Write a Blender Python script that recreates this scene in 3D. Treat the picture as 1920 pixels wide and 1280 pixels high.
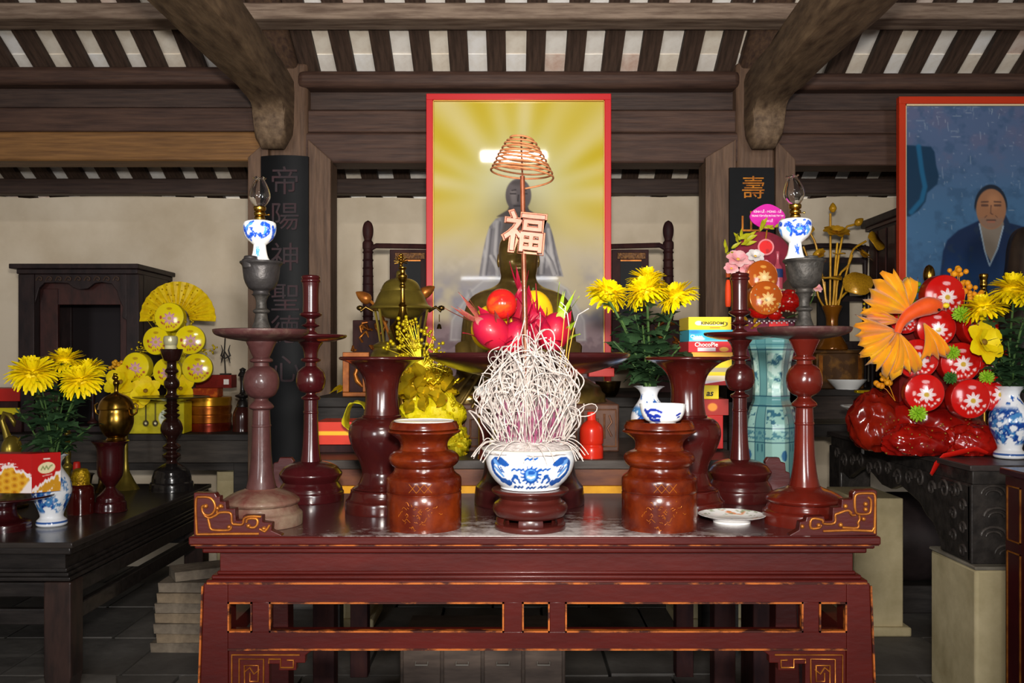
import bpy, bmesh, math, random
import numpy as np
from mathutils import Vector, Matrix, Euler
from mathutils import noise as vn3

sc = bpy.context.scene
for o in list(bpy.data.objects):
    bpy.data.objects.remove(o)
COL = sc.collection
rnd = random.Random(11)
PI = math.pi

# ---------------------------------------------------------------- camera
FOC, HC, HZ, CX = 1700.0, 1.30, 668.0, 960.0     # focal length in px, eye height, horizon row
def X(px, d): return (px - CX) / FOC * d
def H(py, d): return HC - (py - HZ) / FOC * d
def S(d): return d / FOC

cd = bpy.data.cameras.new('camera')
cd.sensor_width = 36.0
cd.lens = 36.0 * FOC / 1920.0
cd.shift_y = (HZ - 640.0) / 1920.0
cd.clip_start = 0.05
cam = bpy.data.objects.new('camera', cd)
COL.objects.link(cam)
cam.location = (0, 0, HC)
cam.rotation_euler = (PI / 2, 0, 0)
sc.camera = cam

# ---------------------------------------------------------------- world and lights
w = bpy.data.worlds.new('world'); sc.world = w
w.use_nodes = True
w.node_tree.nodes['Background'].inputs[0].default_value = (0.86, 0.93, 1.0, 1)
w.node_tree.nodes['Background'].inputs[1].default_value = 0.14

def area(name, loc, target, size, size_y, power, color=(1, 1, 1)):
    l = bpy.data.lights.new(name, 'AREA')
    l.shape = 'RECTANGLE'; l.size = size; l.size_y = size_y
    l.energy = power; l.color = color
    o = bpy.data.objects.new(name, l); COL.objects.link(o)
    o.location = loc
    o.rotation_euler = (Vector(target) - Vector(loc)).to_track_quat('-Z', 'Y').to_euler()
    return o
area('strip_lamp_light', (0.02, -1.2, 3.55), (0, 3.6, 1.2), 0.72, 0.10, 34, (1.0, 0.96, 0.91))
fl = area('camera_flash', (0.02, 0.0, 1.56), (0, 4.6, 2.35), 0.18, 0.12, 35, (1.0, 0.945, 0.87))
fl.data.spread = math.radians(98)
area('fill_light_left', (-2.9, -6.0, 1.7), (0, 4, 1.5), 1.3, 1.9, 150, (0.97, 0.98, 1.0))  # soft fill added behind the camera, standing in for daylight from assumed doors
area('fill_light_right', (2.9, -6.0, 1.7), (0, 4, 1.5), 1.3, 1.9, 150, (0.97, 0.98, 1.0))  # second added fill, set aside to stay out of the poster's reflection
area('eave_fill', (0.0, 6.6, 1.75), (0, 5.45, 2.45), 8.0, 0.5, 170, (0.95, 0.98, 1.0))  # area lamp added outside the wall to brighten the tiles at the eaves

sc.view_settings.view_transform = 'Standard'
sc.view_settings.look = 'None'
sc.view_settings.gamma = 1.0
sc.view_settings.use_curve_mapping = False
sc.view_settings.exposure = 0.3

# ---------------------------------------------------------------- helpers
def lin(c):
    if isinstance(c, str):
        c = [int(c[i:i + 2], 16) / 255 for i in (1, 3, 5)]
    return tuple(x / 12.92 if x <= 0.04045 else ((x + 0.055) / 1.055) ** 2.4 for x in c[:3])
def linA(a):
    a = np.clip(np.asarray(a, float), 0, 1)
    return np.where(a <= 0.04045, a / 12.92, ((a + 0.055) / 1.055) ** 2.4)
def rgb(h): return np.array([int(h[i:i + 2], 16) / 255 for i in (1, 3, 5)])

_m = {}
def M(name, col, rough=0.5, metal=0.0, col2=None, scale=8.0, stretch=(1, 1, 1), lo=0.35, hi=0.65,
      bump=0.0, bscale=None, coat=0.0, spec=0.28, trans=0.0, ior=1.45, emit=0.0, alpha=1.0, sheen=0.0, attr=False, sss=0.0):
    if name in _m: return _m[name]
    m = bpy.data.materials.new(name); m.use_nodes = True
    nt = m.node_tree; n = nt.nodes; L = nt.links
    b = n['Principled BSDF']
    b.inputs['Roughness'].default_value = rough
    b.inputs['Metallic'].default_value = metal
    b.inputs['Coat Weight'].default_value = coat
    b.inputs['Coat Roughness'].default_value = 0.12
    b.inputs['Specular IOR Level'].default_value = spec
    b.inputs['Transmission Weight'].default_value = trans
    b.inputs['IOR'].default_value = ior
    b.inputs['Alpha'].default_value = alpha
    b.inputs['Sheen Weight'].default_value = sheen
    c1 = (*lin(col), 1)
    b.inputs['Base Color'].default_value = c1
    if sss:
        b.inputs['Subsurface Weight'].default_value = sss
        b.inputs['Subsurface Scale'].default_value = 0.01
    if emit:
        b.inputs['Emission Color'].default_value = c1
        b.inputs['Emission Strength'].default_value = emit
    if attr:
        a = n.new('ShaderNodeAttribute'); a.attribute_name = 'Col'
        L.new(a.outputs['Color'], b.inputs['Base Color'])
    if col2 or bump:
        tc = n.new('ShaderNodeTexCoord'); mp = n.new('ShaderNodeMapping')
        mp.inputs['Scale'].default_value = stretch
        L.new(tc.outputs['Object'], mp.inputs['Vector'])
    if col2:
        no = n.new('ShaderNodeTexNoise'); no.inputs['Scale'].default_value = scale
        no.inputs['Detail'].default_value = 7; no.inputs['Roughness'].default_value = 0.62
        L.new(mp.outputs[0], no.inputs['Vector'])
        r = n.new('ShaderNodeValToRGB')
        r.color_ramp.elements[0].position = lo; r.color_ramp.elements[1].position = hi
        r.color_ramp.elements[0].color = c1; r.color_ramp.elements[1].color = (*lin(col2), 1)
        L.new(no.outputs['Fac'], r.inputs['Fac'])
        L.new(r.outputs['Color'], b.inputs['Base Color'])
    if bump:
        nb = n.new('ShaderNodeTexNoise'); nb.inputs['Scale'].default_value = bscale or scale
        nb.inputs['Detail'].default_value = 6
        L.new(mp.outputs[0], nb.inputs['Vector'])
        bp = n.new('ShaderNodeBump'); bp.inputs['Strength'].default_value = bump
        bp.inputs['Distance'].default_value = 0.01
        L.new(nb.outputs['Fac'], bp.inputs['Height'])
        L.new(bp.outputs['Normal'], b.inputs['Normal'])
    _m[name] = m
    return m

def catmull(pts, k=4):
    """smooth a profile; a repeated point is a corner"""
    segs, cur = [], [pts[0]]
    for p in pts[1:]:
        if p == cur[-1]:
            segs.append(cur); cur = [p]
        else: cur.append(p)
    segs.append(cur)
    out = []
    for s in segs:
        if len(s) < 3:
            out += s if not out or out[-1] != s[0] else s[1:]; continue
        a = [np.array(p, float) for p in s]
        a = [2 * a[0] - a[1]] + a + [2 * a[-1] - a[-2]]
        res = []
        for i in range(1, len(a) - 2):
            for j in range(k):
                t = j / k
                q = 0.5 * (2 * a[i] + (a[i + 1] - a[i - 1]) * t + (2 * a[i - 1] - 5 * a[i] + 4 * a[i + 1] - a[i + 2]) * t * t
                           + (3 * a[i] - a[i - 1] - 3 * a[i + 1] + a[i + 2]) * t ** 3)
                res.append(tuple(q))
        res.append(tuple(s[-1]))
        if out and out[-1] == res[0]: res = res[1:]
        out += res
    return [tuple(p) for p in out]

class MB:
    def __init__(s): s.v = []; s.f = []; s.c = []
    def add(s, vs, fs, col=None):
        o = len(s.v); s.v += [tuple(v) for v in vs]
        s.f += [tuple(i + o for i in f) for f in fs]
        s.c += [col if col is not None else (1, 1, 1)] * len(vs)
        return s
    def box(s, x0, x1, y0, y1, z0, z1, col=None, rot=None, piv=None):
        vs = [(x, y, z) for x in (x0, x1) for y in (y0, y1) for z in (z0, z1)]
        if rot is not None:
            piv = Vector(piv if piv is not None else ((x0 + x1) / 2, (y0 + y1) / 2, (z0 + z1) / 2))
            R = rot if isinstance(rot, Matrix) else Euler(rot).to_matrix()
            vs = [tuple(R @ (Vector(v) - piv) + piv) for v in vs]
        return s.add(vs, [(0, 1, 3, 2), (4, 6, 7, 5), (0, 4, 5, 1), (2, 3, 7, 6), (0, 2, 6, 4), (1, 5, 7, 3)], col)
    def prism(s, poly, a0, a1, axis='y', col=None):
        """poly: 2-D points; axis y: (x,z); x: (y,z); z: (x,y)"""
        n = len(poly)
        f = {'y': lambda p, a: (p[0], a, p[1]), 'x': lambda p, a: (a, p[0], p[1]), 'z': lambda p, a: (p[0], p[1], a)}[axis]
        vs = [f(p, a0) for p in poly] + [f(p, a1) for p in poly]
        fs = [tuple(range(n)), tuple(range(2 * n - 1, n - 1, -1))]
        fs += [(i, i + n, (i + 1) % n + n, (i + 1) % n) for i in range(n)]
        return s.add(vs, fs, col)
    def lathe(s, prof, n=48, c=(0, 0, 0), a0=0.0, a1=2 * PI, col=None, sq=0.0):
        full = abs(a1 - a0 - 2 * PI) < 1e-6
        m = n if full else n + 1
        vs, fs = [], []
        prof = [(max(0.0, q[0]), q[1]) for q in prof]
        for r, h in prof:
            for i in range(m):
                t = a0 + (a1 - a0) * i / n
                vs.append((c[0] + r * math.sin(t), c[1] - r * math.cos(t), c[2] + h))
        for j in range(len(prof) - 1):
            for i in range(n):
                k = (i + 1) % m
                a, b, d, e = j * m + i, j * m + k, (j + 1) * m + k, (j + 1) * m + i
                if prof[j][0] < 1e-9 and prof[j + 1][0] < 1e-9: continue
                if prof[j][0] < 1e-9: fs.append((a, d, e))
                elif prof[j + 1][0] < 1e-9: fs.append((a, b, d))
                else: fs.append((a, b, d, e))
        return s.add(vs, fs, col)
    def tube(s, pts, r, n=8, cap=True, col=None, flat=1.0):
        pts = [Vector(p) for p in pts]
        m = len(pts)
        rs = r if isinstance(r, (list, tuple)) else [r] * m
        t0 = (pts[1] - pts[0]).normalized()
        u = t0.orthogonal().normalized()
        vs = []
        for i, p in enumerate(pts):
            t = ((pts[min(i + 1, m - 1)] - pts[max(i - 1, 0)])).normalized()
            u = (u - t * u.dot(t))
            u = u.normalized() if u.length > 1e-6 else t.orthogonal().normalized()
            v = t.cross(u)
            for k in range(n):
                a = 2 * PI * k / n
                vs.append(p + (u * math.cos(a) + v * math.sin(a) * flat) * rs[i])
        fs = [(i * n + k, i * n + (k + 1) % n, (i + 1) * n + (k + 1) % n, (i + 1) * n + k) for i in range(m - 1) for k in range(n)]
        if cap:
            fs.append(tuple(range(n - 1, -1, -1))); fs.append(tuple((m - 1) * n + k for k in range(n)))
        return s.add(vs, fs, col)
    def ball(s, c, r, seg=14, ring=9, fn=None, col=None):
        rx, ry, rz = r if isinstance(r, (tuple, list)) else (r, r, r)
        vs, fs = [], []
        for j in range(ring + 1):
            ph = PI * j / ring
            for i in range(seg):
                t = 2 * PI * i / seg
                d = (math.sin(ph) * math.sin(t), -math.sin(ph) * math.cos(t), math.cos(ph))
                k = fn(d) if fn else 1.0
                vs.append((c[0] + rx * d[0] * k, c[1] + ry * d[1] * k, c[2] + rz * d[2] * k))
        for j in range(ring):
            for i in range(seg):
                a, b, e, f = j * seg + i, j * seg + (i + 1) % seg, (j + 1) * seg + (i + 1) % seg, (j + 1) * seg + i
                if j == 0: fs.append((a, e, f)) if True else None
                elif j == ring - 1: fs.append((a, b, e))
                else: fs.append((a, b, e, f))
        # weld poles by reusing vertices is not needed: duplicates collapse below
        return s.add(vs, fs, col)
    def xf(s, M4, start=0):
        for i in range(start, len(s.v)):
            s.v[i] = tuple(M4 @ Vector(s.v[i]))
        return s
    def mesh(s, name, mat, smooth=38, weld=True, colors=False):
        me = bpy.data.meshes.new(name)
        me.from_pydata(s.v, [], s.f)
        if colors:
            a = me.color_attributes.new('Col', 'FLOAT_COLOR', 'POINT')
            c = np.ones((len(s.v), 4)); c[:, :3] = linA(np.array(s.c))
            a.data.foreach_set('color', c.ravel())
        if weld:
            bm = bmesh.new(); bm.from_mesh(me)
            bmesh.ops.remove_doubles(bm, verts=bm.verts, dist=1e-6)
            bmesh.ops.recalc_face_normals(bm, faces=bm.faces)
            bm.to_mesh(me); bm.free()
        if smooth:
            me.shade_smooth()
            me.set_sharp_from_angle(angle=math.radians(smooth))
        me.materials.append(mat)
        me.update()
        return me
    def build(s, name, mat, parent=None, smooth=38, bevel=0.0, weld=True, colors=False, loc=None, seg=2):
        o = bpy.data.objects.new(name, s.mesh(name, mat, smooth, weld, colors))
        COL.objects.link(o)
        if parent is not None: o.parent = parent
        if loc is not None: o.location = loc
        if bevel:
            b = o.modifiers.new('bevel', 'BEVEL'); b.width = bevel; b.segments = seg
            b.limit_method = 'ANGLE'; b.angle_limit = math.radians(40)
        return o

def tag(o, label=None, cat=None, group=None, kind=None):
    if label: o['label'] = label
    if cat: o['category'] = cat
    if group: o['group'] = group
    if kind: o['kind'] = kind
    return o
def thing(name, label, cat, loc, group=None, rz=0.0):
    o = bpy.data.objects.new(name, None); COL.objects.link(o)
    o.empty_display_size = 0.05
    o.location = loc; o.rotation_euler = (0, 0, rz)
    return tag(o, label, cat, group)
def kids(o): return [c for c in COL.objects if c.parent == o]
def copy_part(src, parent, name=None):
    c = src.copy(); COL.objects.link(c); c.parent = parent
    return c
def setM(o, loc=(0, 0, 0), rot=(0, 0, 0), sc_=(1, 1, 1)):
    o.location = loc; o.rotation_euler = rot; o.scale = sc_ if isinstance(sc_, (tuple, list)) else (sc_,) * 3
    return o
def link_mesh(name, me, parent=None, loc=(0, 0, 0), rot=(0, 0, 0), s=(1, 1, 1)):
    o = bpy.data.objects.new(name, me); COL.objects.link(o)
    if parent is not None: o.parent = parent
    return setM(o, loc, rot, s)

def text(body, size, mat, parent, loc, rot=(PI / 2, 0, 0), name='lettering', ext=0.0004, off=0.0, bev=0.0, sx=1.0, shear=0.0):
    c = bpy.data.curves.new(name, 'FONT')
    c.body = body; c.size = size; c.align_x = 'CENTER'; c.align_y = 'CENTER'
    c.extrude = ext; c.offset = off; c.bevel_depth = bev; c.resolution_u = 3; c.shear = shear
    t = bpy.data.objects.new(name, c); COL.objects.link(t)
    dg = bpy.context.evaluated_depsgraph_get()
    me = bpy.data.meshes.new_from_object(t.evaluated_get(dg))
    bpy.data.objects.remove(t); bpy.data.curves.remove(c)
    me.name = name
    me.materials.clear(); me.materials.append(mat)
    return link_mesh(name, me, parent, loc, rot, (sx, 1, 1))

def turned(name, label, cat, cx, d, yb, parts, group=None, n=48, dy=0.0, base_h=None, tilt=0.0):
    """a turned thing: every part is a lathe profile (radius px, row px) read off the photograph at depth d"""
    s = S(d)
    hb = H(yb, d) if base_h is None else base_h
    root = thing(name, label, cat, (X(cx, d), d, hb), group)
    out = {}
    for pn, prof, mat in parts:
        p = catmull(prof)
        p = [(r * s, (yb - y + dy * (1 if y < yb - 1 else 0)) * s) for r, y in p]
        out[pn] = MB().lathe(p, n).build(pn, mat, root)
    if tilt: root.rotation_euler[1] = tilt
    root_parts[root.name] = out
    return root
root_parts = {}

# --- flat colour prints held in vertex colours (posters, porcelain, labels)
def pdist(P, pts):
    """distance from points P (N,2) to a polyline"""
    pts = np.asarray(pts, float)
    best = np.full(len(P), 1e9)
    if len(pts) == 1: return np.hypot(P[:, 0] - pts[0, 0], P[:, 1] - pts[0, 1])
    for a, b in zip(pts[:-1], pts[1:]):
        ab = b - a; L2 = max(1e-12, ab @ ab)
        t = np.clip(((P - a) @ ab) / L2, 0, 1)
        q = P - (a + t[:, None] * ab)
        best = np.minimum(best, np.hypot(q[:, 0], q[:, 1]))
    return best
def inpoly(P, poly):
    poly = np.asarray(poly, float); n = len(poly)
    c = np.zeros(len(P), bool)
    for i in range(n):
        a, b = poly[i], poly[(i + 1) % n]
        if a[1] == b[1]: continue
        cond = ((a[1] > P[:, 1]) != (b[1] > P[:, 1]))
        xx = (b[0] - a[0]) * (P[:, 1] - a[1]) / (b[1] - a[1]) + a[0]
        c ^= cond & (P[:, 0] < xx)
    return c
def sdpoly(P, poly):
    d = pdist(P, list(poly) + [poly[0]])
    return np.where(inpoly(P, poly), -d, d)
def mixc(C, col, k):
    k = np.clip(k, 0, 1)[:, None]
    return C * (1 - k) + np.asarray(col) * k
def vnoise(P, scale, seed=0, oct=4):
    """cheap value noise in numpy"""
    g = np.random.RandomState(seed).rand(64, 64)
    out = np.zeros(len(P)); amp = 1.0; tot = 0
    for o in range(oct):
        q = P * scale * 2 ** o + 17.3 * o
        i = np.floor(q).astype(int); f = q - i; f = f * f * (3 - 2 * f)
        a = g[i[:, 0] % 64, i[:, 1] % 64]; b = g[(i[:, 0] + 1) % 64, i[:, 1] % 64]
        c = g[i[:, 0] % 64, (i[:, 1] + 1) % 64]; e = g[(i[:, 0] + 1) % 64, (i[:, 1] + 1) % 64]
        out += amp * ((a * (1 - f[:, 0]) + b * f[:, 0]) * (1 - f[:, 1]) + (c * (1 - f[:, 0]) + e * f[:, 0]) * f[:, 1])
        tot += amp; amp *= 0.55
    return out / tot
def sstep(a, b, x):
    t = np.clip((x - a) / (b - a), 0, 1); return t * t * (3 - 2 * t)

def np_grid(name, V, nu, nv, C, mat, parent, wrap=False, loc=None, smooth=38):
    """V (nv*nu,3) grid of points with colours C (sRGB)"""
    nq = nu if wrap else nu - 1
    i = np.arange(nq); j = np.arange(nv - 1)
    I, J = np.meshgrid(i, j)
    a = (J * nu + I).ravel(); b = (J * nu + (I + 1) % nu).ravel()
    c = ((J + 1) * nu + (I + 1) % nu).ravel(); e = ((J + 1) * nu + I).ravel()
    F = np.stack([a, b, c, e], 1)
    me = bpy.data.meshes.new(name)
    me.from_pydata(V.tolist(), [], F.tolist())
    at = me.color_attributes.new('Col', 'FLOAT_COLOR', 'POINT')
    cc = np.ones((len(V), 4)); cc[:, :3] = linA(C)
    at.data.foreach_set('color', cc.ravel())
    me.shade_smooth()
    if smooth: me.set_sharp_from_angle(angle=math.radians(smooth))
    me.materials.append(mat); me.update()
    o = bpy.data.objects.new(name, me); COL.objects.link(o)
    if parent is not None: o.parent = parent
    if loc is not None: o.location = loc
    return o
def dense_profile(prof, N):
    p = np.array(catmull(prof, 6), float); p[:, 0] = np.maximum(p[:, 0], 0)
    seg = np.hypot(*(p[1:] - p[:-1]).T); t = np.concatenate([[0], np.cumsum(seg)])
    keep = np.concatenate([[True], seg > 1e-9]); p, t = p[keep], t[keep]
    q = np.unique(np.concatenate([np.linspace(0, t[-1], N), t]))
    return np.stack([np.interp(q, t, p[:, 0]), np.interp(q, t, p[:, 1])], 1)
def painted_lathe(name, prof, cx, d, yb, fn, mat, parent, N=70, n=120, R0=None, dy=0):
    """lathe with a brush pattern: fn(P, rows, C) works in px, x = arc position round the body, y = row"""
    s = S(d); p = dense_profile(prof, N)
    R0 = R0 or p[:, 0].max()
    th = np.linspace(-PI, PI, n, endpoint=False)
    T, Rr = np.meshgrid(th, p[:, 0]); _, Y = np.meshgrid(th, p[:, 1])
    V = np.stack([Rr * s * np.sin(T), -Rr * s * np.cos(T), (yb - Y) * s], -1).reshape(-1, 3)
    P = np.stack([(R0 * T).ravel(), Y.ravel()], 1)
    C = np.tile(rgb('#f2f1ef'), (len(P), 1))
    C = fn(P, C)
    return np_grid(name, V, n, len(p), C, mat, parent, wrap=True)
def arc(dx, R0): return R0 * math.asin(max(-1, min(1, dx / R0)))

# ================================================================ materials
W_DARK = M('dark_timber', '#43332b', 0.62, col2='#2f241f', scale=5, stretch=(0.8, 6, 9), bump=0.35, bscale=12)
W_BEAM = M('aged_beam_timber', '#7d6750', 0.7, col2='#443428', scale=7, stretch=(3.6, 0.8, 3.6), lo=0.3, hi=0.7, bump=0.7, bscale=9)
W_PLANK = M('brown_plank_timber', '#533c31', 0.6, col2='#352520', scale=6, stretch=(0.7, 5, 10), lo=0.3, hi=0.7, bump=0.3)
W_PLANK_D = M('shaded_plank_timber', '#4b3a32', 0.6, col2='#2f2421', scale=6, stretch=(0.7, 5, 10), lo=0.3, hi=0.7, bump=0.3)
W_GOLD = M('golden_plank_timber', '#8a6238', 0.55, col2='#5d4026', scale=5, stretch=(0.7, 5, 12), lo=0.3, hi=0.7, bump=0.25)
W_JAMB = M('jamb_timber', '#6d5442', 0.6, col2='#4a372b', scale=6, stretch=(9, 5, 0.8), lo=0.3, hi=0.7, bump=0.3)
W_RAFT = M('rafter_timber', '#4f3d33', 0.7, col2='#31261f', scale=7, stretch=(8, 0.8, 3), bump=0.4)
W_PURL = M('purlin_timber', '#8d7a6a', 0.65, col2='#5f4d41', scale=6, stretch=(0.7, 6, 8), bump=0.3)
BLACKW = M('black_lacquered_wood', '#2c2725', 0.33, col2='#191615', scale=6, stretch=(1, 5, 6), coat=0.25, bump=0.12)
BLACKM = M('dull_black_wood', '#332e2b', 0.6, col2='#221e1c', scale=6, stretch=(1, 4, 8), bump=0.2)
DARKRED = M('dark_red_stained_wood', '#3a1f1c', 0.6, col2='#261416', scale=7, stretch=(3, 3, 1), bump=0.15, spec=.15)
LACQ = M('red_brown_lacquer', '#3d1214', 0.26, col2='#3a1214', scale=9, coat=0.5, bump=0.03)
LACQ_T = M('altar_lacquer', '#4c110b', 0.36, col2='#390c09', scale=2.2, stretch=(1, 3, 3), coat=0.12, bump=0.05, bscale=30)
LACQ_D = M('dusty_faded_lacquer', '#4a2b29', 0.5, col2='#341a1a', scale=14, lo=0.3, hi=0.72, coat=0.25, bump=0.25, bscale=40)
LACQ_W = M('worn_dusty_lacquer_foot', '#5c332c', 0.55, col2='#7d6c5a', scale=16, lo=0.38, hi=0.74, coat=0.1, bump=0.25, bscale=50)
LACQ_R = M('warm_red_lacquer', '#5c190f', 0.22, col2='#48110b', scale=7, coat=0.6, bump=0.02)
LACQ_O = M('orange_rubbed_lacquer', '#471206', 0.24, col2='#7a2e0a', scale=11, lo=0.42, hi=0.78, coat=0.5, bump=0.06, bscale=30)
LACQ_V = M('vase_lacquer', '#2e0d0e', 0.24, col2='#45140b', scale=7, lo=0.35, hi=0.8, coat=0.6, bump=0.05)
GILT_EDGE = M('worn_gilt_edge', '#a85a22', 0.5, metal=0.2, col2='#38160f', scale=24, stretch=(0.55, 1, 1), lo=0.44, hi=0.56)
GILT = M('amber_gilt', '#b8732b', 0.35, metal=0.55, col2='#7d431c', scale=20)
PEWTER = M('dark_pewter', '#2e2b2c', 0.42, metal=0.4, col2='#3b3837', scale=20, bump=0.25, bscale=60)
PEWTER_G = M('grey_pewter', '#45413d', 0.5, metal=0.3, col2='#2c2a28', scale=45, bump=0.3, bscale=70)
BRASS = M('polished_brass', '#b08a3c', 0.24, metal=1.0, col2='#8a6726', scale=9)
BRASS_O = M('olive_brass', '#9a8636', 0.32, metal=0.72, col2='#75652a', scale=6, bump=0.05)
BRASS_D = M('dark_brass', '#6d5526', 0.3, metal=0.95, col2='#3f3118', scale=9)
GOLDP = M('gold_paint', '#cf9c22', 0.35, metal=0.2, col2='#a87418', scale=12, coat=0.3)
GOLDF = M('bright_gold_foil', '#f2d21c', 0.25, metal=0.65, col2='#c79b10', scale=40)
BRONZE = M('dark_bronze', '#7d6530', 0.3, metal=0.5, col2='#574522', scale=8, bump=0.03, coat=0.3)
PAINTED = M('glazed_porcelain', '#ffffff', 0.12, attr=True, coat=0.3)
PRINT = M('printed_surface', '#ffffff', 0.42, attr=True)
GLOSSPRINT = M('glossy_print_behind_glass', '#ffffff', 0.035, attr=True, spec=0.55)
WHITEP = M('white_porcelain', '#efeeea', 0.12, coat=0.4)
PLASTER = M('aged_plaster', '#dccdb6', 0.85, col2='#bba88c', scale=1.5, lo=0.38, hi=0.78, bump=0.25, bscale=9)
PIERM = M('limewashed_pier', '#d2c39c', 0.85, col2='#9d8e68', scale=4.2, lo=0.3, hi=0.75, bump=0.3, bscale=12)
RED_PAINT = M('red_frame_paint', '#c01f22', 0.35, coat=0.2)
RED_PAINT2 = M('vermilion_frame_paint', '#b83214', 0.4)
RED_CARD = M('red_card', '#c4251c', 0.4)
YEL_CARD = M('yellow_card', '#e8c91d', 0.4)
BLACK_INK = M('black_ink', '#151515', 0.5)
WHITE_INK = M('white_ink', '#f4ece6', 0.5)
PETAL_Y = M('yellow_petal', '#fde60a', 0.5, col2='#f8d608', scale=30, sss=0.05)
LEAFM = M('chrysanthemum_leaf', '#2f4a2c', 0.5, col2='#1f3522', scale=25, bump=0.2)
STEMM = M('green_stem', '#4c6a33', 0.5, col2='#374f28', scale=25)

# ================================================================ the room
D_COL, SL = 4.8, 0.56
def roofh(y): return 2.82 + SL * (D_COL - y)

floor = tag(thing('floor', None, None, (0, 0, 0)), kind='structure')
MB().box(-4.6, 4.6, -4.2, 5.75, -0.12, -0.02).build('floor_bed', M('floor_bed_mortar', '#3c3a37', 0.9), floor, smooth=0)
PAVE = [M('grey_paver_%s' % c, c, 0.75, col2=c2, scale=3, bump=0.35, bscale=14) for c, c2 in
        (('#6f6b66', '#57534f'), ('#67635e', '#524e4b'), ('#75706a', '#5c5853'))]
pv = []
for k in range(3):
    b = MB().box(-0.243, 0.243, -0.243, 0.243, -0.04, 0.0)
    pv.append(b.mesh('paver', PAVE[k], 0))
for j in range(7):
    for i in range(13):
        x = -3.1 + i * 0.5 + (0.25 if j % 2 else 0); y = 2.45 + j * 0.5
        o = link_mesh('paver', rnd.choice(pv), floor, (x, y, rnd.uniform(-0.004, 0.003)), (rnd.uniform(-.006, .006), rnd.uniform(-.006, .006), 0))
MB().box(-4.6, 4.6, -4.2, 2.17, -0.03, 0.0).build('floor_slab', PAVE[0], floor, smooth=0)

# back wall, plastered, a little uneven along the top
b = MB()
top = [(-4.6 + i * 0.23, 2.285 + rnd.uniform(-.012, .012)) for i in range(41)]
b.prism([(-4.6, 0.0)] + top + [(4.6, 0.0)], 5.62, 5.72)
wall = tag(b.build('wall_back', PLASTER, None, smooth=0), 'aged cream plaster back wall with faint stains', None, kind='structure')
for nm, x0, x1 in (('wall_left', -4.75, -4.6), ('wall_right', 4.6, 4.75)):
    tag(MB().box(x0, x1, -4.2, 5.75, 0, 4.2).build(nm, PLASTER, None, smooth=0), kind='structure')

ceiling = tag(thing('ceiling', None, None, (0, 0, 2.82)), kind='structure')
TILE = [M('whitewashed_tile_%d' % i, c, 0.85, col2=c2, scale=9, lo=0.42, hi=0.72, bump=0.15) for i, (c, c2) in enumerate(
    (('#f3ede4', '#dfd5c9'), ('#eee4d4', '#d8c8b4'), ('#e2d0c2', '#c49c88'), ('#f5f2ee', '#e4dcd0')))]
ang = math.atan(SL); ca, sa = math.cos(ang), math.sin(ang)
SP = 0.198
tm = [MB().box(-SP / 2 + 0.004, SP / 2 - 0.004, -0.118, 0.118, 0.0, 0.012).mesh('roof_tile', t, 0) for t in TILE]
rm = MB().box(-0.049, 0.049, -0.78, 1.05, -0.035, 0.0).mesh('rafter', W_RAFT, 0)
for k in range(-17, 18):
    x = -0.075 + SP * k
    yc = 5.02
    link_mesh('rafter', rm, ceiling, (x + rnd.uniform(-.006, .006), yc, roofh(yc) - 2.82), (-ang, 0, rnd.uniform(-.008, .008)))
    for j in range(8):
        y = 4.42 + j * 0.2
        link_mesh('roof_tile', rnd.choices(tm, (5, 4, 1.3, 4))[0], ceiling,
                  (x + SP / 2, y, roofh(y) - 2.82 + 0.004 + rnd.uniform(0, .003)), (-ang + 0.022, rnd.uniform(-.01, .01), 0))
# the roof over and behind the camera
MB().prism([(4.28, roofh(4.28) + 0.03), (1.2, roofh(1.2) + 0.03), (-2.4, roofh(1.2) - 1.6), (-2.4, roofh(1.2) - 1.5), (1.2, roofh(1.2) + 0.15), (4.28, roofh(4.28) + 0.1)],
           -4.6, 4.6, 'x').build('roof_board', W_PLANK_D, ceiling, smooth=0, loc=(0, 0, -2.82))
MB().prism([(4.3, roofh(4.3) + 0.05), (6.0, roofh(6.0) + 0.05), (6.0, roofh(6.0) + 0.09), (4.3, roofh(4.3) + 0.09)], -4.6, 4.6, 'x').build('roof_deck', W_PLANK_D, ceiling, smooth=0, loc=(0, 0, -2.82))

_tn = [0]
def trim(mb, mat, bevel=0.006, label=None):
    _tn[0] += 1
    return tag(mb.build('trim_%d' % _tn[0], mat, None, bevel=bevel, smooth=30), label, kind='structure')
# purlin across the near slope
y = 4.41
trim(MB().box(-3.6, 3.6, y - 0.07, y + 0.07, roofh(y) - 0.125, roofh(y) - 0.045, rot=(-0.06, 0, 0)), W_PURL, 0.01, 'pale grey purlin across the rafters')
# the stacks of planks between the columns: rounded top log, recessed board, two planks
BAYS = [(-3.6, X(505, 4.75), 0), (X(560, 4.75), X(1385, 4.75), 1), (X(1440, 4.75), 3.6, 2)]
ROWS = [[(122, 156), (156, 201), (201, 246), (246, 301)], [(130, 163), (163, 206), (206, 248), (248, 305)], [(134, 165), (165, 206), (206, 250), (250, 310)]]
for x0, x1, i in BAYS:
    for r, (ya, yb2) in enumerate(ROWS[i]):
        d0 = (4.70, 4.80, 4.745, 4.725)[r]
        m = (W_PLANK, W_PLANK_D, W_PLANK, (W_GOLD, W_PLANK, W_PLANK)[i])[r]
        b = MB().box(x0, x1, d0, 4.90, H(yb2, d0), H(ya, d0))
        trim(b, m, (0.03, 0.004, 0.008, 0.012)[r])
# wall-plate beam at the back and the dark lintel under the rafters
trim(MB().box(-4.5, 4.5, 5.50, 5.58, H(363, 5.5), H(334, 5.5)), W_PLANK_D, 0.008, 'dark wall plate beam on top of plaster wall')

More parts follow.
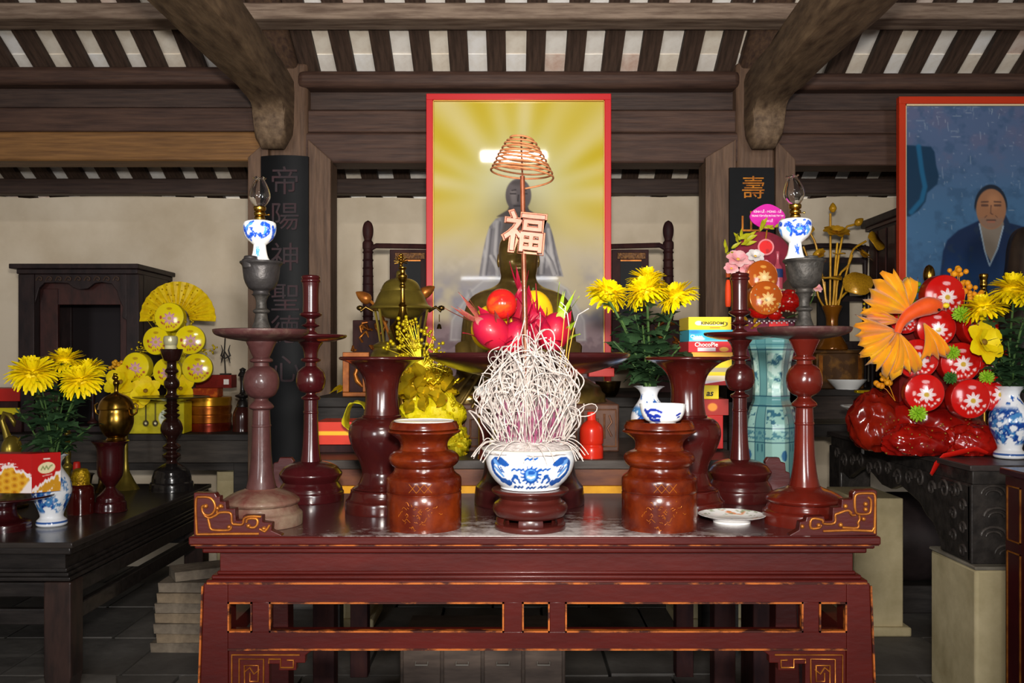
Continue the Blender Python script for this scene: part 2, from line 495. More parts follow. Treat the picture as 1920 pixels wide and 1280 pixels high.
# columns with their jamb boards and the curved tie beams that reach toward the camera
def column_set(cx, x_l, x_r, side):
    d = 4.74
    lab = 'left' if side < 0 else 'right'
    t = thing('timber_column', 'brown timber column with chamfered jamb boards behind the %s black couplet board' % lab, 'column', (X(cx, d), d, 0))
    bx = X(cx, d)
    hw = S(d) * 37
    MB().box(-hw, hw, -0.02, 0.2, 0, H(118, d)).build('shaft', W_JAMB, t, bevel=0.02)
    for a0, a1, s in ((x_l, cx - 37, -1), (cx + 37, x_r, 1)):
        o0, o1 = X(a0, 4.70) - bx, X(a1, 4.70) - bx
        if s < 0:
            poly = [(o0, 0), (o0, H(296, 4.7)), (o1 - 0.0, H(262, 4.7)), (o1, 0)]
        else:
            poly = [(o0, 0), (o0, H(262, 4.7)), (o1, H(300, 4.7)), (o1, 0)]
        MB().prism(poly, -0.055, 0.12).build('jamb_board', W_JAMB, t, smooth=0, bevel=0.004)
    MB().box(-hw * 1.6, hw * 1.6, -0.10, 0.22, 0, 0.14).build('plinth_stone', PAVE[2], t, bevel=0.02)
    return t
column_set(541, 466, 621, -1)
column_set(1416, 1322, 1490, 1)

def tie_beam(cx, side):
    lab = 'left' if side < 0 else 'right'
    xc = X(cx, 4.72)
    t = thing('tie_beam', 'weathered curved tie beam with drooping nose above the %s column' % lab, 'beam', (xc, 4.72, 2.62))
    # side profile (depth, height): a straight log whose far end droops in a trunk-like nose
    top = [(-4.6, .16), (-3.2, .16), (-2.0, .16), (-1.2, .165), (-.6, .155), (-.25, .13), (0, .06)]
    bot = [(.02, -.16), (-.03, -.235), (-.09, -.262), (-.15, -.24), (-.185, -.17), (-.20, -.11), (-.28, -.065), (-.55, -.05), (-1.0, -.045), (-2.0, -.04), (-3.2, -.04), (-4.6, -.04)]
    prof = catmull(top + [top[-1]] + [(.02, -.05)] + bot, 4)
    prof = [(p[0], p[1]) for p in catmull([(-p[0], p[1]) for p in top + bot], 3)]
    prof = [(-p[0], p[1]) for p in prof]
    b = MB()
    # superellipse-like rounding: rings of the profile inset toward both cheeks
    n = len(prof); cxp = np.array(prof)
    cen = lambda p: (p[0], 0.06 if p[0] < -.4 else max(-.10, 0.06 + (p[0] + .4) * .6))
    tap = lambda y: 0.76 + 0.29 * min(1.0, max(0.0, (-y - .1) / 1.1))
    rings = []
    for xx, k in ((-.108, .80), (-.10, .92), (-.07, 1.0), (.07, 1.0), (.10, .92), (.108, .80)):
        ring = []
        for p in prof:
            c = cen(p)
            wob = 0.004 * math.sin(p[0] * 9) + 0.003 * math.sin(p[0] * 23)
            ring.append((xx * tap(p[0]) * (0.99 + 0.02 * math.sin(p[0] * 2.3)) + wob, p[0] if p[0] > -4.5 else -4.6, c[1] + (p[1] - c[1]) * k))
        rings.append(ring)
    vs = [p for r in rings for p in r]; fs = []
    for j in range(len(rings) - 1):
        for i in range(n):
            fs.append((j * n + i, j * n + (i + 1) % n, (j + 1) * n + (i + 1) % n, (j + 1) * n + i))
    fs.append(tuple(range(n))); fs.append(tuple(range((len(rings) - 1) * n, len(rings) * n)))
    b.add(vs, fs)
    b.build('log', W_BEAM, t, smooth=40)
    # the sloping principal rafter that springs from the column head
    x1 = -0.015 * side
    MB().box(x1 - .085, x1 + .085, -4.6, 0.10, 0, .17).xf(Matrix.Translation((0, .05, .15)) @ Matrix.Rotation(-ang, 4, 'X')).build('principal_rafter', M('rafter_beam_timber', '#5d4736', 0.65, col2='#40302a', scale=7, stretch=(8, .9, 8), bump=.4), t, bevel=.02)
    return t
tie_beam(522, -1)
tie_beam(1424, 1)

# ================================================================ the front altar table
AD, AH = 2.10, 0.884            # depth of its front edge, height of its top
ax = lambda px: X(px, AD)
az = lambda py: H(py, AD)
ACX = ax(1002.5)
altar = thing('altar_table', 'long red lacquered altar table with pierced front rail, in the foreground', 'table', (ACX, AD, 0))
AZO = lambda py: az(py)
def arx(px): return ax(px) - ACX
# top: dust and spilt incense ash gather in the middle
tm_ = M('ash_dusted_altar_top', '#4f2a2a', 0.22, coat=0.5)
nt = tm_.node_tree; n = nt.nodes; L = nt.links
tc = n.new('ShaderNodeTexCoord'); sep = n.new('ShaderNodeSeparateXYZ'); L.new(tc.outputs['Object'], sep.inputs[0])
no = n.new('ShaderNodeTexNoise'); no.inputs['Scale'].default_value = 26; no.inputs['Detail'].default_value = 9; no.inputs['Roughness'].default_value = 0.72
L.new(tc.outputs['Object'], no.inputs['Vector'])
def mth(op, a, b=None):
    q = n.new('ShaderNodeMath'); q.operation = op
    for i, v in enumerate((a, b)):
        if v is None: continue
        if isinstance(v, (int, float)): q.inputs[i].default_value = v
        else: L.new(v, q.inputs[i])
    return q.outputs[0]
gx = mth('MULTIPLY', mth('ABSOLUTE', mth('SUBTRACT', sep.outputs['X'], 0.02)), 0.62)
gy = mth('MULTIPLY', mth('SUBTRACT', sep.outputs['Y'], 0.0), 1.0)
dens = mth('SUBTRACT', mth('SUBTRACT', 0.86, gx), gy)
k = mth('SUBTRACT', mth('ADD', no.outputs['Fac'], dens), 1.0)
rp = n.new('ShaderNodeValToRGB'); rp.color_ramp.elements[0].position = 0.04; rp.color_ramp.elements[1].position = 0.30
L.new(k, rp.inputs['Fac'])
mx = n.new('ShaderNodeMix'); mx.data_type = 'RGBA'
L.new(rp.outputs['Color'], mx.inputs['Factor'])
mx.inputs['A'].default_value = (*lin('#472626'), 1); mx.inputs['B'].default_value = (*lin('#c9c0bd'), 1)
bs = n['Principled BSDF']
L.new(mx.outputs['Result'], bs.inputs['Base Color'])
rr = n.new('ShaderNodeMapRange'); rr.inputs['To Min'].default_value = 0.24; rr.inputs['To Max'].default_value = 0.8
L.new(rp.outputs['Color'], rr.inputs['Value']); L.new(rr.outputs[0], bs.inputs['Roughness'])

MB().box(arx(355), arx(1650), 0.0, 0.66, AZO(1022), AH).build('tabletop', tm_, altar, bevel=0.004)
MB().box(arx(355) - .0015, arx(1650) + .0015, -0.003, 0.02, AZO(1021), AH - 0.0015).build('front_lip', LACQ_T, altar, bevel=0.003)
MB().box(arx(358), arx(1647), -0.0045, 0.0, AZO(1022.5), AZO(1020.5)).build('gilt_line', GILT_EDGE, altar, smooth=0)
b = MB()
for x0, x1, ya, yb2, dd in ((362, 1643, 1021, 1030, .006), (374, 1631, 1029, 1040, .016)):
    b = MB().box(arx(x0), arx(x1), dd, 0.65 - dd, AZO(yb2), AZO(ya)); b.build('moulding', LACQ_T, altar, bevel=0.004)
MB().box(arx(403), arx(1610), 0.035, 0.62, AZO(1079), AZO(1039)).build('waist_panel', LACQ_T, altar, bevel=0.002)
for x0, x1, ya, yb2, dd in ((399, 1614, 1076, 1083, .030), (391, 1622, 1082, 1090, .020), (384, 1630, 1089, 1096, .008)):
    MB().box(arx(x0), arx(x1), dd, 0.65 - dd, AZO(yb2), AZO(ya)).build('moulding', LACQ_T, altar, bevel=0.003)
MB().box(arx(386), arx(1628), 0.0055, 0.0085, AZO(1096.5), AZO(1093)).build('gilt_line', GILT_EDGE, altar, smooth=0)
FR = (0.008, 0.046)
def rail(x0, x1, ya, yb2, nm):
    MB().box(arx(x0), arx(x1), FR[0], FR[1], AZO(yb2), AZO(ya)).build(nm, LACQ_T, altar, bevel=0.0015)
rail(425, 1590, 1095, 1131, 'upper_rail')
rail(425, 1590, 1186, 1219, 'lower_rail')
OPEN = [(425, 471), (503, 945), (979, 1031), (1060, 1508), (1538, 1590)]
for (a0, a1), (b0, b1) in zip(OPEN[:-1], OPEN[1:]):
    rail(a1, b0, 1130, 1187, 'stile')
for a0, a1 in OPEN:
    b = MB(); t_ = 3.2
    for q in ((a0, a1, 1130, 1130 + t_), (a0, a1, 1187 - t_, 1187), (a0, a0 + t_, 1130, 1187), (a1 - t_, a1, 1130, 1187)):
        b.box(arx(q[0]), arx(q[1]), FR[0] - .0025, FR[0] + .012, AZO(q[3]), AZO(q[2]))
    b.build('opening_bead', GILT_EDGE, altar, smooth=0)
MB().box(arx(425), arx(1590), FR[0] - .002, FR[0] + .008, AZO(1221), AZO(1217.5)).build('gilt_line', GILT_EDGE, altar, smooth=0)
legw = [(379, 425, 366), (1590, 1634, 1648)]
for a0, a1, foot in legw:
    fx = arx(foot); outer = arx(a0 if a0 < 900 else a1); inner = arx(a1 if a0 < 900 else a0)
    for y0, y1 in ((FR[0], 0.075), (0.575, 0.642)):
        poly = [(outer, AZO(1095)), (inner, AZO(1095)), (inner, AZO(1219)), (inner + (0.004 if a0 < 900 else -.004), 0.0), (fx + (-.012 if a0 < 900 else .012), 0.0), (fx * .55 + outer * .45, AZO(1300))]
        MB().prism(poly, y0, y1).build('leg', LACQ_T, altar, smooth=0, bevel=0.003)
    sgn = -1 if a0 < 900 else 1
    MB().prism([(outer, AZO(1100)), (outer + sgn * .004, AZO(1100)), (fx * .55 + outer * .45 + sgn * .004, AZO(1300)), (fx * .55 + outer * .45, AZO(1300))], FR[0] - .002, FR[0] + .006).build('gilt_line', GILT_EDGE, altar, smooth=0)
# end rails so the frame is whole from the side
for sx in (arx(379) + .004, arx(1634) - .05):
    MB().box(sx, sx + .045, .075, .575, AZO(1131), AZO(1095)).build('end_rail', LACQ_T, altar)
    MB().box(sx, sx + .045, .075, .575, AZO(1219), AZO(1186)).build('end_rail', LACQ_T, altar)
MB().box(arx(425), arx(1590), .60, .64, AZO(1131), AZO(1095)).build('back_rail', LACQ_T, altar)

def scroll(b, pts, y, r=0.0028):
    b.tube([(arx(p[0]), y, AZO(p[1])) for p in pts], r, 6)
# corner brackets under the lower rail with carved key-fret scrolls
for flip in (0, 1):
    fx_ = (lambda p: p) if not flip else (lambda p: 2015 - p)
    poly = [(425, 1221), (586, 1221), (578, 1226), (570, 1232), (570, 1246), (553, 1246), (553, 1260), (520, 1260), (520, 1248), (502, 1248), (502, 1330), (470, 1330), (470, 1350), (425, 1350)]
    MB().prism([(arx(fx_(p[0])), AZO(p[1])) for p in poly], .012, .036).build('corner_bracket', LACQ_T, altar, smooth=0, bevel=.002)
    b = MB()
    for pts in ([(432, 1345), (432, 1230), (560, 1230)], [(446, 1300), (446, 1238), (492, 1238), (492, 1292), (456, 1292), (456, 1250), (482, 1250), (482, 1280), (466, 1280), (466, 1264)],
                [(502, 1246), (502, 1238), (524, 1238), (524, 1254), (548, 1254), (548, 1240), (536, 1240)], [(456, 1262), (466, 1254), (474, 1266), (484, 1258)]):
        scroll(b, [(fx_(p[0]), p[1]) for p in pts], .0105, .0022)
    b.build('carved_scroll', GILT, altar, smooth=60)
# stepped end wings standing on the table edge, carved with gilt scrolls
def wing(poly, scrolls, knobs, y0=.004, y1=.030, lab=None, sm='carved_scroll'):
    wg = MB().prism([(arx(p[0]), AZO(p[1])) for p in poly], y0, y1).build('end_wing', LACQ_T, altar, smooth=0, bevel=.0022)
    b = MB()
    for pts in scrolls: scroll(b, catmull(pts, 3) if len(pts) > 4 else pts, y0 - .0004, .0033)
    for kx, ky in knobs: b.ball((arx(kx), y0 - .001, AZO(ky)), .0055, 10, 7)
    b.build(sm, GILT, wg, smooth=70)
    b = MB()
    o = [(arx(p[0]), AZO(p[1])) for p in poly]
    cx_, cz_ = sum(p[0] for p in o) / len(o), sum(p[1] for p in o) / len(o)
    return wg
wing([(362, 1005), (362, 924), (402, 925), (405, 931), (411, 931), (411, 940), (422, 941), (423, 954), (440, 954), (441, 976), (452, 976), (455, 967), (491, 967), (491, 979), (509, 981), (508, 995), (526, 1003), (528, 1006)],
     [[(368, 1002), (366, 960), (367, 935), (374, 932), (392, 933), (401, 943), (402, 955), (396, 964), (386, 966), (379, 960), (378, 950), (384, 948)],
      [(378, 958), (384, 968), (393, 971), (404, 966), (412, 961), (428, 961), (433, 966), (434, 981), (441, 983), (454, 983), (457, 972), (470, 968), (489, 969)],
      [(406, 962), (406, 954), (410, 950), (418, 950)],
      [(389, 972), (392, 984), (394, 991), (401, 994), (428, 994), (432, 988), (427, 986)],
      [(461, 980), (464, 973), (480, 973), (482, 982), (476, 989), (465, 988), (462, 983)],
      [(486, 992), (496, 997), (501, 991), (505, 984)], [(368, 1002), (440, 1001), (485, 1001)]],
     [(385, 949), (407, 953), (429, 988), (494, 991), (465, 986), (413, 949)])
wing([(1646, 1004), (1646, 921), (1640, 918), (1604, 920), (1600, 926), (1600, 936), (1580, 937), (1579, 951), (1563, 952), (1562, 976), (1549, 977), (1547, 968), (1514, 969), (1512, 977), (1501, 979), (1499, 994), (1483, 1003), (1481, 1006)],
     [[(1641, 1000), (1642, 950), (1641, 928), (1632, 925), (1610, 926), (1604, 934), (1605, 958), (1612, 964), (1630, 963), (1634, 955), (1634, 938), (1628, 932)],
      [(1598, 962), (1590, 957), (1572, 963), (1567, 966), (1566, 981), (1545, 982), (1543, 975), (1523, 973), (1521, 990), (1536, 990), (1541, 985)],
      [(1612, 966), (1613, 974), (1610, 980), (1609, 990), (1580, 989)], [(1605, 966), (1598, 966), (1594, 960)],
      [(1544, 996), (1600, 994), (1636, 996), (1640, 990)]],
     [(1624, 945), (1586, 949), (1577, 984), (1505, 987), (1624, 955), (1536, 985), (1620, 973)])
# the rear corners carry plainer stepped wings
for flip in (0, 1):
    g = (lambda x: x) if flip else (lambda x: 2 * 0 - x)
    x0 = arx(1650) - .008
    poly = [(x0 - .082, AH), (x0 - .082, AH + .100), (x0 - .074, AH + .112), (x0 - .040, AH + .112), (x0 - .034, AH + .098), (x0 - .022, AH + .096), (x0 - .020, AH + .07), (x0 - .008, AH + .066), (x0 - .006, AH + .034), (x0, AH + .030), (x0, AH)]
    MB().prism([(g(p[0]), p[1]) for p in poly], .628, .652).build('end_wing', LACQ_T, altar, smooth=0, bevel=.002)

# ================================================================ turned candlesticks on the altar
G_CAN = 'tall lacquered candlesticks on the altar'
def big_stick(cx, d, yb, mats, lab, dy, tray_r, tray_dx=0):
    base = [(0, 982), (75, 982), (75, 982), (76, 980), (76, 963), (74, 959), (74, 959), (70, 956), (67, 949), (65, 945), (65, 945), (69, 942), (71, 938), (69, 934), (69, 934), (60, 928), (48, 922), (34, 917), (29, 914)]
    shaft = [(28, 914), (24, 897), (20.5, 872), (18, 840), (17, 800), (17, 800), (18, 799), (18, 796), (17, 795), (17, 795), (16, 772), (16, 768), (16, 768), (22, 765), (23, 761), (19, 756), (13, 750), (13, 746)]
    knop = [(13, 747), (24, 741), (31, 729), (33, 715), (30, 700), (23, 691), (15, 686)]
    cup = [(15, 687), (14, 680), (14, 680), (20, 678), (21, 674), (15, 670), (15, 670), (18, 664), (23, 652), (27, 643), (28, 639)]
    t = tray_r
    tray = [(0, 640), (28, 640), (28, 640), (60, 635), (t - 7, 629), (t - 1, 623), (t, 618), (t, 618), (t - 3, 617), (t - 3, 617), (t - 20, 621), (40, 623), (0, 623)]
    stem = [(0, 624), (19, 624), (18, 616), (13, 602), (11, 590), (11, 588), (11, 588), (15, 585), (15, 582), (10, 578), (10, 578), (9.5, 566), (13, 556), (18, 552)]
    bowl = [(0, 553), (17, 553), (17, 553), (15, 549), (16, 545), (24, 540), (31, 526), (33.5, 510), (35, 499), (39, 494), (39, 491), (36, 490), (36, 490), (33, 497), (31, 503), (28, 505), (28, 505), (0, 505)]
    return turned('candlestick', lab, 'candlestick', cx, d, yb,
                  [('foot', base, mats[0]), ('shaft', shaft, mats[1]), ('knop', knop, mats[1]), ('tray_cup', cup, mats[1]), ('drip_tray', tray, mats[2]), ('pewter_stem', stem, mats[3]), ('pewter_bowl', bowl, mats[4])], G_CAN, dy=dy)
TRAYM = M('dark_tray_lacquer', '#432726', 0.45, col2='#6b5a4c', scale=16, lo=0.52, hi=0.8, coat=.2, bump=.2, bscale=50)
big_stick(490, 2.25, 982.3, (LACQ_W, LACQ_D, TRAYM, PEWTER_G, PEWTER), 'dusty faded maroon candlestick at the front left end of the altar', 0, 88)
big_stick(1508, 2.27, 980, (LACQ_R, LACQ_R, TRAYM, PEWTER_G, PEWTER_G), 'warm red lacquered candlestick at the front right end of the altar', 4, 86)
def rear_stick(cx, d, yb, mat, lab, dy):
    base = [(0, 937), (60, 937), (60, 937), (61, 935), (61, 922), (59, 919), (59, 919), (57, 912), (53, 906), (51, 902), (51, 902), (56, 893), (58, 887), (55, 882), (55, 882), (48, 874), (36, 868), (24, 865), (20, 864)]
    shaft = [(19, 864), (16, 840), (14, 810), (13, 775), (13, 775), (13.8, 774), (13.8, 771), (13, 770), (13, 770), (13, 750), (13, 750), (17, 748), (17, 744), (10, 740), (9, 736)]
    knop = [(9, 737), (20, 733), (26, 722), (27, 710), (24, 697), (16, 689), (11, 686)]
    cup = [(11, 687), (10, 680), (10, 680), (17, 677), (18, 673), (12, 670), (12, 670), (13, 660), (17, 650), (22, 643), (23, 640)]
    tray = [(0, 641), (23, 641), (23, 641), (40, 640), (60, 635), (66, 631), (66, 628), (63, 627), (63, 627), (20, 630), (0, 630)]
    tube = [(0, 631), (14, 631), (13, 624), (8, 620), (8, 615), (8, 615), (16, 611), (16, 609), (9, 605), (8, 598), (8, 598), (19, 592), (20, 588), (15, 585), (15, 585), (14.5, 560), (15, 540), (16, 530), (16, 530), (18, 528), (18, 525), (16, 523), (16, 523), (17.5, 520), (16, 517), (12, 516), (12, 516), (11, 521), (0, 522)]
    return turned('candlestick', lab, 'candlestick', cx, d, yb,
                  [('foot', base, mat), ('shaft', shaft, mat), ('knop', knop, mat), ('tray_cup', cup, mat), ('drip_tray', tray, mat), ('candle_tube', tube, mat)], G_CAN, dy=dy)
LACQ_RR = M('deep_maroon_lacquer', '#3b0f12', 0.24, col2='#300b0d', scale=8, coat=.55)
rear_stick(583, 2.63, 936.9, LACQ_RR, 'maroon candlestick with tubular top behind the dusty left candlestick', 0)
rear_stick(1387, 2.63, 936.9, M('brown_maroon_lacquer', '#421210', 0.26, col2='#330e0e', scale=8, coat=.5), 'maroon candlestick with tubular top left of the warm red candlestick', 4)

# ---------------------------------------------------------------- porcelain oil lamps
BLUE, BLUE2 = rgb('#1c48b4'), rgb('#4b8fe0')
def lamp_paint(kind):
    def fn(P, C):
        C = C * .93
        R0 = 30.5
        def st(pts, wdt, col=BLUE, soft=1.2):
            nonlocal C
            for k in (-1, 0, 1):
                q = [(p[0] + k * R0 * 2.09, p[1]) for p in pts]
                C = mixc(C, col, (1 - sstep(wdt, wdt + soft, pdist(P, q) * .72 + 2.2 * (vnoise(P + 400, .22, 7 + kind) - .5))) * (.35 + .65 * sstep(.30, .42, vnoise(P + 300, .42, 3))))
        if kind == 0:
            st([(-25, 444), (-21, 436), (-16, 428), (-10, 422), (-4, 419)], 1.2); st([(-24, 440), (-20, 430), (-12, 425), (-6, 423)], 1.0, BLUE2)
            st([(-28, 428), (-25, 436), (-22, 446), (-19, 450)], 2.2); st([(-16, 447), (-10, 443), (-5, 440), (-2, 444)], 2.0); st([(-8, 434), (-6, 431), (-10, 430)], .8)
            st([(13, 424), (17, 423), (24, 426), (26, 433), (24, 440), (18, 444), (13, 446), (9, 443)], 2.4); st([(16, 427), (20, 433), (17, 440)], 1.0, BLUE2)
            st([(2, 441), (6, 443)], .8)
        else:
            st([(-27, 428), (-22, 426), (-17, 431), (-15, 438), (-9, 433), (-2, 430), (4, 433), (8, 437), (13, 430), (18, 424), (24, 426)], 2.6)
            st([(-19, 447), (-15, 441), (-8, 442)], 1.6); st([(-6, 446), (2, 446), (8, 442), (14, 446)], 1.4); st([(15, 434), (21, 438), (18, 444)], 2.0, BLUE2)
            st([(-24, 434), (-20, 440)], 1.4, BLUE2); st([(-12, 422), (-8, 420)], .8); st([(6, 421), (10, 420)], .8); st([(-4, 437), (2, 436)], 1.2, BLUE2)
        for q in ([(-9, 466), (-5, 474), (0, 468), (4, 474), (9, 466)], [(-6, 478), (0, 474), (5, 480)], [(0, 464), (0, 480)]):
            st(q, 1.3, BLUE2 if kind == 0 else BLUE)
        return C
    return fn
GLASS = M('clear_lamp_glass', '#ffffff', 0.02, trans=1.0, ior=1.45)
def oil_lamp(cx, d, yb, lab, kind, dy, chdx, tilt):
    root = thing('oil_lamp', lab, 'lamp', (X(cx, d), d, H(yb, d)), 'porcelain oil lamps')
    s = S(d)
    body = [(0, 504), (17, 504), (17, 504), (19, 490), (15, 481), (12.5, 470), (11.5, 461), (11.5, 459), (11.5, 459), (14, 457), (24, 448), (29, 438), (30.5, 427), (29.5, 419), (27, 416), (27, 416), (18, 413.5), (10, 412.5), (0, 412.5)]
    painted_lathe('font', [(r, y) for r, y in body], cx, d, 504, lamp_paint(kind), PAINTED, root, 90, 140)
    bur = [(0, 413), (9, 413), (9, 413), (10, 409), (8, 405), (8, 405), (10.5, 403), (10.5, 399), (7.5, 397), (7.5, 397), (11, 394), (11.5, 389), (10.5, 387), (10.5, 387), (9, 389), (0, 390)]
    br = MB().lathe([(r * s, (504 - y) * s) for r, y in catmull(bur)], 28).build('brass_burner', BRASS, root)
    MB().tube([(9 * s, 0, 101 * s), (17 * s, 0, 101.5 * s)], 0.0012, 6).ball((17 * s, 0, 101.5 * s), .003, 8, 6).build('wick_knob', BRASS, br)
    ch = [(9.5, 390), (10.5, 386), (15, 380), (18.5, 373), (19.5, 367), (18, 358), (13.5, 346), (10, 339), (9.5, 336), (12.5, 333.5)]
    p = catmull(ch); s_ = s
    prof = [(r * s, (504 - y) * s) for r, y in p] + [((r - .9) * s, (504 - y) * s) for r, y in reversed(p)]
    c = MB().lathe(prof, 40)
    for i, v in enumerate(c.v):
        if v[2] > (504 - 335) * s:
            a = math.atan2(v[0], v[1]); c.v[i] = (v[0], v[1], v[2] + .0016 * math.sin(a * 6))
    if tilt:
        piv = Matrix.Translation((0, 0, 114 * s)); c.xf(piv @ Matrix.Rotation(tilt, 4, 'Y') @ piv.inverted())
    c.build('glass_chimney', GLASS, root, smooth=60)
    return root
oil_lamp(487, 2.25, 504, 'blue and white oil lamp with glass chimney on the dusty left candlestick', 0, 0, 0, 0)
oil_lamp(1491, 2.27, 500, 'blue and white oil lamp with leaning chimney on the warm red right candlestick', 1, 0, -4, -.10)
# pewter lids leaning inside the bowls beside the lamps
for cx, d, yy, lab in ((470, 2.225, 497, 'dark pewter snuffer cap beside the left oil lamp foot'), (1521, 2.245, 494, 'grey pewter snuffer cap beside the right oil lamp foot')):
    turned('snuffer_cap', lab, 'cap', cx, d, yy + 6, [('cap_shell', [(0, 503), (13, 503), (15, 497), (15, 497), (16, 488), (13, 485), (13, 485), (11, 480), (0, 479)], PEWTER if cx < 900 else PEWTER_G)], None, n=28)

# ---------------------------------------------------------------- lacquered vases
VASE = [(0, 958), (66, 958), (66, 958), (68, 956), (67.5, 938), (64, 934), (64, 934), (60, 927), (58, 920), (58, 920), (52, 914), (45, 907), (41, 900), (37, 888), (37, 880), (42, 863), (53, 842), (60.5, 822), (61.5, 806), (57, 793), (48, 785), (36, 781), (36, 781), (37, 779), (34, 777), (34, 777), (32, 765), (30.5, 745), (31, 726), (36, 706), (46, 692), (60, 681), (73, 675.5), (73, 675.5), (78, 674), (79.5, 671), (77, 668.5), (77, 668.5), (55, 676), (32, 690), (24, 715), (22, 745), (0, 746)]
def vparts(mat):
    ft = [p for p in VASE if p[1] >= 914]; i = len(ft)
    return [('foot_ring', ft + [(0, 914)], mat), ('body', [(0, 915)] + [(52, 915)] + VASE[i:], mat)]
turned('lacquer_vase', 'dark red lacquer vase with flared mouth standing left of the incense bowl', 'vase', 716, 2.44, 958, vparts(LACQ_V), 'flared lacquer vases', n=64)
turned('lacquer_vase', 'dark red lacquer vase with flared mouth standing right of the incense bowl', 'vase', 1289, 2.44, 958, vparts(M('vase_lacquer_plain', '#380e0d', 0.22, col2='#43110c', scale=6, coat=.6)), 'flared lacquer vases', n=64)

# ---------------------------------------------------------------- lidded offering jars
JAR_B = [(0, 987), (68, 987), (68, 987), (70, 985), (70, 922), (70, 922), (68.7, 920), (70, 918), (70, 918), (70, 897), (67, 891), (67, 891), (60, 886), (56, 880), (55, 874), (55, 874), (62, 868), (66, 860), (64, 852), (56, 846), (46, 842), (46, 842), (44, 836), (45, 828), (50, 821), (58, 815), (64, 811), (64, 811), (68, 809), (68, 806), (62, 804), (62, 804)]
JAR_T = [(61.5, 805), (61.5, 790), (61.5, 790), (60, 789), (57, 790), (57, 790), (56, 796), (0, 796)]
def jar(cx, lab):
    j = turned('offering_jar', lab, 'jar', cx, 2.217, 987, [('body', JAR_B + [(0, 804)], LACQ_O), ('rim_collar', [(0, 806)] + JAR_T, LACQ_O)], 'tiered lacquer jars', n=72)
    b = MB(); s = S(2.217)
    GL = M('gilt_painted_line', '#b86a1c', 0.35, metal=.4)
    def surf(pts, r0, rr):
        for a in pts:
            b.tube([((r0 + .3) * s * math.sin(t), -(r0 + .3) * s * math.cos(t), (987 - y) * s) for t, y in a], rr, 5)
    for k in range(3):
        for sg in (-1, 1):
            surf([[(-.30 + k * .2, 906 - 8 * sg), (-.2 + k * .2, 906), (-.10 + k * .2, 906 + 8 * sg)]], 70, .0006) if k < 3 else None
    r2 = random.Random(3)
    for k in range(34):
        t = r2.gauss(0, .26); y = r2.uniform(930, 978)
        q = [(t, y)]
        for _ in range(3): q.append((q[-1][0] + r2.uniform(-.06, .06), q[-1][1] + r2.uniform(-4, 4)))
        surf([q], 70, .0005)
    b.build('gilt_drawing', GL, j, smooth=60)['kind'] = 'stuff'
    return j
jar(795, 'tiered brown-red lacquer jar holding a white dish, left of the incense bowl')
jar(1236, 'tiered brown-red lacquer jar under the blue and white teacup')
# the shallow white dish let into the left jar
def dish_paint(P, C):
    r = np.hypot(P[:, 0], P[:, 1])
    for q in ([(-14, 3), (-6, 6), (4, 2)], [(12, -2), (18, 2)], [(-20, -10), (-16, -8)], [(22, 18), (30, 16)]):
        C = mixc(C, rgb('#a8442c'), 1 - sstep(1.6, 3.2, pdist(P, q)))
    return C
def flat_disc(name, R, mat, parent, fn, prof=None, nr=26, na=64, loc=(0, 0, 0)):
    """dish: prof(r)->height; fn paints in px about the centre"""
    rr = np.linspace(0.0005, 1, nr); th = np.linspace(0, 2 * PI, na, endpoint=False)
    T, Q = np.meshgrid(th, rr)
    V = np.stack([Q * R * np.sin(T), -Q * R * np.cos(T), (prof(Q) if prof else 0 * Q)], -1).reshape(-1, 3)
    P = np.stack([(Q * np.sin(T)).ravel(), (-Q * np.cos(T)).ravel()], 1) * 60
    return np_grid(name, V, na, nr, fn(P, np.tile(rgb('#efeeea'), (len(P), 1))), mat, parent, wrap=True, loc=loc)
s_ = S(2.217)
dsh = thing('white_dish', 'shallow white dish resting in the left lacquer jar', 'dish', (X(795, 2.217), 2.217, H(795.5, 2.217)))
flat_disc('plate_face', 56 * s_, PAINTED, dsh, dish_paint, lambda q: .003 + .006 * q ** 3)
MB().lathe(catmull([(0, .0), (.05, .0), (.068, .004), (56.3 * s_, .0098), (56 * s_, .0088)]), 48).build('plate_base', WHITEP, dsh)
# plate with orange flowers lying on the table
pl = thing('flowered_plate', 'small white plate with orange flower border lying on the altar', 'plate', (X(1372, 2.28), 2.28, AH))
def plate_paint(P, C):
    r = np.hypot(P[:, 0], P[:, 1]); a = np.arctan2(P[:, 0], P[:, 1])
    n1 = vnoise(P + 70, .12, 5)
    m = (sstep(.50, .58, n1)) * sstep(34, 40, r) * (1 - sstep(52, 56, r)) * sstep(-.1, .45, np.sin(a * 3 + .7))
    C = mixc(C, rgb('#e08a58'), m)
    C = mixc(C, rgb('#8d9a78'), sstep(.60, .66, vnoise(P + 20, .14, 9)) * sstep(30, 36, r) * .8)
    C = mixc(C, rgb('#9ba2ac'), sstep(.62, .68, vnoise(P + 120, .16, 2)) * (1 - sstep(30, 36, r)) * sstep(-10, 30, -P[:, 1]))
    return C
flat_disc('plate_face', 61 * S(2.28), PAINTED, pl, plate_paint, lambda q: .009 + .011 * np.clip((q - .45) / .55, 0, 1) ** 1.3, 40, 96)
MB().lathe(catmull([(0, .004), (.042, .004), (.042, 0), (.046, 0), (.048, .006), (.065, .013), (61.4 * S(2.28), .0192), (61 * S(2.28), .0203)]), 64).build('plate_base', WHITEP, pl)
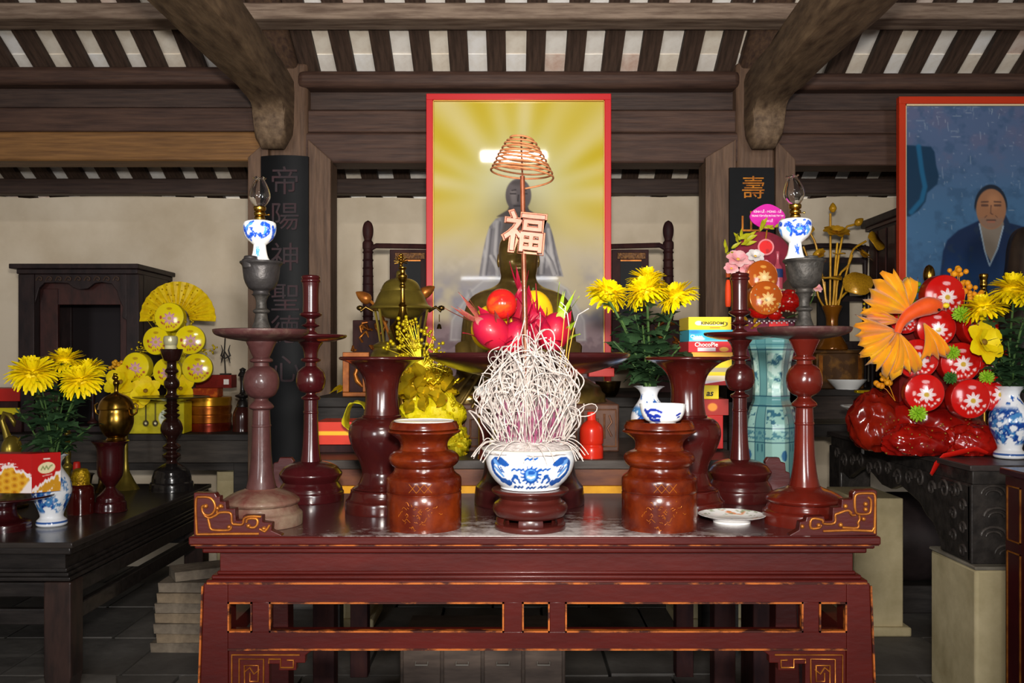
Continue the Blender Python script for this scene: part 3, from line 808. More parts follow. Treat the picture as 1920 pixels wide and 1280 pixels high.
# blue and white teacup on the right jar
def cup_paint(P, C):
    for q, wdt in (([(-44, 768), (-40, 774), (-36, 784), (-28, 788), (-16, 786)], 3.6), ([(-38, 770), (-30, 766), (-20, 766), (-10, 770)], 2.0), ([(-34, 776), (-24, 780), (-20, 776), (-14, 778)], 2.6), ([(24, 776), (32, 773)], 1.6), ([(28, 780), (34, 779)], 1.0), ([(90, 770), (100, 778)], 3), ([(120, 775), (130, 770)], 2), ([(-90, 770), (-100, 780)], 3)):
        C = mixc(C, rgb('#1d2f8e'), 1 - sstep(wdt, wdt + 1.3, pdist(P, q)))
    return C
d = 2.217
tcup = thing('teacup', 'blue and white porcelain teacup on top of the right lacquer jar', 'cup', (X(1242, d), d - .004, H(796, d)))
painted_lathe('cup_bowl', [(0, 794), (22, 794), (22, 796), (24, 796), (25, 791), (33, 786), (39, 776), (42, 764), (43.5, 757), (43.5, 757), (42, 757), (42, 757), (40, 766), (36, 778), (26, 787), (0, 789)], 1242, d, 796, cup_paint, PAINTED, tcup, 60, 96, R0=43)

# ---------------------------------------------------------------- incense bowl on its stand
d = 2.20; yb = 989.5
STAND = M('brown_stand_lacquer', '#4a1b15', 0.32, col2='#3c1411', scale=9, coat=.4)
st = turned('bowl_stand', 'round brown lacquer stand with open feet under the incense bowl', 'stand', 994, d, yb,
            [('foot_ring', [(0, 989.5), (65, 989.5), (65, 989.5), (66.5, 987), (66, 980), (63, 978), (63, 978), (0, 977)], STAND),
             ('cushion', [(0, 969), (34, 969), (58, 967), (67, 959), (70, 950), (67, 942), (60, 937), (57, 933), (57, 931), (62, 927), (69, 922), (72.5, 918), (71, 914.5), (71, 914.5), (58, 914), (0, 914)], STAND)], n=64)
s = S(d)
for k in range(5):
    t = 2 * PI * k / 5
    MB().lathe([(60 * s, 9 * s), (63 * s, 9 * s), (64 * s, 16 * s), (62 * s, 23 * s), (50 * s, 23 * s), (50 * s, 9 * s), (60 * s, 9 * s)], 6, a0=t - .36, a1=t + .36).build('foot', STAND, st)
def bowl_paint(P, C):
    C = C * 0 + rgb('#e9edf0')
    R0 = 88
    A = lambda x, y: (arc((x - 994), 86 if y < 880 else 78) , y)
    B1, B2 = rgb('#1d4c96'), rgb('#5f93cf')
    def st(pts, wdt, col=B1, soft=1.3, mirror=False, back=True):
        nonlocal C
        q0 = [A(*p) for p in pts]
        for q in ([q0] + ([[(-p[0], p[1]) for p in q0]] if mirror else [])):
            for k in ((0, PI * R0) if back else (0,)):
                qq = [((p[0] + k + PI * R0) % (2 * PI * R0) - PI * R0, p[1]) for p in q]
                if max(p[0] for p in qq) - min(p[0] for p in qq) > 200: continue
                C = mixc(C, col, 1 - sstep(wdt, wdt + soft, pdist(P, qq)))
    # sun with rays
    for k in range(14):
        a = 2 * PI * k / 14; st([(994 + 15 * math.sin(a), 882 - 12 * math.cos(a)), (994 + 21 * math.sin(a + .1), 882 - 17.5 * math.cos(a + .1))], 1.1)
    st([(994, 882)], 14.5); st([(994, 881)], 10.5, B2); st([(988, 884), (994, 886), (1000, 884)], 1.4, rgb('#dfe8f0')); st([(991, 876), (998, 876)], 3, B1)
    # dragons left and right
    st([(947, 861), (938, 854), (928, 855), (921, 862), (920, 872), (925, 882), (932, 892), (941, 899), (947, 896)], 4.3, mirror=True)
    st([(926, 858), (933, 862)], 3.6, B2, mirror=True); st([(934, 859), (944, 864), (950, 862)], 2.4, mirror=True)
    st([(924, 868), (931, 876), (938, 884)], 2.2, B2, mirror=True); st([(930, 893), (940, 894)], 4.4, mirror=True); st([(931, 868), (936, 876)], 1.2, mirror=True); st([(936, 868), (940, 877)], 1.0, mirror=True)
    st([(957, 896), (953, 892), (960, 884), (967, 889), (969, 895)], 2.0, mirror=True); st([(961, 882), (966, 884)], 2.4, mirror=True)
    # cloud wisps
    for cx_, cy_ in ((994, 851), (968, 871), (1019, 871), (962, 905), (994, 906), (1026, 905)):
        st([(cx_ - 12, cy_ + 2), (cx_ - 6, cy_ - 2), (cx_ - 2, cy_ + 2), (cx_ + 3, cy_ - 2), (cx_ + 7, cy_ + 1), (cx_ + 12, cy_ - 2)], 1.1)
    C = mixc(C, rgb('#9b9486'), sstep(841, 838, P[:, 1]) * .8)
    return C
ib = thing('incense_bowl', 'blue and white porcelain incense bowl heaped with ash and burnt incense', 'bowl', (X(994, d), d, H(914, d)))
painted_lathe('bowl_body', [(0, 914), (50, 914), (56, 909), (68, 897), (78, 881), (83, 864), (85.5, 850), (89, 843), (91, 840), (90, 837.5), (87, 837), (87, 837), (83, 842), (80, 850), (60, 860), (0, 862)], 994, d, 914, bowl_paint, PAINTED, ib, 120, 240, R0=88)
ASH = M('incense_ash', '#cfc6c2', 0.95, col2='#a79d9a', scale=60, bump=.5, bscale=120)
b = MB()
prof = catmull([(0, 98), (25, 97), (50, 92), (72, 83), (86, 76.5), (89, 74), (80, 66), (0, 66)])
b.lathe([(r * s, h * s) for r, h in prof], 48)
b.v = [(v[0] * (1 + .02 * math.sin(5 * math.atan2(v[0], v[1]))), v[1] * (1 + .02 * math.sin(5 * math.atan2(v[0], v[1]))), v[2] + rnd.uniform(-.0012, .0012)) for v in b.v]
tag(b.build('ash_heap', ASH, ib), kind='stuff')
# burnt, curled incense: nobody could count it
r3 = random.Random(21)
tangle = MB(); stubs = MB()
ASHW = M('curled_white_ash', '#cbc0b9', 0.9, col2='#a3968f', scale=90)
def curl(x0, y0, z0, lean_a, lean, L1, turn, rad, tail):
    pts = [Vector((x0, y0, z0))]
    dirn = Vector((math.sin(lean_a) * lean, -math.cos(lean_a) * lean, 1)).normalized()
    k = 5
    for i in range(k):
        pts.append(pts[-1] + dirn * L1 / k + Vector((r3.uniform(-1, 1), r3.uniform(-1, 1), 0)) * .0012)
    az_ = r3.uniform(0, 2 * PI) if r3.random() < .4 else (PI / 2 if x0 + r3.gauss(0, .02) > 0 else -PI / 2) + r3.gauss(0, .5)
    side = Vector((math.sin(az_), -math.cos(az_), 0))
    axis = dirn.cross(side).normalized()
    m = 11
    for i in range(m):
        dirn = Matrix.Rotation(turn / m, 3, axis) @ dirn
        pts.append(pts[-1] + dirn * rad * turn / m)
    if tail:
        for i in range(3): pts.append(pts[-1] + dirn * tail / 3)
    return pts
zb = 92 * s
ENV_H = [-.02, .0, .05, .11, .16, .205, .24, .27]; ENV_R = [.135, .132, .138, .126, .104, .074, .050, .02]
def strand():
    rr_ = .096 * math.sqrt(r3.random()); a = r3.uniform(0, 2 * PI)
    p = Vector((rr_ * math.sin(a), -rr_ * math.cos(a), r3.uniform(0, .07) if r3.random() < .5 else 0))
    ef = r3.uniform(.72, 1.14)
    d_ = Vector((math.sin(a) * .5 * rr_ / .09 + r3.gauss(0, .28), -math.cos(a) * .5 * rr_ / .09 + r3.gauss(0, .28), 1)).normalized()
    ax_ = Vector((r3.gauss(0, 1), r3.gauss(0, 1), r3.gauss(0, .35))).normalized()
    straight = r3.uniform(.02, .17); L_ = straight + r3.uniform(.05, .17); k0 = r3.choice((r3.uniform(3, 12), r3.uniform(12, 38)))
    st_ = .0085; q = [p.copy()]; done = 0
    while done < L_:
        if done > straight:
            d_ = (Matrix.Rotation(k0 * st_, 3, ax_) @ d_)
            ax_ = (ax_ + Vector((r3.gauss(0, .12), r3.gauss(0, .12), r3.gauss(0, .05)))).normalized()
        else:
            d_ = (d_ + Vector((r3.gauss(0, .03), r3.gauss(0, .03), 0))).normalized()
        n_ = q[-1] + d_ * st_
        hor = math.hypot(n_.x, n_.y)
        if hor > ef * np.interp(n_.z / (.80 + .28 * (ef - .72) / .42), ENV_H, ENV_R):
            d_ = (d_ + Vector((-n_.x, -n_.y, -.04)) * 3.2).normalized(); n_ = q[-1] + d_ * st_
        if n_.z < -.012: break
        q.append(n_); done += st_
    return [(v.x, v.y, v.z + zb) for v in q]
for i in range(240):
    p = strand()
    if len(p) > 4: tangle.tube(p, r3.uniform(.0011, .0017), 5)
for i in range(16):
    x_ = r3.uniform(-.055, .055)
    tangle.tube([(x_, r3.uniform(-.03, .03), zb), (x_ + r3.uniform(-.02, .02), r3.uniform(-.05, .02), zb + r3.uniform(.2, .27))], .0013, 5)
for k in range(26):      # loose ends lying over the rim
    a = r3.uniform(-1.9, 1.9); r0 = r3.uniform(.06, .10)
    x0, y0 = r0 * math.sin(a), -r0 * math.cos(a)
    z0 = 82 * s + r3.uniform(0, .012)
    dr = Vector((math.sin(a) + r3.uniform(-.6, .6), -math.cos(a) * .6, 0)).normalized()
    L_ = r3.uniform(.03, .075); q = []
    for i in range(8):
        t = i / 7; q.append((x0 + dr.x * L_ * t, y0 + dr.y * L_ * t, z0 + .012 * math.sin(t * 2.2) - (.045 * t * t if r0 + L_ > .12 else .0)))
    tangle.tube(q, .0013, 5)
tag(tangle.build('curled_incense_ash', ASHW, ib, smooth=70, weld=False), kind='stuff')
for i in range(210):
    rr_ = .078 * math.sqrt(r3.random()); a = r3.uniform(0, 2 * PI)
    x0, y0 = rr_ * math.sin(a), -rr_ * math.cos(a); hh = r3.uniform(.03, .115)
    stubs.tube([(x0, y0, zb - .005), (x0 * 1.12 + r3.uniform(-.006, .006), y0 * 1.12 + r3.uniform(-.006, .006), zb + hh)], .0011, 4)
tag(stubs.build('incense_stubs', M('magenta_stick', '#8e2a5a', 0.7, col2='#6a4a58', scale=60), ib, smooth=70, weld=False), kind='stuff')
# three sticks still standing, yellow stems with ash tips
for k, (xa, ya, xb, yb2, bend, lab) in enumerate(((1052, 655, 1058, 596, (1051, 566), 'burning incense stick with bent ash tip, left of the three yellow stemmed sticks'),
                                         (1062, 660, 1067, 612, (1048, 574), 'burning incense stick between two others at the right of the incense bowl'),
                                         (1066, 664, 1076, 614, (1104, 578), 'burning incense stick whose ash tip leans right, outermost at the incense bowl'))):
    dk = 2.235 + .01 * k
    x0, z0 = X(994 + (xa - 994) * .75, dk), H(838, dk)
    r_ = thing('incense_stick', lab, 'incense', (x0, dk, z0), 'burning incense sticks')
    L0 = lambda px, py: (X(px, dk) - x0, 0, H(py, dk) - z0)
    MB().tube([(0, 0, 0), L0(xa, ya), L0(xb, yb2)], .0011, 6).build('stick', M('yellow_incense_stick', '#c99a3a', .6), r_)
    mid = ((xb + bend[0]) / 2 + (6 if k < 2 else -6), (yb2 + bend[1]) / 2 - 6)
    MB().tube([L0(xb, yb2), L0(*mid), L0(*bend)], .0013, 6).build('ash_tip', ASHW, r_)
# the copper rod with cone coil and a cut-out good-fortune character
COPPER = M('copper_brown_incense', '#7f452c', 0.4, metal=0.35, col2='#5f301c', scale=40, coat=.2)
COIL = M('tan_incense_coil', '#a86c46', 0.7, col2='#8a5230', scale=60)
d = 2.22
ci = thing('incense_coil', 'tan cone incense coil on a copper rod with a cut-out character, above the incense bowl', 'incense', (X(988, d), d, H(845, d)))
o_ = (X(988, d), d, H(845, d))
P3 = lambda px, py, dy=0: (X(px, d) - o_[0], dy, H(py, d) - o_[2])
MB().tube([P3(988, 845), P3(985, 640), P3(982, 480), P3(979.5, 330)], [.0068, .0068, .0064, .006], 12).build('rod', COPPER, ci)
pts = []; rs_ = []
turns = 10.2; N = 330
for i in range(N + 1):
    t = i / N
    rpx = 13 + 47 * (t ** 0.72) if t > .04 else 13 * (t / .04)
    a = t * turns * 2 * PI
    yy = 254 + 74 * (t ** 1.05)
    x_ = 977 + 2 * t + rpx * math.sin(a)
    tilt_ = rpx * math.sin(a) * .10
    pts.append(P3(x_, yy + tilt_ + (0.9 * math.sin(a * 1.7)), -rpx * math.cos(a) * S(d)))
for i in range(1, 14):    # the loose outer end springs away
    t = i / 13; a = turns * 2 * PI + t * 1.9
    rpx = 60 - 14 * t
    pts.append(P3(979 + rpx * math.sin(a), 329 + 17 * t + 5 * (1 - t) * math.sin(a), -rpx * math.cos(a) * S(d)))
MB().tube(pts, .0024, 7).build('coil', COIL, ci, smooth=70)
MB().tube([P3(979.5, 332), P3(977, 256)], .0022, 6).build('coil_prop', COPPER, ci)
text('\u798f', 78 * S(d), M('rose_copper_plate', '#7e4c40', .4, metal=.3, col2='#6e4030', scale=30), ci, P3(983, 442, -.014), (PI / 2, .10, 0), 'good_fortune_character', ext=.003, off=.0006, bev=.0022)
text('\u798f', 82 * S(d), COPPER, ci, P3(983, 442, -.006), (PI / 2, .10, 0), 'character_backing', ext=.003, off=.0036, bev=.001)

# ---------------------------------------------------------------- pedestal fruit tray
d = 2.58
FT = M('tray_red_lacquer', '#3c1414', 0.3, col2='#2e1011', scale=6, stretch=(1, 1, 4), coat=.45)
turned('fruit_stand', 'broad dark red lacquer pedestal tray heaped with fruit, behind the incense bowl', 'stand', 992.5, d, 942,
       [('foot', [(0, 942), (101, 942), (101, 942), (103, 939), (101, 913), (98, 908), (98, 908), (90, 897), (86, 884), (84, 868)], FT),
        ('pedestal', [(84, 869), (78, 840), (64, 800), (55, 760), (56, 730), (70, 712), (110, 698)], FT),
        ('tray', [(0, 706), (108, 700), (108, 700), (140, 691), (170, 680), (185, 671), (188, 666), (188, 663), (185, 661), (185, 661), (176, 664), (100, 666), (0, 667)], FT)], n=72)
th_ = H(667, d)
def fruit(name, lab, cat, px, py, dd, rx, ry, rz, mat, fn=None, rot=(0, 0, 0), grp=None):
    """centre px,py; radii in px at depth d"""
    s = S(dd)
    r = thing(name, lab, cat, (X(px, dd), dd, H(py, dd)), grp); r.rotation_euler = rot
    MB().ball((0, 0, 0), (rx * s, ry * s, rz * s), 28, 18, fn).build('flesh', mat, r, smooth=80)
    return r, s
MANGO = M('yellow_mango_skin', '#e9c01c', .3, col2='#d9a514', scale=9, coat=.2)
MANGOR = M('blushing_mango_skin', '#c8201c', .16, col2='#e86a1a', scale=7, stretch=(1.2, 1, .6), lo=.56, hi=.72, coat=.4)
DRAG = M('dragonfruit_skin', '#9e0f3c', .42, col2='#b31a2c', scale=9, coat=.15, bump=.1)
DRAGT = M('dragonfruit_tip', '#8d2336', .5, col2='#7d7a3a', scale=22, lo=.5, hi=.62)
LIME = M('lime_green_tip', '#8fb81f', .45, col2='#b44a58', scale=14, lo=.52, hi=.7)
eg = lambda d_: 1 + .10 * d_[2]
for px, py, dd, rx, rz, rr, lab in ((920, 618, 2.66, 38, 44, .3, 'large yellow mango at the left of the fruit heap, behind the dragon fruit'),
                                  (1004, 592, 2.68, 34, 44, -.1, 'yellow mango behind the copper rod, top right of the fruit heap'),
                                  (965, 612, 2.70, 40, 50, .1, 'yellow mango in the middle of the fruit heap')):
    r, s = fruit('mango', lab, 'fruit', px, py, dd, rx, rx * .8, rz, MANGO, eg, (0, rr, 0), 'mangoes')
    MB().tube([(0, 0, rz * s * 1.08), (.002, 0, rz * s * 1.2)], .003, 6).build('stem', STEMM, r)
r, s = fruit('red_mango', 'shiny red mango with orange cheek on top of the fruit heap', 'fruit', 938, 571, 2.56, 29, 26, 29, MANGOR, eg, (.2, 1.2, 0))
MB().tube([(0, 0, 27 * s), (.004, 0, 33 * s)], .003, 6).build('stem', STEMM, r)
flap = MB()
n_ = 6
for i in range(n_ + 1):
    t = i / n_; wd = .5 * math.sin(PI * (t * .75 + .25)) * (1 - t) ** .3 if t < 1 else 0.0
    flap.v += [(-wd, -.05 + .35 * t * t, t), (0, -.12 + .35 * t * t, t), (wd, -.05 + .35 * t * t, t)]
for i in range(n_):
    for k in (0, 1): flap.f.append((i * 3 + k, i * 3 + k + 1, (i + 1) * 3 + k + 1, (i + 1) * 3 + k))
flap.c = [(1, 1, 1)] * len(flap.v)
fl_me = {m.name: flap.mesh('scale', m, 70) for m in (DRAG, DRAGT, LIME)}
def dragon(lab, px, py, dd, rx, rz, rot, tipm, nsc, crown):
    r, s = fruit('dragon_fruit', lab, 'fruit', px, py, dd, rx, rx, rz, DRAG, None, rot, 'dragon fruits')
    r4 = random.Random(int(px))
    for k in range(nsc):
        ph = PI * (.22 + .62 * (k + .5) / nsc); th = k * 2.4
        n_ = Vector((math.sin(ph) * math.sin(th), -math.sin(ph) * math.cos(th), math.cos(ph)))
        p = Vector((n_.x * rx, n_.y * rx, n_.z * rz)) * s * .97
        up = (Vector((0, 0, 1)) - n_ * n_.z).normalized()
        fwd = (n_ * .45 + up).normalized(); sd = fwd.cross(n_).normalized(); nn = sd.cross(fwd)
        ln = r4.uniform(19, 29) * s
        Mx = Matrix((sd * ln * .85, nn * ln * .9, fwd * ln)).transposed().to_4x4(); Mx.translation = p
        o = link_mesh('scale', fl_me[(DRAG if k % 3 else tipm).name], r); o.matrix_local = Mx
    for k in range(crown):
        th = 2 * PI * k / crown + .4
        out = Vector((math.sin(th) * .38, -math.cos(th) * .38, 1)).normalized()
        sd = Vector((math.cos(th), math.sin(th), 0)); nn = out.cross(sd)
        ln = r4.uniform(38, 66) * s
        Mx = Matrix((sd * ln * .17, nn * ln * .25, out * ln)).transposed().to_4x4(); Mx.translation = Vector((math.sin(th) * .2 * rx * s, -math.cos(th) * .2 * rx * s, rz * s * .86))
        o = link_mesh('scale', fl_me[tipm.name], r); o.matrix_local = Mx
dragon('magenta dragon fruit with long reddish tips pointing left, front of the fruit heap', 922, 622, 2.50, 31, 40, (.15, -.85, 0), DRAGT, 9, 6)
dragon('magenta dragon fruit lying behind the ash tangle, low in the middle of the heap', 968, 634, 2.52, 30, 36, (.5, .5, 0), DRAG, 9, 4)
dragon('dragon fruit with lime green tips at the right of the fruit heap', 1040, 622, 2.53, 30, 38, (.1, .35, 0), LIME, 12, 6)
dragon('slim upright dragon fruit standing behind the copper rod', 980, 585, 2.62, 20, 44, (0, -.05, 0), DRAG, 8, 4)
dragon('small dragon fruit beside the copper rod, behind the right front fruit', 1010, 622, 2.60, 26, 34, (.2, -.3, 0), DRAG, 8, 4)
fm = thing('leaf_mat', 'green leaf mat lying under the fruit heap on the pedestal tray', 'mat', (X(970, d), d, H(663.5, d)))
for k in range(9):
    a = 2 * PI * k / 9
    b = MB(); pts = [(0, 0), (.05, .028), (.10, .034), (.145, .018), (.16, 0), (.145, -.018), (.10, -.034), (.05, -.028)]
    b.prism(pts, .0, .003, 'z'); b.build('leaf', M('pandan_leaf', '#6f9a2c', .5, col2='#4f7a22', scale=20), fm, smooth=0).rotation_euler = (0, 0, a)

# ================================================================ second table and the things on it
SD, SH = 2.95, 0.963
sec = thing('rear_offering_table', 'dark wooden offering table behind the red altar, carrying the bronze statue', 'table', (0.04, SD, 0))
MB().box(-.72, .74, 0, .82, SH - .030, SH).build('tabletop', M('grey_dusty_board', '#4f4742', .4, col2='#38312e', scale=5, stretch=(1, 6, 6), bump=.15), sec, bevel=.003)
MB().box(-.70, .72, .012, .80, SH - .085, SH - .030).build('drawer_panel', M('reddish_brown_panel', '#7a4a30', .45, col2='#52302a', scale=5, stretch=(1, 5, 5), coat=.2), sec, bevel=.002)
MB().box(-.72, .74, 0.0, .02, SH - .126, SH - .085).build('yellow_edge_strip', M('yellow_edge_paint', '#e2a41e', .5, col2='#c4861a', scale=14), sec)
for sx in (-.66, .66):
    for yy in (.03, .72):
        MB().box(sx - .035, sx + .035, yy, yy + .07, 0, SH - .085).build('leg', DARKRED, sec, bevel=.003)
MB().box(-.63, .63, .05, .07, .70, .80).build('apron', DARKRED, sec)

# low drawer chest standing on the floor under the tables
ch = thing('drawer_chest', 'low brown drawer chest on the floor seen under the altar', 'chest', (X(905, 3.3), 3.3, 0))
cw = S(3.3) * 155
MB().box(-cw, cw, 0, .4, .02, .245).build('carcass', M('dusty_brown_chest', '#56483e', .6, col2='#40352f', scale=5, stretch=(1, 4, 6)), ch, bevel=.004)
for k in range(4):
    x0 = -cw + .012 + k * (2 * cw - .012) / 4
    dr = MB().box(x0, x0 + (2 * cw - .06) / 4, -.008, .01, .105, .235).build('drawer_front', M('drawer_front_wood', '#63544a', .55, col2='#4b3f38', scale=6, stretch=(1, 4, 6)), ch, bevel=.003)
    xm = x0 + (2 * cw - .06) / 8
    MB().tube([(xm - .022, -.010, .192), (xm - .022, -.022, .185), (xm + .022, -.022, .185), (xm + .022, -.010, .192)], .003, 6).build('handle', M('steel_handle', '#b9b2a8', .4, metal=.6), dr)
# dark wooden plinth of the throne platform behind
for px, yb2, lab, wd in ((452, 0, 'limewashed pier under the left rear shelf', 46), (652, 0, 'limewashed pier left of centre under the rear platform', 38), (1338, 0, 'limewashed pier right of centre under the rear platform', 58), (1648, 0, 'limewashed pier on a stepped foot right of the altar', 46)):
    d_ = 4.35 if px in (652, 1338) else (5.2 if px == 452 else 4.22)
    topz = {452: .70, 652: .92, 1338: .92, 1648: .64}[px]
    pr = thing('masonry_pier', lab, 'pier', (X(px, d_), d_, 0))
    hw = S(d_) * wd
    MB().box(-hw, hw, 0, .3 if px != 1648 else .38, .0, topz).build('pier_body', PIERM, pr, bevel=.006)
    MB().box(-hw - .03, hw + .03, -.025, .3, 0, .045).build('pier_foot', PIERM, pr, bevel=.01)

# rear platform between the columns
RP = 1.118
rp_ = thing('rear_platform', 'dull black wooden platform under the tall framed poster and throne', 'platform', (0.03, 4.05, 0))
MB().box(-.92, .94, 0, 1.2, RP - .045, RP).build('platform_top', BLACKM, rp_, bevel=.004)
MB().box(-.92, .94, .015, .06, RP - .20, RP - .045).build('front_board', BLACKM, rp_, bevel=.004)
for sx in (-.88, .82):
    MB().box(sx, sx + .08, .02, .10, 0, RP - .19).build('leg', BLACKM, rp_, bevel=.004)
    MB().box(sx, sx + .08, 1.05, 1.13, 0, RP - .05).build('leg', BLACKM, rp_, bevel=.004)

# ---------------------------------------------------------------- throne behind the poster
tz = 4.93
thr = thing('ancestral_throne', 'carved dark throne with finial posts behind the framed poster', 'throne', (X(972, tz), tz, RP))
tx = lambda px: X(px, tz) - X(972, tz)
hz = lambda py: H(py, tz) - RP
for px in (690, 1253):
    b = MB(); s = S(tz)
    prof = [(9, 737), (9, 600), (10, 560), (9, 500), (8.5, 470), (10, 466), (10, 455), (7, 450), (9.5, 440), (10, 428), (7, 418), (2, 414), (0, 413)]
    p = [((r) * s, hz(y)) for r, y in catmull(prof, 6)]
    st = b.lathe(p, 14, (tx(px), 0, 0)); st.build('post', DARKRED, thr, smooth=50)
    g = MB()
    for k in range(16): g.lathe([(9.2 * s, 0), (10.6 * s, .006), (9.2 * s, .012)], 12, (tx(px), 0, hz(700 - k * 15)))
    g.build('carved_rings', DARKRED, thr, smooth=60)['kind'] = 'stuff'
MB().tube([(tx(690), 0, hz(468)), (tx(706), -.01, hz(461)), (tx(800), -.02, hz(463)), (tx(1140), -.02, hz(463)), (tx(1236), -.01, hz(460)), (tx(1253), 0, hz(468))], .014, 8).build('top_rail', DARKRED, thr)
for a0, a1, nm in ((731, 803, 'back_panel'), (1147, 1216, 'back_panel')):
    MB().box(tx(a0), tx(a1), -.008, .010, hz(690), hz(468)).build(nm, DARKRED, thr, bevel=.003)
    fr = MB()
    fr.box(tx(a0 + 10), tx(a1 - 6), -.014, -.006, hz(486), hz(474)).build('carved_band', M('brown_gilt_carving', '#7a5226', .45, metal=.3, col2='#3c2218', scale=70, bump=.6), thr, bevel=.002)
    MB().box(tx(a0 + 16), tx(a1 - 14), -.011, -.006, hz(680), hz(490)).build('black_inset', M('black_inset_lacquer', '#101114', .5, spec=.15), thr)
    MB().box(tx(a0 + 16), tx(a1 - 14), -.013, -.006, hz(490), hz(487.5)).build('gilt_line', GILT, thr)
for a0, a1 in ((676, 742), (1200, 1266)):
    b = MB().box(tx(a0), tx(a1), -.30, -.02, hz(735), hz(672)); b.build('arm_block', DARKRED, thr, bevel=.006)
    c_ = MB(); r5 = random.Random(a0)
    for k in range(9):
        q = [(tx(r5.uniform(a0 + 4, a1 - 4)), -.30, hz(r5.uniform(606, 668)))]
        for _ in range(4): q.append((q[-1][0] + r5.uniform(-.03, .03), -.30 + r5.uniform(-.01, .01), q[-1][2] + r5.uniform(-.03, .03)))
        c_.tube(q, .007, 6)
    MB().box(tx(a0 + 3), tx(a1 - 6), -.295, -.27, hz(672), hz(604)).build('arm_front', DARKRED, thr, bevel=.004)
    c_.build('carved_scroll', GILT, thr, smooth=70)

# ---------------------------------------------------------------- tall framed poster of a seated statue in golden rays
pd = 4.5
ps = thing('framed_poster', 'tall red framed poster of a seated statue in golden rays', 'poster', (X(972, pd), pd, RP))
pxs = lambda px: X(px, pd) - X(972, pd)
pzs = lambda py: H(py, pd) - RP
fb = 737
for q in ((800, 1145, 178, 190), (800, 1145, fb - 12, fb), (800, 812.5, 189, fb - 11), (1132.5, 1145, 189, fb - 11)):
    MB().box(pxs(q[0]), pxs(q[1]), -.028, .012, pzs(q[3]), pzs(q[2])).build('frame_member', RED_PAINT, ps, bevel=.003)
for q in ((812, 1133, 189.5, 191.2), (812, 813.6, 190, fb - 12), (1131.4, 1133, 190, fb - 12)):
    MB().box(pxs(q[0]), pxs(q[1]), -.022, .0, pzs(q[3]), pzs(q[2])).build('gilt_slip', M('gilt_slip', '#c79a4a', .4, metal=.4), ps)
MB().box(pxs(803), pxs(1142), .0, .010, pzs(fb - 3), pzs(181)).build('backing_board', BLACKM, ps)
nu, nv = 214, 364
u = np.linspace(812, 1133, nu); v = np.linspace(190, fb - 12, nv)
U, Vv = np.meshgrid(u, v); P = np.stack([U.ravel(), Vv.ravel()], 1)
dx, dy = P[:, 0] - 972, P[:, 1] - 372
r = np.hypot(dx, dy * .92); a = np.arctan2(dx, -dy)
ray = .5 + .5 * np.sin(a * 17 + .8 * np.sin(a * 5)); ray = ray * .6 + .4 * (.5 + .5 * np.sin(a * 9 + 1.2))
C = np.tile(rgb('#d8c63c'), (len(P), 1))
C = mixc(C, rgb('#efe9b8'), ray * .75 * sstep(40, 150, r))
C = mixc(C, rgb('#dfe3c6'), 1 - sstep(30, 170, r))
C = mixc(C, rgb('#dccb7c'), sstep(330, 420, P[:, 1]) * .5)
C = mixc(C, rgb('#d2ccc4'), sstep(400, 490, P[:, 1]) * .85)
n1 = vnoise(P, .018, 3)
C = mixc(C, rgb('#9d9fb8'), sstep(470, 560, P[:, 1]) * sstep(.3, .65, n1))
C = mixc(C, rgb('#e8e2d8'), sstep(.55, .75, n1) * sstep(440, 500, P[:, 1]) * .4)
C = mixc(C, rgb('#9b8a98'), sstep(590, 620, P[:, 1])); C = mixc(C, rgb('#7d6d7c'), sstep(600, 640, P[:, 1]) * sstep(.5, .62, vnoise(P, .05, 8)) * .6)
# glass-like base the figure sits on
base = [(845, 600), (880, 545), (905, 524), (1040, 524), (1065, 540), (1098, 600), (1100, 640), (842, 640)]
db = sdpoly(P, base)
C = mixc(C, rgb('#b3b6c4'), (1 - sstep(-6, 4, db)) * .65)
C = mixc(C, rgb('#d8dbe4'), (1 - sstep(0, 3, np.abs(db + 3))) * .5)
for k in range(7):
    C = mixc(C, rgb('#8d8f9f'), (1 - sstep(1.5, 4, pdist(P, [(880 + k * 30, 545), (890 + k * 28, 575), (870 + k * 32, 600)]))) * .5)
# body, robe, head
body = [(898, 518), (904, 480), (911, 446), (918, 424), (930, 410), (950, 402), (972, 398), (994, 402), (1016, 409), (1030, 420), (1038, 446), (1046, 480), (1056, 518)]
dbd = sdpoly(P, body); inb = 1 - sstep(-1.5, 1.5, dbd)
C = mixc(C, rgb('#8c8c98'), inb)
C = mixc(C, rgb('#c4c6d2'), inb * sstep(.42, .7, vnoise(P * np.array([1, .5]), .05, 12)) * .8)
chest = [(950, 402), (994, 402), (1006, 440), (1012, 518), (936, 518), (938, 440)]
C = mixc(C, rgb('#6a6465'), (1 - sstep(-4, 4, sdpoly(P, chest))) * .85)
for q in ([(916, 430), (912, 470), (906, 515)], [(932, 416), (928, 470), (932, 515)], [(1014, 416), (1018, 460), (1014, 512)], [(1028, 430), (1034, 475), (1044, 515)], [(1016, 470), (1030, 490), (1038, 514)], [(920, 480), (930, 500), (938, 515)]):
    C = mixc(C, rgb('#dadce6'), (1 - sstep(1, 4.5, pdist(P, q))) * .6 * inb)
    C = mixc(C, rgb('#5d5d68'), (1 - sstep(.5, 2.5, pdist(P, [(x + 6, y) for x, y in q]))) * .5 * inb)
C = mixc(C, rgb('#6c6668'), 1 - sstep(-1, 2, sdpoly(P, [(958, 380), (986, 380), (992, 394), (1012, 406), (932, 406), (952, 394)])))
hd = np.hypot((P[:, 0] - 972) / 24, (P[:, 1] - 366) / 31)
C = mixc(C, rgb('#77727a'), 1 - sstep(.95, 1.06, hd))
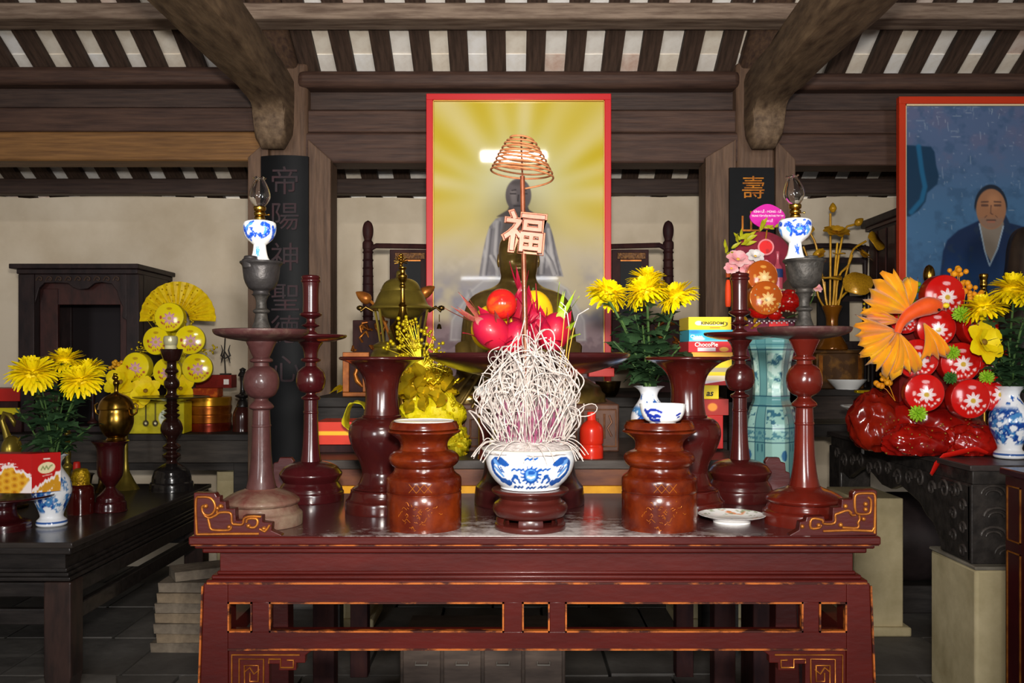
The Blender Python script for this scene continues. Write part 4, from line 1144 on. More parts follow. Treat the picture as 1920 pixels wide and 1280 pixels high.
C = mixc(C, rgb('#5f5a60'), (1 - sstep(.85, 1.0, hd)) * (1 - sstep(343, 353, P[:, 1] + .02 * (P[:, 0] - 972) ** 2)))
C = mixc(C, rgb('#a39da4'), (1 - sstep(2, 9, pdist(P, [(962, 362), (964, 378)]))) * .8)
for q in ([(957, 363), (967, 363)], [(978, 363), (988, 363)], [(964, 386), (980, 386)], [(972, 366), (971, 377)], [(960, 357), (967, 356)], [(978, 356), (986, 357)]):
    C = mixc(C, rgb('#47434a'), (1 - sstep(.6, 2.2, pdist(P, q))) * .8)
Vt = np.stack([P[:, 0], P[:, 1] * 0, P[:, 1]], 1)
Vt = np.stack([(P[:, 0] - 972) / FOC * pd, np.full(len(P), -.002), HC - (P[:, 1] - HZ) / FOC * pd - RP], 1)
np_grid('poster_print', Vt, nu, nv, C * np.array([.86, .83, .78]), GLOSSPRINT, ps, smooth=0)

# ---------------------------------------------------------------- carved seat and dark bronze seated statue
bd = 3.45
seat = thing('carved_plinth', 'brown carved wooden plinth under the bronze statue', 'plinth', (X(975, 3.2), 3.2, SH))
sx_ = S(3.2) * 186; sh_ = H(757, 3.2) - SH
MB().box(-sx_, sx_, 0, .52, 0, sh_).build('plinth_body', M('brown_carved_wood', '#5d3c2b', .5, col2='#3b251e', scale=9, bump=.2), seat, bevel=.006)
for k in range(5):
    b = MB(); xc = -sx_ + (k + .5) * 2 * sx_ / 5; hw = sx_ / 5 - .012; h0, h1 = .02, sh_ - .02
    b.tube([(xc - hw, -.002, h0), (xc - hw, -.002, h1), (xc + hw, -.002, h1), (xc + hw, -.002, h0), (xc - hw, -.002, h0)], .004, 6)
    m_ = (h0 + h1) / 2
    b.tube([(xc - hw * .1, -.002, m_), (xc - hw * .1, -.002, m_ + .03), (xc - hw * .6, -.002, m_ + .03), (xc - hw * .6, -.002, m_ - .035), (xc + hw * .3, -.002, m_ - .035), (xc + hw * .3, -.002, m_ + .05)], .0045, 6)
    b.tube([(xc + hw * .6, -.002, m_ + .045), (xc + hw * .75, -.002, m_ + .02), (xc + hw * .5, -.002, m_), (xc + hw * .75, -.002, m_ - .03)], .004, 6)
    b.build('carved_panel', M('lighter_carving', '#7a5138', .5, col2='#553527', scale=20), seat, smooth=60)
stt = thing('bronze_statue', 'dark bronze seated figure with bowed bare shoulders, behind the fruit tray', 'statue', (X(972, bd), bd, H(758, 3.2)))
s = S(bd); zb_ = H(758, 3.2)
zz = lambda py: H(py, bd) - zb_
# stacked sections: row, half width, half depth, depth offset (px), exponent
SEC = [(775, 150, 90, -20, 2.6), (760, 160, 100, -26, 2.5), (742, 160, 100, -28, 2.4), (722, 148, 94, -24, 2.3), (706, 122, 76, -12, 2.4), (690, 114, 64, 0, 2.5), (653, 109, 58, 2, 2.6), (613, 106, 54, 2, 2.6), (584, 101, 50, 2, 2.6), (567, 95, 46, 3, 2.5), (555, 86, 42, 4, 2.4), (546, 70, 38, 4, 2.2), (539, 50, 33, 4, 2.1), (531, 38, 30, 3, 2.0), (524, 34, 30, 1, 2.0),
       (519, 33, 33, -3, 2.1), (513, 34, 36.5, -6, 2.2), (504, 35.5, 39, -7, 2.2), (492, 36.5, 40, -7, 2.2), (480, 37, 40.5, -6, 2.2), (466, 36.5, 41, -4, 2.2), (454, 33.5, 38, -2, 2.1), (445, 27, 31, 0, 2.0), (438.5, 17, 20, 2, 2.0), (435.5, 2, 2, 3, 2.0)]
sec_s = catmull([q for q in SEC], 4)
nA = 64; ring = []
for (py, hw, hd_, off, ex) in sec_s:
    for i in range(nA):
        t = 2 * PI * i / nA
        cx_, sy_ = math.sin(t), -math.cos(t)
        x = hw * math.copysign(abs(cx_) ** (2 / ex), cx_); yv = hd_ * math.copysign(abs(sy_) ** (2 / ex), sy_) + off
        if 440 < py < 530 and sy_ < 0:      # face
            xx = x; py5 = py + 5.5; g = lambda x0, y0, wx, wy: math.exp(-((xx - x0) / wx) ** 2 - ((py5 - y0) / wy) ** 2)
            yv -= 9.0 * g(0, 496, 4.2, 6) + 5 * g(0, 487, 3.0, 9) - 3.8 * (g(-12, 488, 6.5, 4) + g(12, 488, 6.5, 4)) + 2.2 * (g(-12, 489, 5, 2) + g(12, 489, 5, 2)) \
                + 2.6 * (g(-12, 480, 8, 2.6) + g(12, 480, 8, 2.6)) + 3.0 * g(0, 508, 7.5, 2) + 3.2 * g(0, 513.5, 6.5, 2) - 2.2 * g(0, 510.7, 9, 1.2) + 3.8 * g(0, 522, 8, 4.5) + 2.0 * (g(-19, 500, 8, 7) + g(19, 500, 8, 7))
        if 565 < py < 700:                   # upper arms set off from the chest
            yv += 4.0 * math.exp(-((abs(x) - 72) / 5) ** 2) * (1 if sy_ < 0 else 0)
        if py > 700:                         # robe folds over the crossed legs
            yv -= 6 * math.sin(x * .11 + py * .06) * (1 if sy_ < 0 else 0); x *= 1 + .012 * math.sin(py * .4 + x * .05)
        ring.append((x * s, yv * s, zz(py)))
m_ = len(sec_s)
b = MB(); b.add(ring, [(j * nA + i, j * nA + (i + 1) % nA, (j + 1) * nA + (i + 1) % nA, (j + 1) * nA + i) for j in range(m_ - 1) for i in range(nA)] + [tuple(range(nA)), tuple((m_ - 1) * nA + i for i in range(nA))])
b.build('figure', BRONZE, stt, smooth=80)
for sg in (-1, 1):
    b = MB(); b.ball((sg * 37 * s, 2 * s, zz(490)), (3.4 * s, 8 * s, 15 * s), 12, 10, lambda d_: 1 - .25 * max(0, -d_[2]))
    b.build('ear', BRONZE, stt, smooth=80)
b = MB()
for k in range(7):
    t = k / 6
    b.tube([((-52 + 60 * t) * s, (-62 - 6 * t) * s, zz(640 + 10 * t)), ((-75 + 75 * t) * s, (-100 - 8 * math.sin(t * 3)) * s, zz(690)), ((-110 + 120 * t) * s, -128 * s, zz(735)), ((-128 + 140 * t) * s, -132 * s, zz(757))], 3.4 * s, 6)
b.build('robe_fold', BRONZE, stt, smooth=80)
b = MB()
for sg in (-1, 1):
    b.tube([(sg * 98 * s, -20 * s, zz(650)), (sg * 96 * s, -45 * s, zz(690)), (sg * 60 * s, -88 * s, zz(712)), (sg * 18 * s, -102 * s, zz(716))], [20 * s, 19 * s, 15 * s, 11 * s], 12)
b.build('forearms', BRONZE, stt, smooth=80)

# ---------------------------------------------------------------- chrysanthemum bouquets
def petal_head(name, R_, mat, seed):
    r6 = random.Random(seed); b = MB()
    for L, (n_, el, ln, w_) in enumerate(((20, -.62, 1.0, .17), (24, -.30, 1.02, .17), (25, -.02, 1.0, .17), (24, .24, .95, .17), (22, .48, .86, .17), (20, .72, .75, .16), (16, .96, .64, .16), (12, 1.2, .54, .15), (7, 1.42, .46, .14))):
        for k in range(n_):
            th = 2 * PI * (k + .5 * (L % 2)) / n_ + r6.uniform(-.09, .09)
            e0 = el + r6.uniform(-.12, .12); lg = ln * R_ * r6.uniform(.86, 1.06)
            out = Vector((math.sin(th), -math.cos(th), 0)); up = Vector((0, 0, 1)); sd = Vector((math.cos(th), math.sin(th), 0))
            base = len(b.v)
            p = out * R_ * .06 + up * R_ * (.10 + .20 * max(0, el)); e = e0 + .35
            for i in range(5):
                t = i / 4
                wd = w_ * R_ * (.45 + .75 * t if t < .75 else 1.0 - 1.3 * (t - .75)) * (1 if i < 4 else .55)
                dirn = out * math.cos(e) + up * math.sin(e); nrm = up * math.cos(e) - out * math.sin(e)
                b.v += [tuple(p - sd * wd * .5 + nrm * wd * .22), tuple(p), tuple(p + sd * wd * .5 + nrm * wd * .22)]
                p = p + dirn * lg / 4; e += (-.26 if L < 3 else (-.10 if L < 5 else .12))
            for i in range(4):
                for q in (0, 1): b.f.append((base + i * 3 + q, base + i * 3 + q + 1, base + (i + 1) * 3 + q + 1, base + (i + 1) * 3 + q))
    b.ball((0, 0, R_ * .12), (R_ * .45, R_ * .45, R_ * .34), 12, 8)
    b.c = [(1, 1, 1)] * len(b.v)
    return b.mesh(name, mat, 60, weld=False)
def leaf_mesh(name, mat):
    b = MB(); n_ = 12
    for i in range(n_ + 1):
        t = i / n_
        wd = .30 * math.sin(PI * min(1, t * 1.02) ** .8) * (1 + .34 * math.sin(t * 21)) if 0 < t < 1 else 0.006
        z = .10 * math.sin(t * 2.6) - .28 * t * t
        b.v += [(-wd, t, z + .10 * wd), (0, t, z - .02), (wd, t, z + .10 * wd)]
    for i in range(n_):
        for q in (0, 1): b.f.append((i * 3 + q, i * 3 + q + 1, (i + 1) * 3 + q + 1, (i + 1) * 3 + q))
    b.c = [(1, 1, 1)] * len(b.v)
    return b.mesh(name, mat, 70)
HEADS = [petal_head('flower_head', 1.0, PETAL_Y, 3 + i) for i in range(3)]
LEAVES = [leaf_mesh('leaf', LEAFM), leaf_mesh('leaf', M('pale_chrysanthemum_leaf', '#3f5c39', .5, col2='#2a4429', scale=25))]
def flower_stem(lab, grp, base, head, R_, tilt, dcam, seed, nleaf=12, lsz=.095):
    """base, head: world points; the stem leans out to its bloom"""
    r7 = random.Random(seed)
    root = thing('chrysanthemum', lab, 'flower', base, grp)
    h = Vector(head) - Vector(base)
    mid = Vector((h.x * .28, h.y * .28, h.z * .55))
    pts = [(1 - t) ** 2 * Vector((0, 0, 0)) + 2 * t * (1 - t) * mid + t * t * h for t in [i / 8 for i in range(9)]]
    if R_:
        MB().tube(pts, [.0042] * 8 + [.0055], 7).build('stem', STEMM, root)
        q = Vector((h.x * 1.0, h.y - abs(h.z) * .3, h.z)).normalized()
        o = link_mesh('flower_head', HEADS[seed % 3], root, pts[-1], (tilt[1], tilt[0], r7.uniform(0, 6)), (R_, R_, R_ * .82))
    else:
        MB().tube(pts, .003, 6).build('stem', STEMM, root)
    for k in range(nleaf):
        t = .16 + .80 * (k + r7.random()) / nleaf
        i = min(7, int(t * 8)); p = pts[i].lerp(pts[i + 1], t * 8 - i)
        th = k * 2.4 + r7.uniform(-.5, .5)
        ln = lsz * r7.uniform(.7, 1.15) * (1.05 - .35 * t)
        link_mesh('leaf', LEAVES[k % 2], root, p, (r7.uniform(-.1, .75), r7.uniform(-.4, .4), th), (ln * 1.1, ln, ln))
    return root
VASE_BW = [(0, 990), (25, 990), (25, 990), (28, 987), (27, 980), (22, 975), (22, 975), (21, 970), (26, 955), (34, 935), (36, 920), (33, 903), (24, 888), (18, 878), (17, 871), (20, 864), (26, 858), (30, 855.5), (30, 855.5), (28, 855), (28, 855), (18, 864), (15, 876), (15, 900), (0, 905)]
def vase_paint(seed, yb0=990):
    def fn(P, C):
        y = P[:, 1] - yb0 + 990
        n1 = vnoise(P + 300, .045, seed); n2 = vnoise(P + 300, .09, seed + 4)
        m = sstep(.44, .50, n1 * .6 + n2 * .4) * sstep(890, 902, y) * (1 - sstep(958, 966, y))
        C = mixc(C, rgb('#17408f'), m)
        C = mixc(C, rgb('#4f93c8'), m * sstep(.50, .60, n2) * .8)
        C = mixc(C, rgb('#dfe9f2'), sstep(.60, .66, vnoise(P + 90, .12, seed + 7)) * m)
        C = mixc(C, rgb('#1d4690'), (1 - sstep(1.2, 2.2, np.abs(y - 982))) * .9)
        C = mixc(C, rgb('#2a5aa8'), sstep(.56, .60, n2) * sstep(868, 876, y) * (1 - sstep(886, 892, y)))
        return C
    return fn
def bouquet(side, cx, d, yb, sc_px, blooms, extra, vlab, seed):
    """vase with stems; sc_px scales the vase profile"""
    hb = H(yb, d)
    root = thing('flower_vase', vlab, 'vase', (X(cx, d), d, hb), 'blue and white flower vases')
    prof = [(r * sc_px, yb - (990 - y) * sc_px) for r, y in VASE_BW]
    s = S(d)
    p = dense_profile(prof, 90); n = 120
    thv = np.linspace(-PI, PI, n, endpoint=False)
    T, Rr = np.meshgrid(thv, p[:, 0]); _, Y = np.meshgrid(thv, p[:, 1])
    wav = 1 + .05 * np.sin(T * 6) * sstep(yb - 128 * sc_px, yb - 135 * sc_px, Y)
    V = np.stack([Rr * wav * s * np.sin(T), -Rr * wav * s * np.cos(T), (yb - Y) * s], -1).reshape(-1, 3)
    Pp = np.stack([(36 * T).ravel(), ((Y - yb) / sc_px + 990).ravel()], 1)
    np_grid('vase_body', V, n, len(p), vase_paint(seed)(Pp, np.tile(rgb('#eceef2'), (len(Pp), 1))), PAINTED, root, wrap=True)
    mouth = H(yb - 118 * sc_px, d)
    for i, (px, py, rp, dz, tl, lab) in enumerate(blooms):
        r8 = random.Random(seed * 31 + i)
        b0 = (X(cx, d) + r8.uniform(-.012, .012), d + r8.uniform(-.012, .012), mouth - .02)
        flower_stem(lab, 'chrysanthemums in the %s vase' % side, b0, (X(px, d + dz), d + dz, H(py + rp * .35, d + dz)), rp * s * 1.22, tl, d, seed * 7 + i, 13)
    NTH = ('leftmost', 'second from the left', 'third from the left', 'fourth from the left', 'fifth from the left', 'sixth from the left', 'rightmost')
    order = sorted(range(len(extra)), key=lambda q: extra[q][0])
    for i, (px, py, dz) in enumerate(extra):
        k = order.index(i); nth = NTH[-1] if k == len(extra) - 1 else NTH[k]
        b0 = (X(cx, d) + .01 * math.sin(i * 2), d + .01 * math.cos(i * 2), mouth - .02)
        flower_stem('leafy green sprig without bloom, %s of those in the %s vase' % (nth, side), 'leafy sprigs in the %s vase' % side, b0, (X(px, d + dz), d + dz, H(py, d + dz)), 0, (0, 0), d, seed * 13 + i, 14, .10)
bouquet('centre', 1217, 3.06, 852, .95,
        [(1137, 545, 33, -.03, (-.45, .25), 'yellow chrysanthemum at the far left of the centre bouquet'), (1213, 520, 33, .05, (0, .1), 'topmost yellow chrysanthemum of the centre bouquet'),
         (1213, 541, 37, -.08, (.05, .38), 'yellow chrysanthemum facing forward in the middle of the centre bouquet'), (1272, 549, 34, -.02, (.42, .22), 'yellow chrysanthemum at the right of the centre bouquet')],
        [(1165, 600, -.03), (1190, 590, .04), (1240, 590, .05), (1255, 610, -.04), (1150, 640, .02), (1275, 650, .03), (1205, 610, -.08)], 'blue and white vase of chrysanthemums standing behind the right lacquer jar', 5)

# ---------------------------------------------------------------- stack of sweet boxes right of centre
def pbox(name, lab, x0, x1, y0, y1, d, dep, face, grp=None, other=None, cat='box', rz=0, print_fn=None, nu=90, nv=36):
    """carton: front face rectangle in px at depth d; print_fn paints the front"""
    hb = H(y1, d); s = S(d)
    root = thing(name, lab, cat, (X((x0 + x1) / 2, d), d, hb), grp, rz)
    hw, hh = (x1 - x0) / 2 * s, (y1 - y0) * s
    MB().box(-hw, hw, 0.0006, dep, 0, hh).build('carton', other or face, root, bevel=.002)
    if print_fn:
        u = np.linspace(-hw, hw, nu); v = np.linspace(hh, 0, nv); U, V_ = np.meshgrid(u, v)
        P = np.stack([((U / hw + 1) * 50).ravel(), ((1 - V_ / hh) * 100).ravel()], 1)       # 0..100 both ways
        C = print_fn(P, np.tile(rgb('#ffffff'), (len(P), 1)))
        np_grid('front_print', np.stack([U.ravel(), 0 * U.ravel(), V_.ravel()], 1), nu, nv, C, PRINT, root, smooth=0)
    return root, hw, hh
CARD = lambda c: M('card_%s' % c[1:], c, .45)
def pf_yellow(P, C):
    C = C * 0 + rgb('#ecd021'); C = mixc(C, rgb('#f0e7c4'), (1 - sstep(3, 8, np.abs(P[:, 1] - 62))) * sstep(26, 34, P[:, 0]) * (1 - sstep(76, 84, P[:, 0])))
    C = mixc(C, rgb('#f3ead8'), 1 - sstep(8, 10, np.hypot((P[:, 0] - 24), (P[:, 1] - 48) * .5)))
    C = mixc(C, rgb('#d8921c'), (1 - sstep(3, 6, np.abs(P[:, 1] - 84))) * sstep(48, 52, P[:, 0]) * (1 - sstep(72, 76, P[:, 0])))
    return mixc(C, rgb('#4a4416'), 1 - sstep(1, 2.5, pdist(P, [(84, 40), (90, 44), (90, 62), (86, 72), (78, 74)])))
def pf_blue(P, C):
    C = C * 0 + rgb('#2fb4cf'); C = mixc(C, rgb('#1b86c8'), 1 - sstep(5, 24, np.hypot(P[:, 0] - 12, P[:, 1] - 20)))
    C = mixc(C, rgb('#c6dce0'), 1 - sstep(8, 12, np.hypot((P[:, 0] - 22) * .7, (P[:, 1] - 78) * .5))); return mixc(C, rgb('#7cc6d6'), sstep(80, 92, P[:, 1]) * .7)
def pf_red(P, C):
    C = C * 0 + rgb('#c4101c'); C = mixc(C, rgb('#efe0e2'), 1 - sstep(0, 2, np.maximum(np.abs(P[:, 0] - 42) - 20, (np.abs(P[:, 1] - 74) - 16) * .8)))
    return mixc(C, rgb('#e8a63a'), 1 - sstep(9, 13, np.hypot(P[:, 0] - 82, (P[:, 1] - 74) * .5)))
STK = 'stacked sweet boxes behind the right vase'
d = 3.22
pbox('sweet_box', 'maroon carton with orange emblem, lowest carton behind the right lacquer vase', 1287, 1366, 748, 778, d, .17, CARD('#9c2420'), STK, print_fn=lambda P, C: mixc(C * 0 + rgb('#a5281f'), rgb('#e08a2c'), 1 - sstep(9, 14, np.hypot(P[:, 0] - 62, (P[:, 1] - 50) * .45))))
pbox('tea_tin', 'red lidded tin under the maroon carton behind the right vase', 1292, 1356, 778, 841, d, .16, CARD('#b81c18'), STK, cat='tin')
r_, hw, hh = pbox('sweet_box', 'plain yellow carton with black lettering, middle of the stack behind the right vase', 1283, 1348, 722, 748, d - .01, .16, CARD('#e6c81c'), STK)
text('as', .030, BLACK_INK, r_, (hw * .46, -.0006, hh * .42), off=.0008, shear=.2)
pbox('sweet_box', 'white and red carton under yellow ones in the stack behind the right vase', 1300, 1370, 704, 722, d, .15, CARD('#e2d2bc'), STK, print_fn=lambda P, C: mixc(mixc(C * 0 + rgb('#e8d8bc'), rgb('#f2e6f0'), sstep(45, 60, P[:, 1])), rgb('#b80f18'), sstep(60, 66, P[:, 1] + .6 * (P[:, 0] - 70))))
pbox('sweet_box', 'yellow and grey carton just below the vase lip in the stack', 1290, 1372, 672, 704, d, .17, CARD('#d8bc1c'), STK, print_fn=lambda P, C: mixc(mixc(C * 0 + rgb('#e6c81c'), rgb('#a79a7a'), (1 - sstep(10, 16, np.abs(P[:, 1] - 66))) * sstep(40, 50, P[:, 0])), rgb('#e08a1a'), 1 - sstep(10, 16, np.hypot(P[:, 0] - 22, P[:, 1] - 60))))
pbox('sweet_box', 'thin orange yellow carton under the red box in the stack', 1297, 1374, 660, 672, d, .16, CARD('#e8a93c'), STK)
r_, hw, hh = pbox('sweet_box', 'red carton with white label band, third from the top of the stack', 1291, 1372, 640, 660, d, .18, CARD('#c4101c'), STK, print_fn=pf_red)
text('ChocoPie', .021, WHITE_INK, r_, (-hw * .18, -.0006, hh * .70), off=.0004)
r_, hw, hh = pbox('sweet_box', 'turquoise blue carton under the topmost yellow box', 1292, 1374, 618, 640, d, .18, CARD('#2fb4cf'), STK, print_fn=pf_blue)
text('Choco', .016, WHITE_INK, r_, (-hw * .66, -.0006, hh * .42), off=.0003)
r_, hw, hh = pbox('sweet_box', 'topmost yellow carton with dark lettering in the stack', 1291, 1371, 594, 618, d, .18, CARD('#ecd021'), STK, print_fn=pf_yellow)
text('KINGDOM', .015, M('olive_ink', '#4a4416', .5), r_, (hw * .12, -.0006, hh * .50), off=.0004, sx=1.15)

# red plastic bottle behind the incense bowl
d = 3.02
turned('red_bottle', 'red plastic bottle with red cap behind the incense bowl on its right', 'bottle', 1109, d, 858,
       [('bottle_body', [(0, 876), (21, 876), (21, 876), (22, 873), (22, 838), (22, 838), (20, 834), (22, 830), (22, 830), (22, 806), (18, 796), (10, 789), (7, 786)], M('red_plastic', '#d62c18', .3, coat=.3)),
        ('cap', [(8, 787), (8, 774), (6, 772), (0, 772)], M('red_cap_plastic', '#e03020', .35))], base_h=SH, n=32)
# ceramic cups of tea on little red stands beside the statue, left of the tangle
turned('cup_stand', 'small red lacquer goblet stand with a white cup, left of the incense tangle', 'stand', 908, 3.0, 850,
       [('pedestal', [(0, 859), (20, 859), (20, 855), (12, 846), (11, 800), (11, 770), (7, 762), (7, 752), (13, 742), (28, 735), (30, 731), (0, 731)], LACQ_R),
        ('white_cup', [(0, 732), (14, 732), (17, 725), (20, 716), (19, 716), (15, 726), (0, 729)], WHITEP)], base_h=SH, n=32)
# red card and dim brass at right behind the tray
pbox('red_card_box', 'flat red box behind the right end of the pedestal tray', 1104, 1152, 690, 706, 4.1, .10, RED_CARD)
turned('brass_cup', 'small amber brass cup under the red box behind the pedestal tray', 'cup', 1140, 4.12, 737, [('cup_body', [(0, 744), (18, 744), (14, 738), (20, 728), (24, 710), (24, 709), (0, 709)], BRASS_D)], base_h=RP, n=28)

# ---------------------------------------------------------------- brass burner with a pagoda lid, left of the poster
d = 3.42
bb = turned('brass_burner', 'large olive brass incense burner with domed lid left of the poster', 'burner', 752, d, 836,
            [('foot', [(0, 836), (44, 836), (44, 830), (34, 818), (24, 800), (20, 780), (26, 765)], BRASS_O),
             ('belly', [(26, 766), (46, 745), (60, 715), (62, 690), (56, 665), (50, 655), (52, 648), (46, 644), (34, 640), (0, 640)], BRASS_O),
             ('lid_skirt', [(0, 600), (30, 596), (44, 584), (58, 580), (58, 576), (50, 570), (44, 556), (38, 546), (36, 544), (0, 544)], BRASS_O),
             ('lid_dome', [(37, 545), (36, 556), (37, 556), (38, 552), (36, 540), (30, 530), (20, 524), (10, 521), (9, 512), (6, 508), (0, 508)], BRASS_O),
             ('column', [(0, 640), (14, 640), (22, 630), (24, 622), (14, 612), (9, 600), (8, 596)], BRASS_O)], n=48, base_h=SH)
s = S(d)
b = MB()
for k in range(6):
    t = 2 * PI * k / 6 + .3
    b.tube([(52 * s * math.sin(t), -52 * s * math.cos(t), (836 - 580) * s), (46 * s * math.sin(t), -46 * s * math.cos(t), (836 - 612) * s), (40 * s * math.sin(t), -40 * s * math.cos(t), (836 - 650) * s)], .005, 6)
b.build('lid_strut', BRASS_O, bb)
fin = MB()
zf = lambda py: (836 - py) * s
for k in range(7): fin.ball((0, 0, zf(508 - k * 5)), (5.5 * s if k % 2 else 4 * s, 5.5 * s, 3 * s), 10, 6)
fin.tube([(0, 0, zf(520)), (0, 0, zf(476))], 2.2 * s, 8)
for k in range(11):
    a = -1.9 + 3.8 * k / 10
    fin.tube([(0, 0, zf(492)), (13 * s * math.sin(a), 0, zf(490 - 13 * math.cos(a)))], 1.1 * s, 5)
fin.build('finial', BRASS, bb, smooth=60)
for sg, px0 in ((-1, 705), (1, 800)):
    hnd = MB()
    x0 = sg * 52 * s
    hnd.tube([(x0, 0, zf(584)), (x0 + sg * 14 * s, -.01, zf(576)), (x0 + sg * 22 * s, -.01, zf(584)), (x0 + sg * 27 * s, -.01, zf(574))], .006, 8)
    hnd.ball((x0 + sg * 24 * s, -.01, zf(578)), (7 * s, 5 * s, 5 * s), 10, 6)
    if sg > 0: hnd.tube([(x0 + 20 * s, -.01, zf(590)), (x0 + 20 * s, -.01, zf(604))], .002, 5).lathe([(0, 0), (5 * s, -.002), (3 * s, .014), (0, .018)], 10, (x0 + 20 * s, -.01, zf(616)))
    hnd.build('dragon_handle', BRASS_D, bb, smooth=60)
# gilt lotus buds rising behind the burner
for px, py, lean, lab in ((687, 552, -1, 'gilt lotus bud leaning left behind the brass burner'), (790, 541, 1, 'gilt lotus bud leaning right behind the brass burner')):
    dd = 3.62; s = S(dd)
    r_ = thing('gilt_lotus_bud', lab, 'ornament', (X(752 + lean * 20, dd), dd, SH))
    hx, hz_ = X(px, dd) - X(752 + lean * 20, dd), H(py, dd) - SH
    MB().tube([(0, 0, 0), (0, 0, hz_ * .7), (hx * .4, 0, hz_ * .88), (hx * .85, 0, hz_ * .96)], .006, 8).build('stem', GILT, r_)
    bm_ = MB().lathe(catmull([(0, 0), (8 * s, 4 * s), (11 * s, 12 * s), (8 * s, 24 * s), (2 * s, 33 * s), (0, 34 * s)]), 16)
    bm_.xf(Matrix.Translation((hx * .8, 0, hz_ * .95)) @ Matrix.Rotation(lean * 1.0, 4, 'Y')); bm_.build('bud', GILT, r_, smooth=60)
# slender brass candle holder before the burner
turned('brass_candle_holder', 'slender bright brass candle holder in front of the brass burner', 'candlestick', 755, 3.28, 842,
       [('base', [(0, 843), (26, 843), (26, 838), (16, 830), (7, 800), (6, 700), (8, 660), (24, 614), (23, 611), (14, 600), (8, 586), (6, 575), (8, 571), (5, 565), (4, 540), (6, 536), (4, 530), (7, 524), (9, 516), (5, 512), (5, 505), (7, 503), (7, 500), (0, 500)], BRASS)], n=24, base_h=SH)

# gilt carved little frame and a gold sprig on the platform, left
d = 4.12
gf = thing('gilt_screen', 'small carved amber gilt screen standing left of the lacquer vase mouth', 'frame', (X(668, d), d, RP))
s = S(d); hh = H(660, d) - RP; hw = 25 * s
for q in ((-hw, hw, hh - .022, hh), (-hw, hw, 0, .02), (-hw, -hw + .03, .02, hh - .022), (hw - .03, hw, .02, hh - .022)):
    MB().box(q[0], q[1], -.012, .02, q[2], q[3]).build('frame_member', M('orange_gilt_wood', '#a8622a', .45, metal=.3, col2='#7c431e', scale=20), gf, bevel=.003)
MB().box(-hw + .02, hw - .02, .0, .012, .01, hh - .01).build('dark_panel', DARKRED, gf)
b = MB(); b.tube([(-.012, -.004, hh * .85), (.012, -.008, hh * .7), (-.004, -.008, hh * .5), (.006, -.008, hh * .35), (.03, -.006, hh * .22)], [.008, .012, .010, .012, .006], 8)
b.build('carved_scroll', GILT, gf, smooth=70)
gs = thing('gold_sprig', 'sprig of gold foil leaves lying on the platform left of the gilt screen', 'ornament', (X(632, d), d, RP + .01))
for k in range(7):
    b = MB(); L_ = .055; b.prism([(0, 0), (.012, L_ * .4), (.007, L_ * .8), (0, L_), (-.007, L_ * .8), (-.012, L_ * .4)], 0, .0015, 'z')
    o = b.build('foil_leaf', GOLDF, gs, smooth=0); setM(o, ((k - 3) * .012, 0, .004 + .006 * (k % 3)), (.5 + .2 * (k % 2), .3 * math.sin(k), -1.0 + k * .12))
# striped red and yellow carton on the second table, left
r_, hw, hh = pbox('striped_box', 'red carton with a yellow stripe lying left of the lacquer vase', 589, 672, 791, 833, 3.18, .2, CARD('#c83018'), print_fn=lambda P, C: mixc(C * 0 + rgb('#cf3014'), rgb('#f0b41c'), 1 - sstep(7, 11, np.abs(P[:, 1] - 50))))
for hgt, nm, lab in ((.011, 'wooden_tray', 'dark red tray under the striped carton'),):
    tr = thing(nm, lab, 'tray', (X(632, 3.2), 3.2, SH)); MB().box(-.10, .12, -.03, .2, 0, max(.004, H(833, 3.18) - SH - .001)).build('tray_board', DARKRED, tr, bevel=.003)

# ---------------------------------------------------------------- gold wrapped offering bundle, left of the tangle
d = 3.12
gb = thing('gold_offering_bundle', 'yellow gauze wrapped gold foil offering with berry sprays, between vase and incense bowl', 'offering', (X(800, d), d, SH))
s = S(d)
GAUZE = M('yellow_gauze', '#e3d412', .5, col2='#cdb60e', scale=30, alpha=.93, bump=.4, bscale=80)
def crumple(name, cx, cy, rx, rz, ry, mat, seed, amp, dd=0.0):
    rr = random.Random(seed); ph = [rr.uniform(0, 6) for _ in range(8)]
    f = lambda q: 1 + amp * (math.sin(q[0] * 7 + ph[0]) * math.sin(q[2] * 6 + ph[1]) + .6 * math.sin(q[0] * 15 + q[2] * 11 + ph[2]) + .4 * math.sin(q[1] * 17 + q[2] * 21 + ph[3]))
    return MB().ball((X(cx, d) - X(800, d), dd, H(cy, d) - SH), (rx * s, ry * s, rz * s), 40, 26, f).build(name, mat, gb, smooth=25)
crumple('gauze_wrap', 812, 788, 62, 56, 40, GAUZE, 1, .10)
crumple('gauze_tail', 852, 826, 30, 34, 26, M('olive_gold_tinsel', '#a9a013', .35, metal=.35, col2='#d6c21e', scale=60, bump=.6, bscale=120), 2, .14, -.03)
crumple('foil_body', 800, 724, 50, 44, 34, M('crushed_gold_foil', '#e9c61a', .3, metal=.35, col2='#b58a12', scale=16, bump=.7, bscale=40), 3, .16, .02)
b = MB(); rr = random.Random(5)
nb_ = 26
for k in range(nb_ + 1):
    a = 2 * PI * k / nb_
    px, py = 676 + 26 * math.cos(a) + 4 * math.sin(2 * a), 782 + 30 * math.sin(a) + .25 * 26 * math.cos(a)
    for m in range(5): b.v.append((X(px, d) - X(800, d) + .004 * math.sin(m * 2 + k), -.07 + .028 * m, H(py, d) - SH + .004 * math.sin(m * 1.7 + k * .9)))
for k in range(nb_):
    for m in range(4): b.f.append((k * 5 + m, k * 5 + m + 1, k * 5 + m + 6, k * 5 + m + 5))
b.c = [(1, 1, 1)] * len(b.v)
bo = b.build('gauze_bow', M('sheer_yellow_gauze', '#dcd022', .5, alpha=.72), gb, smooth=60)
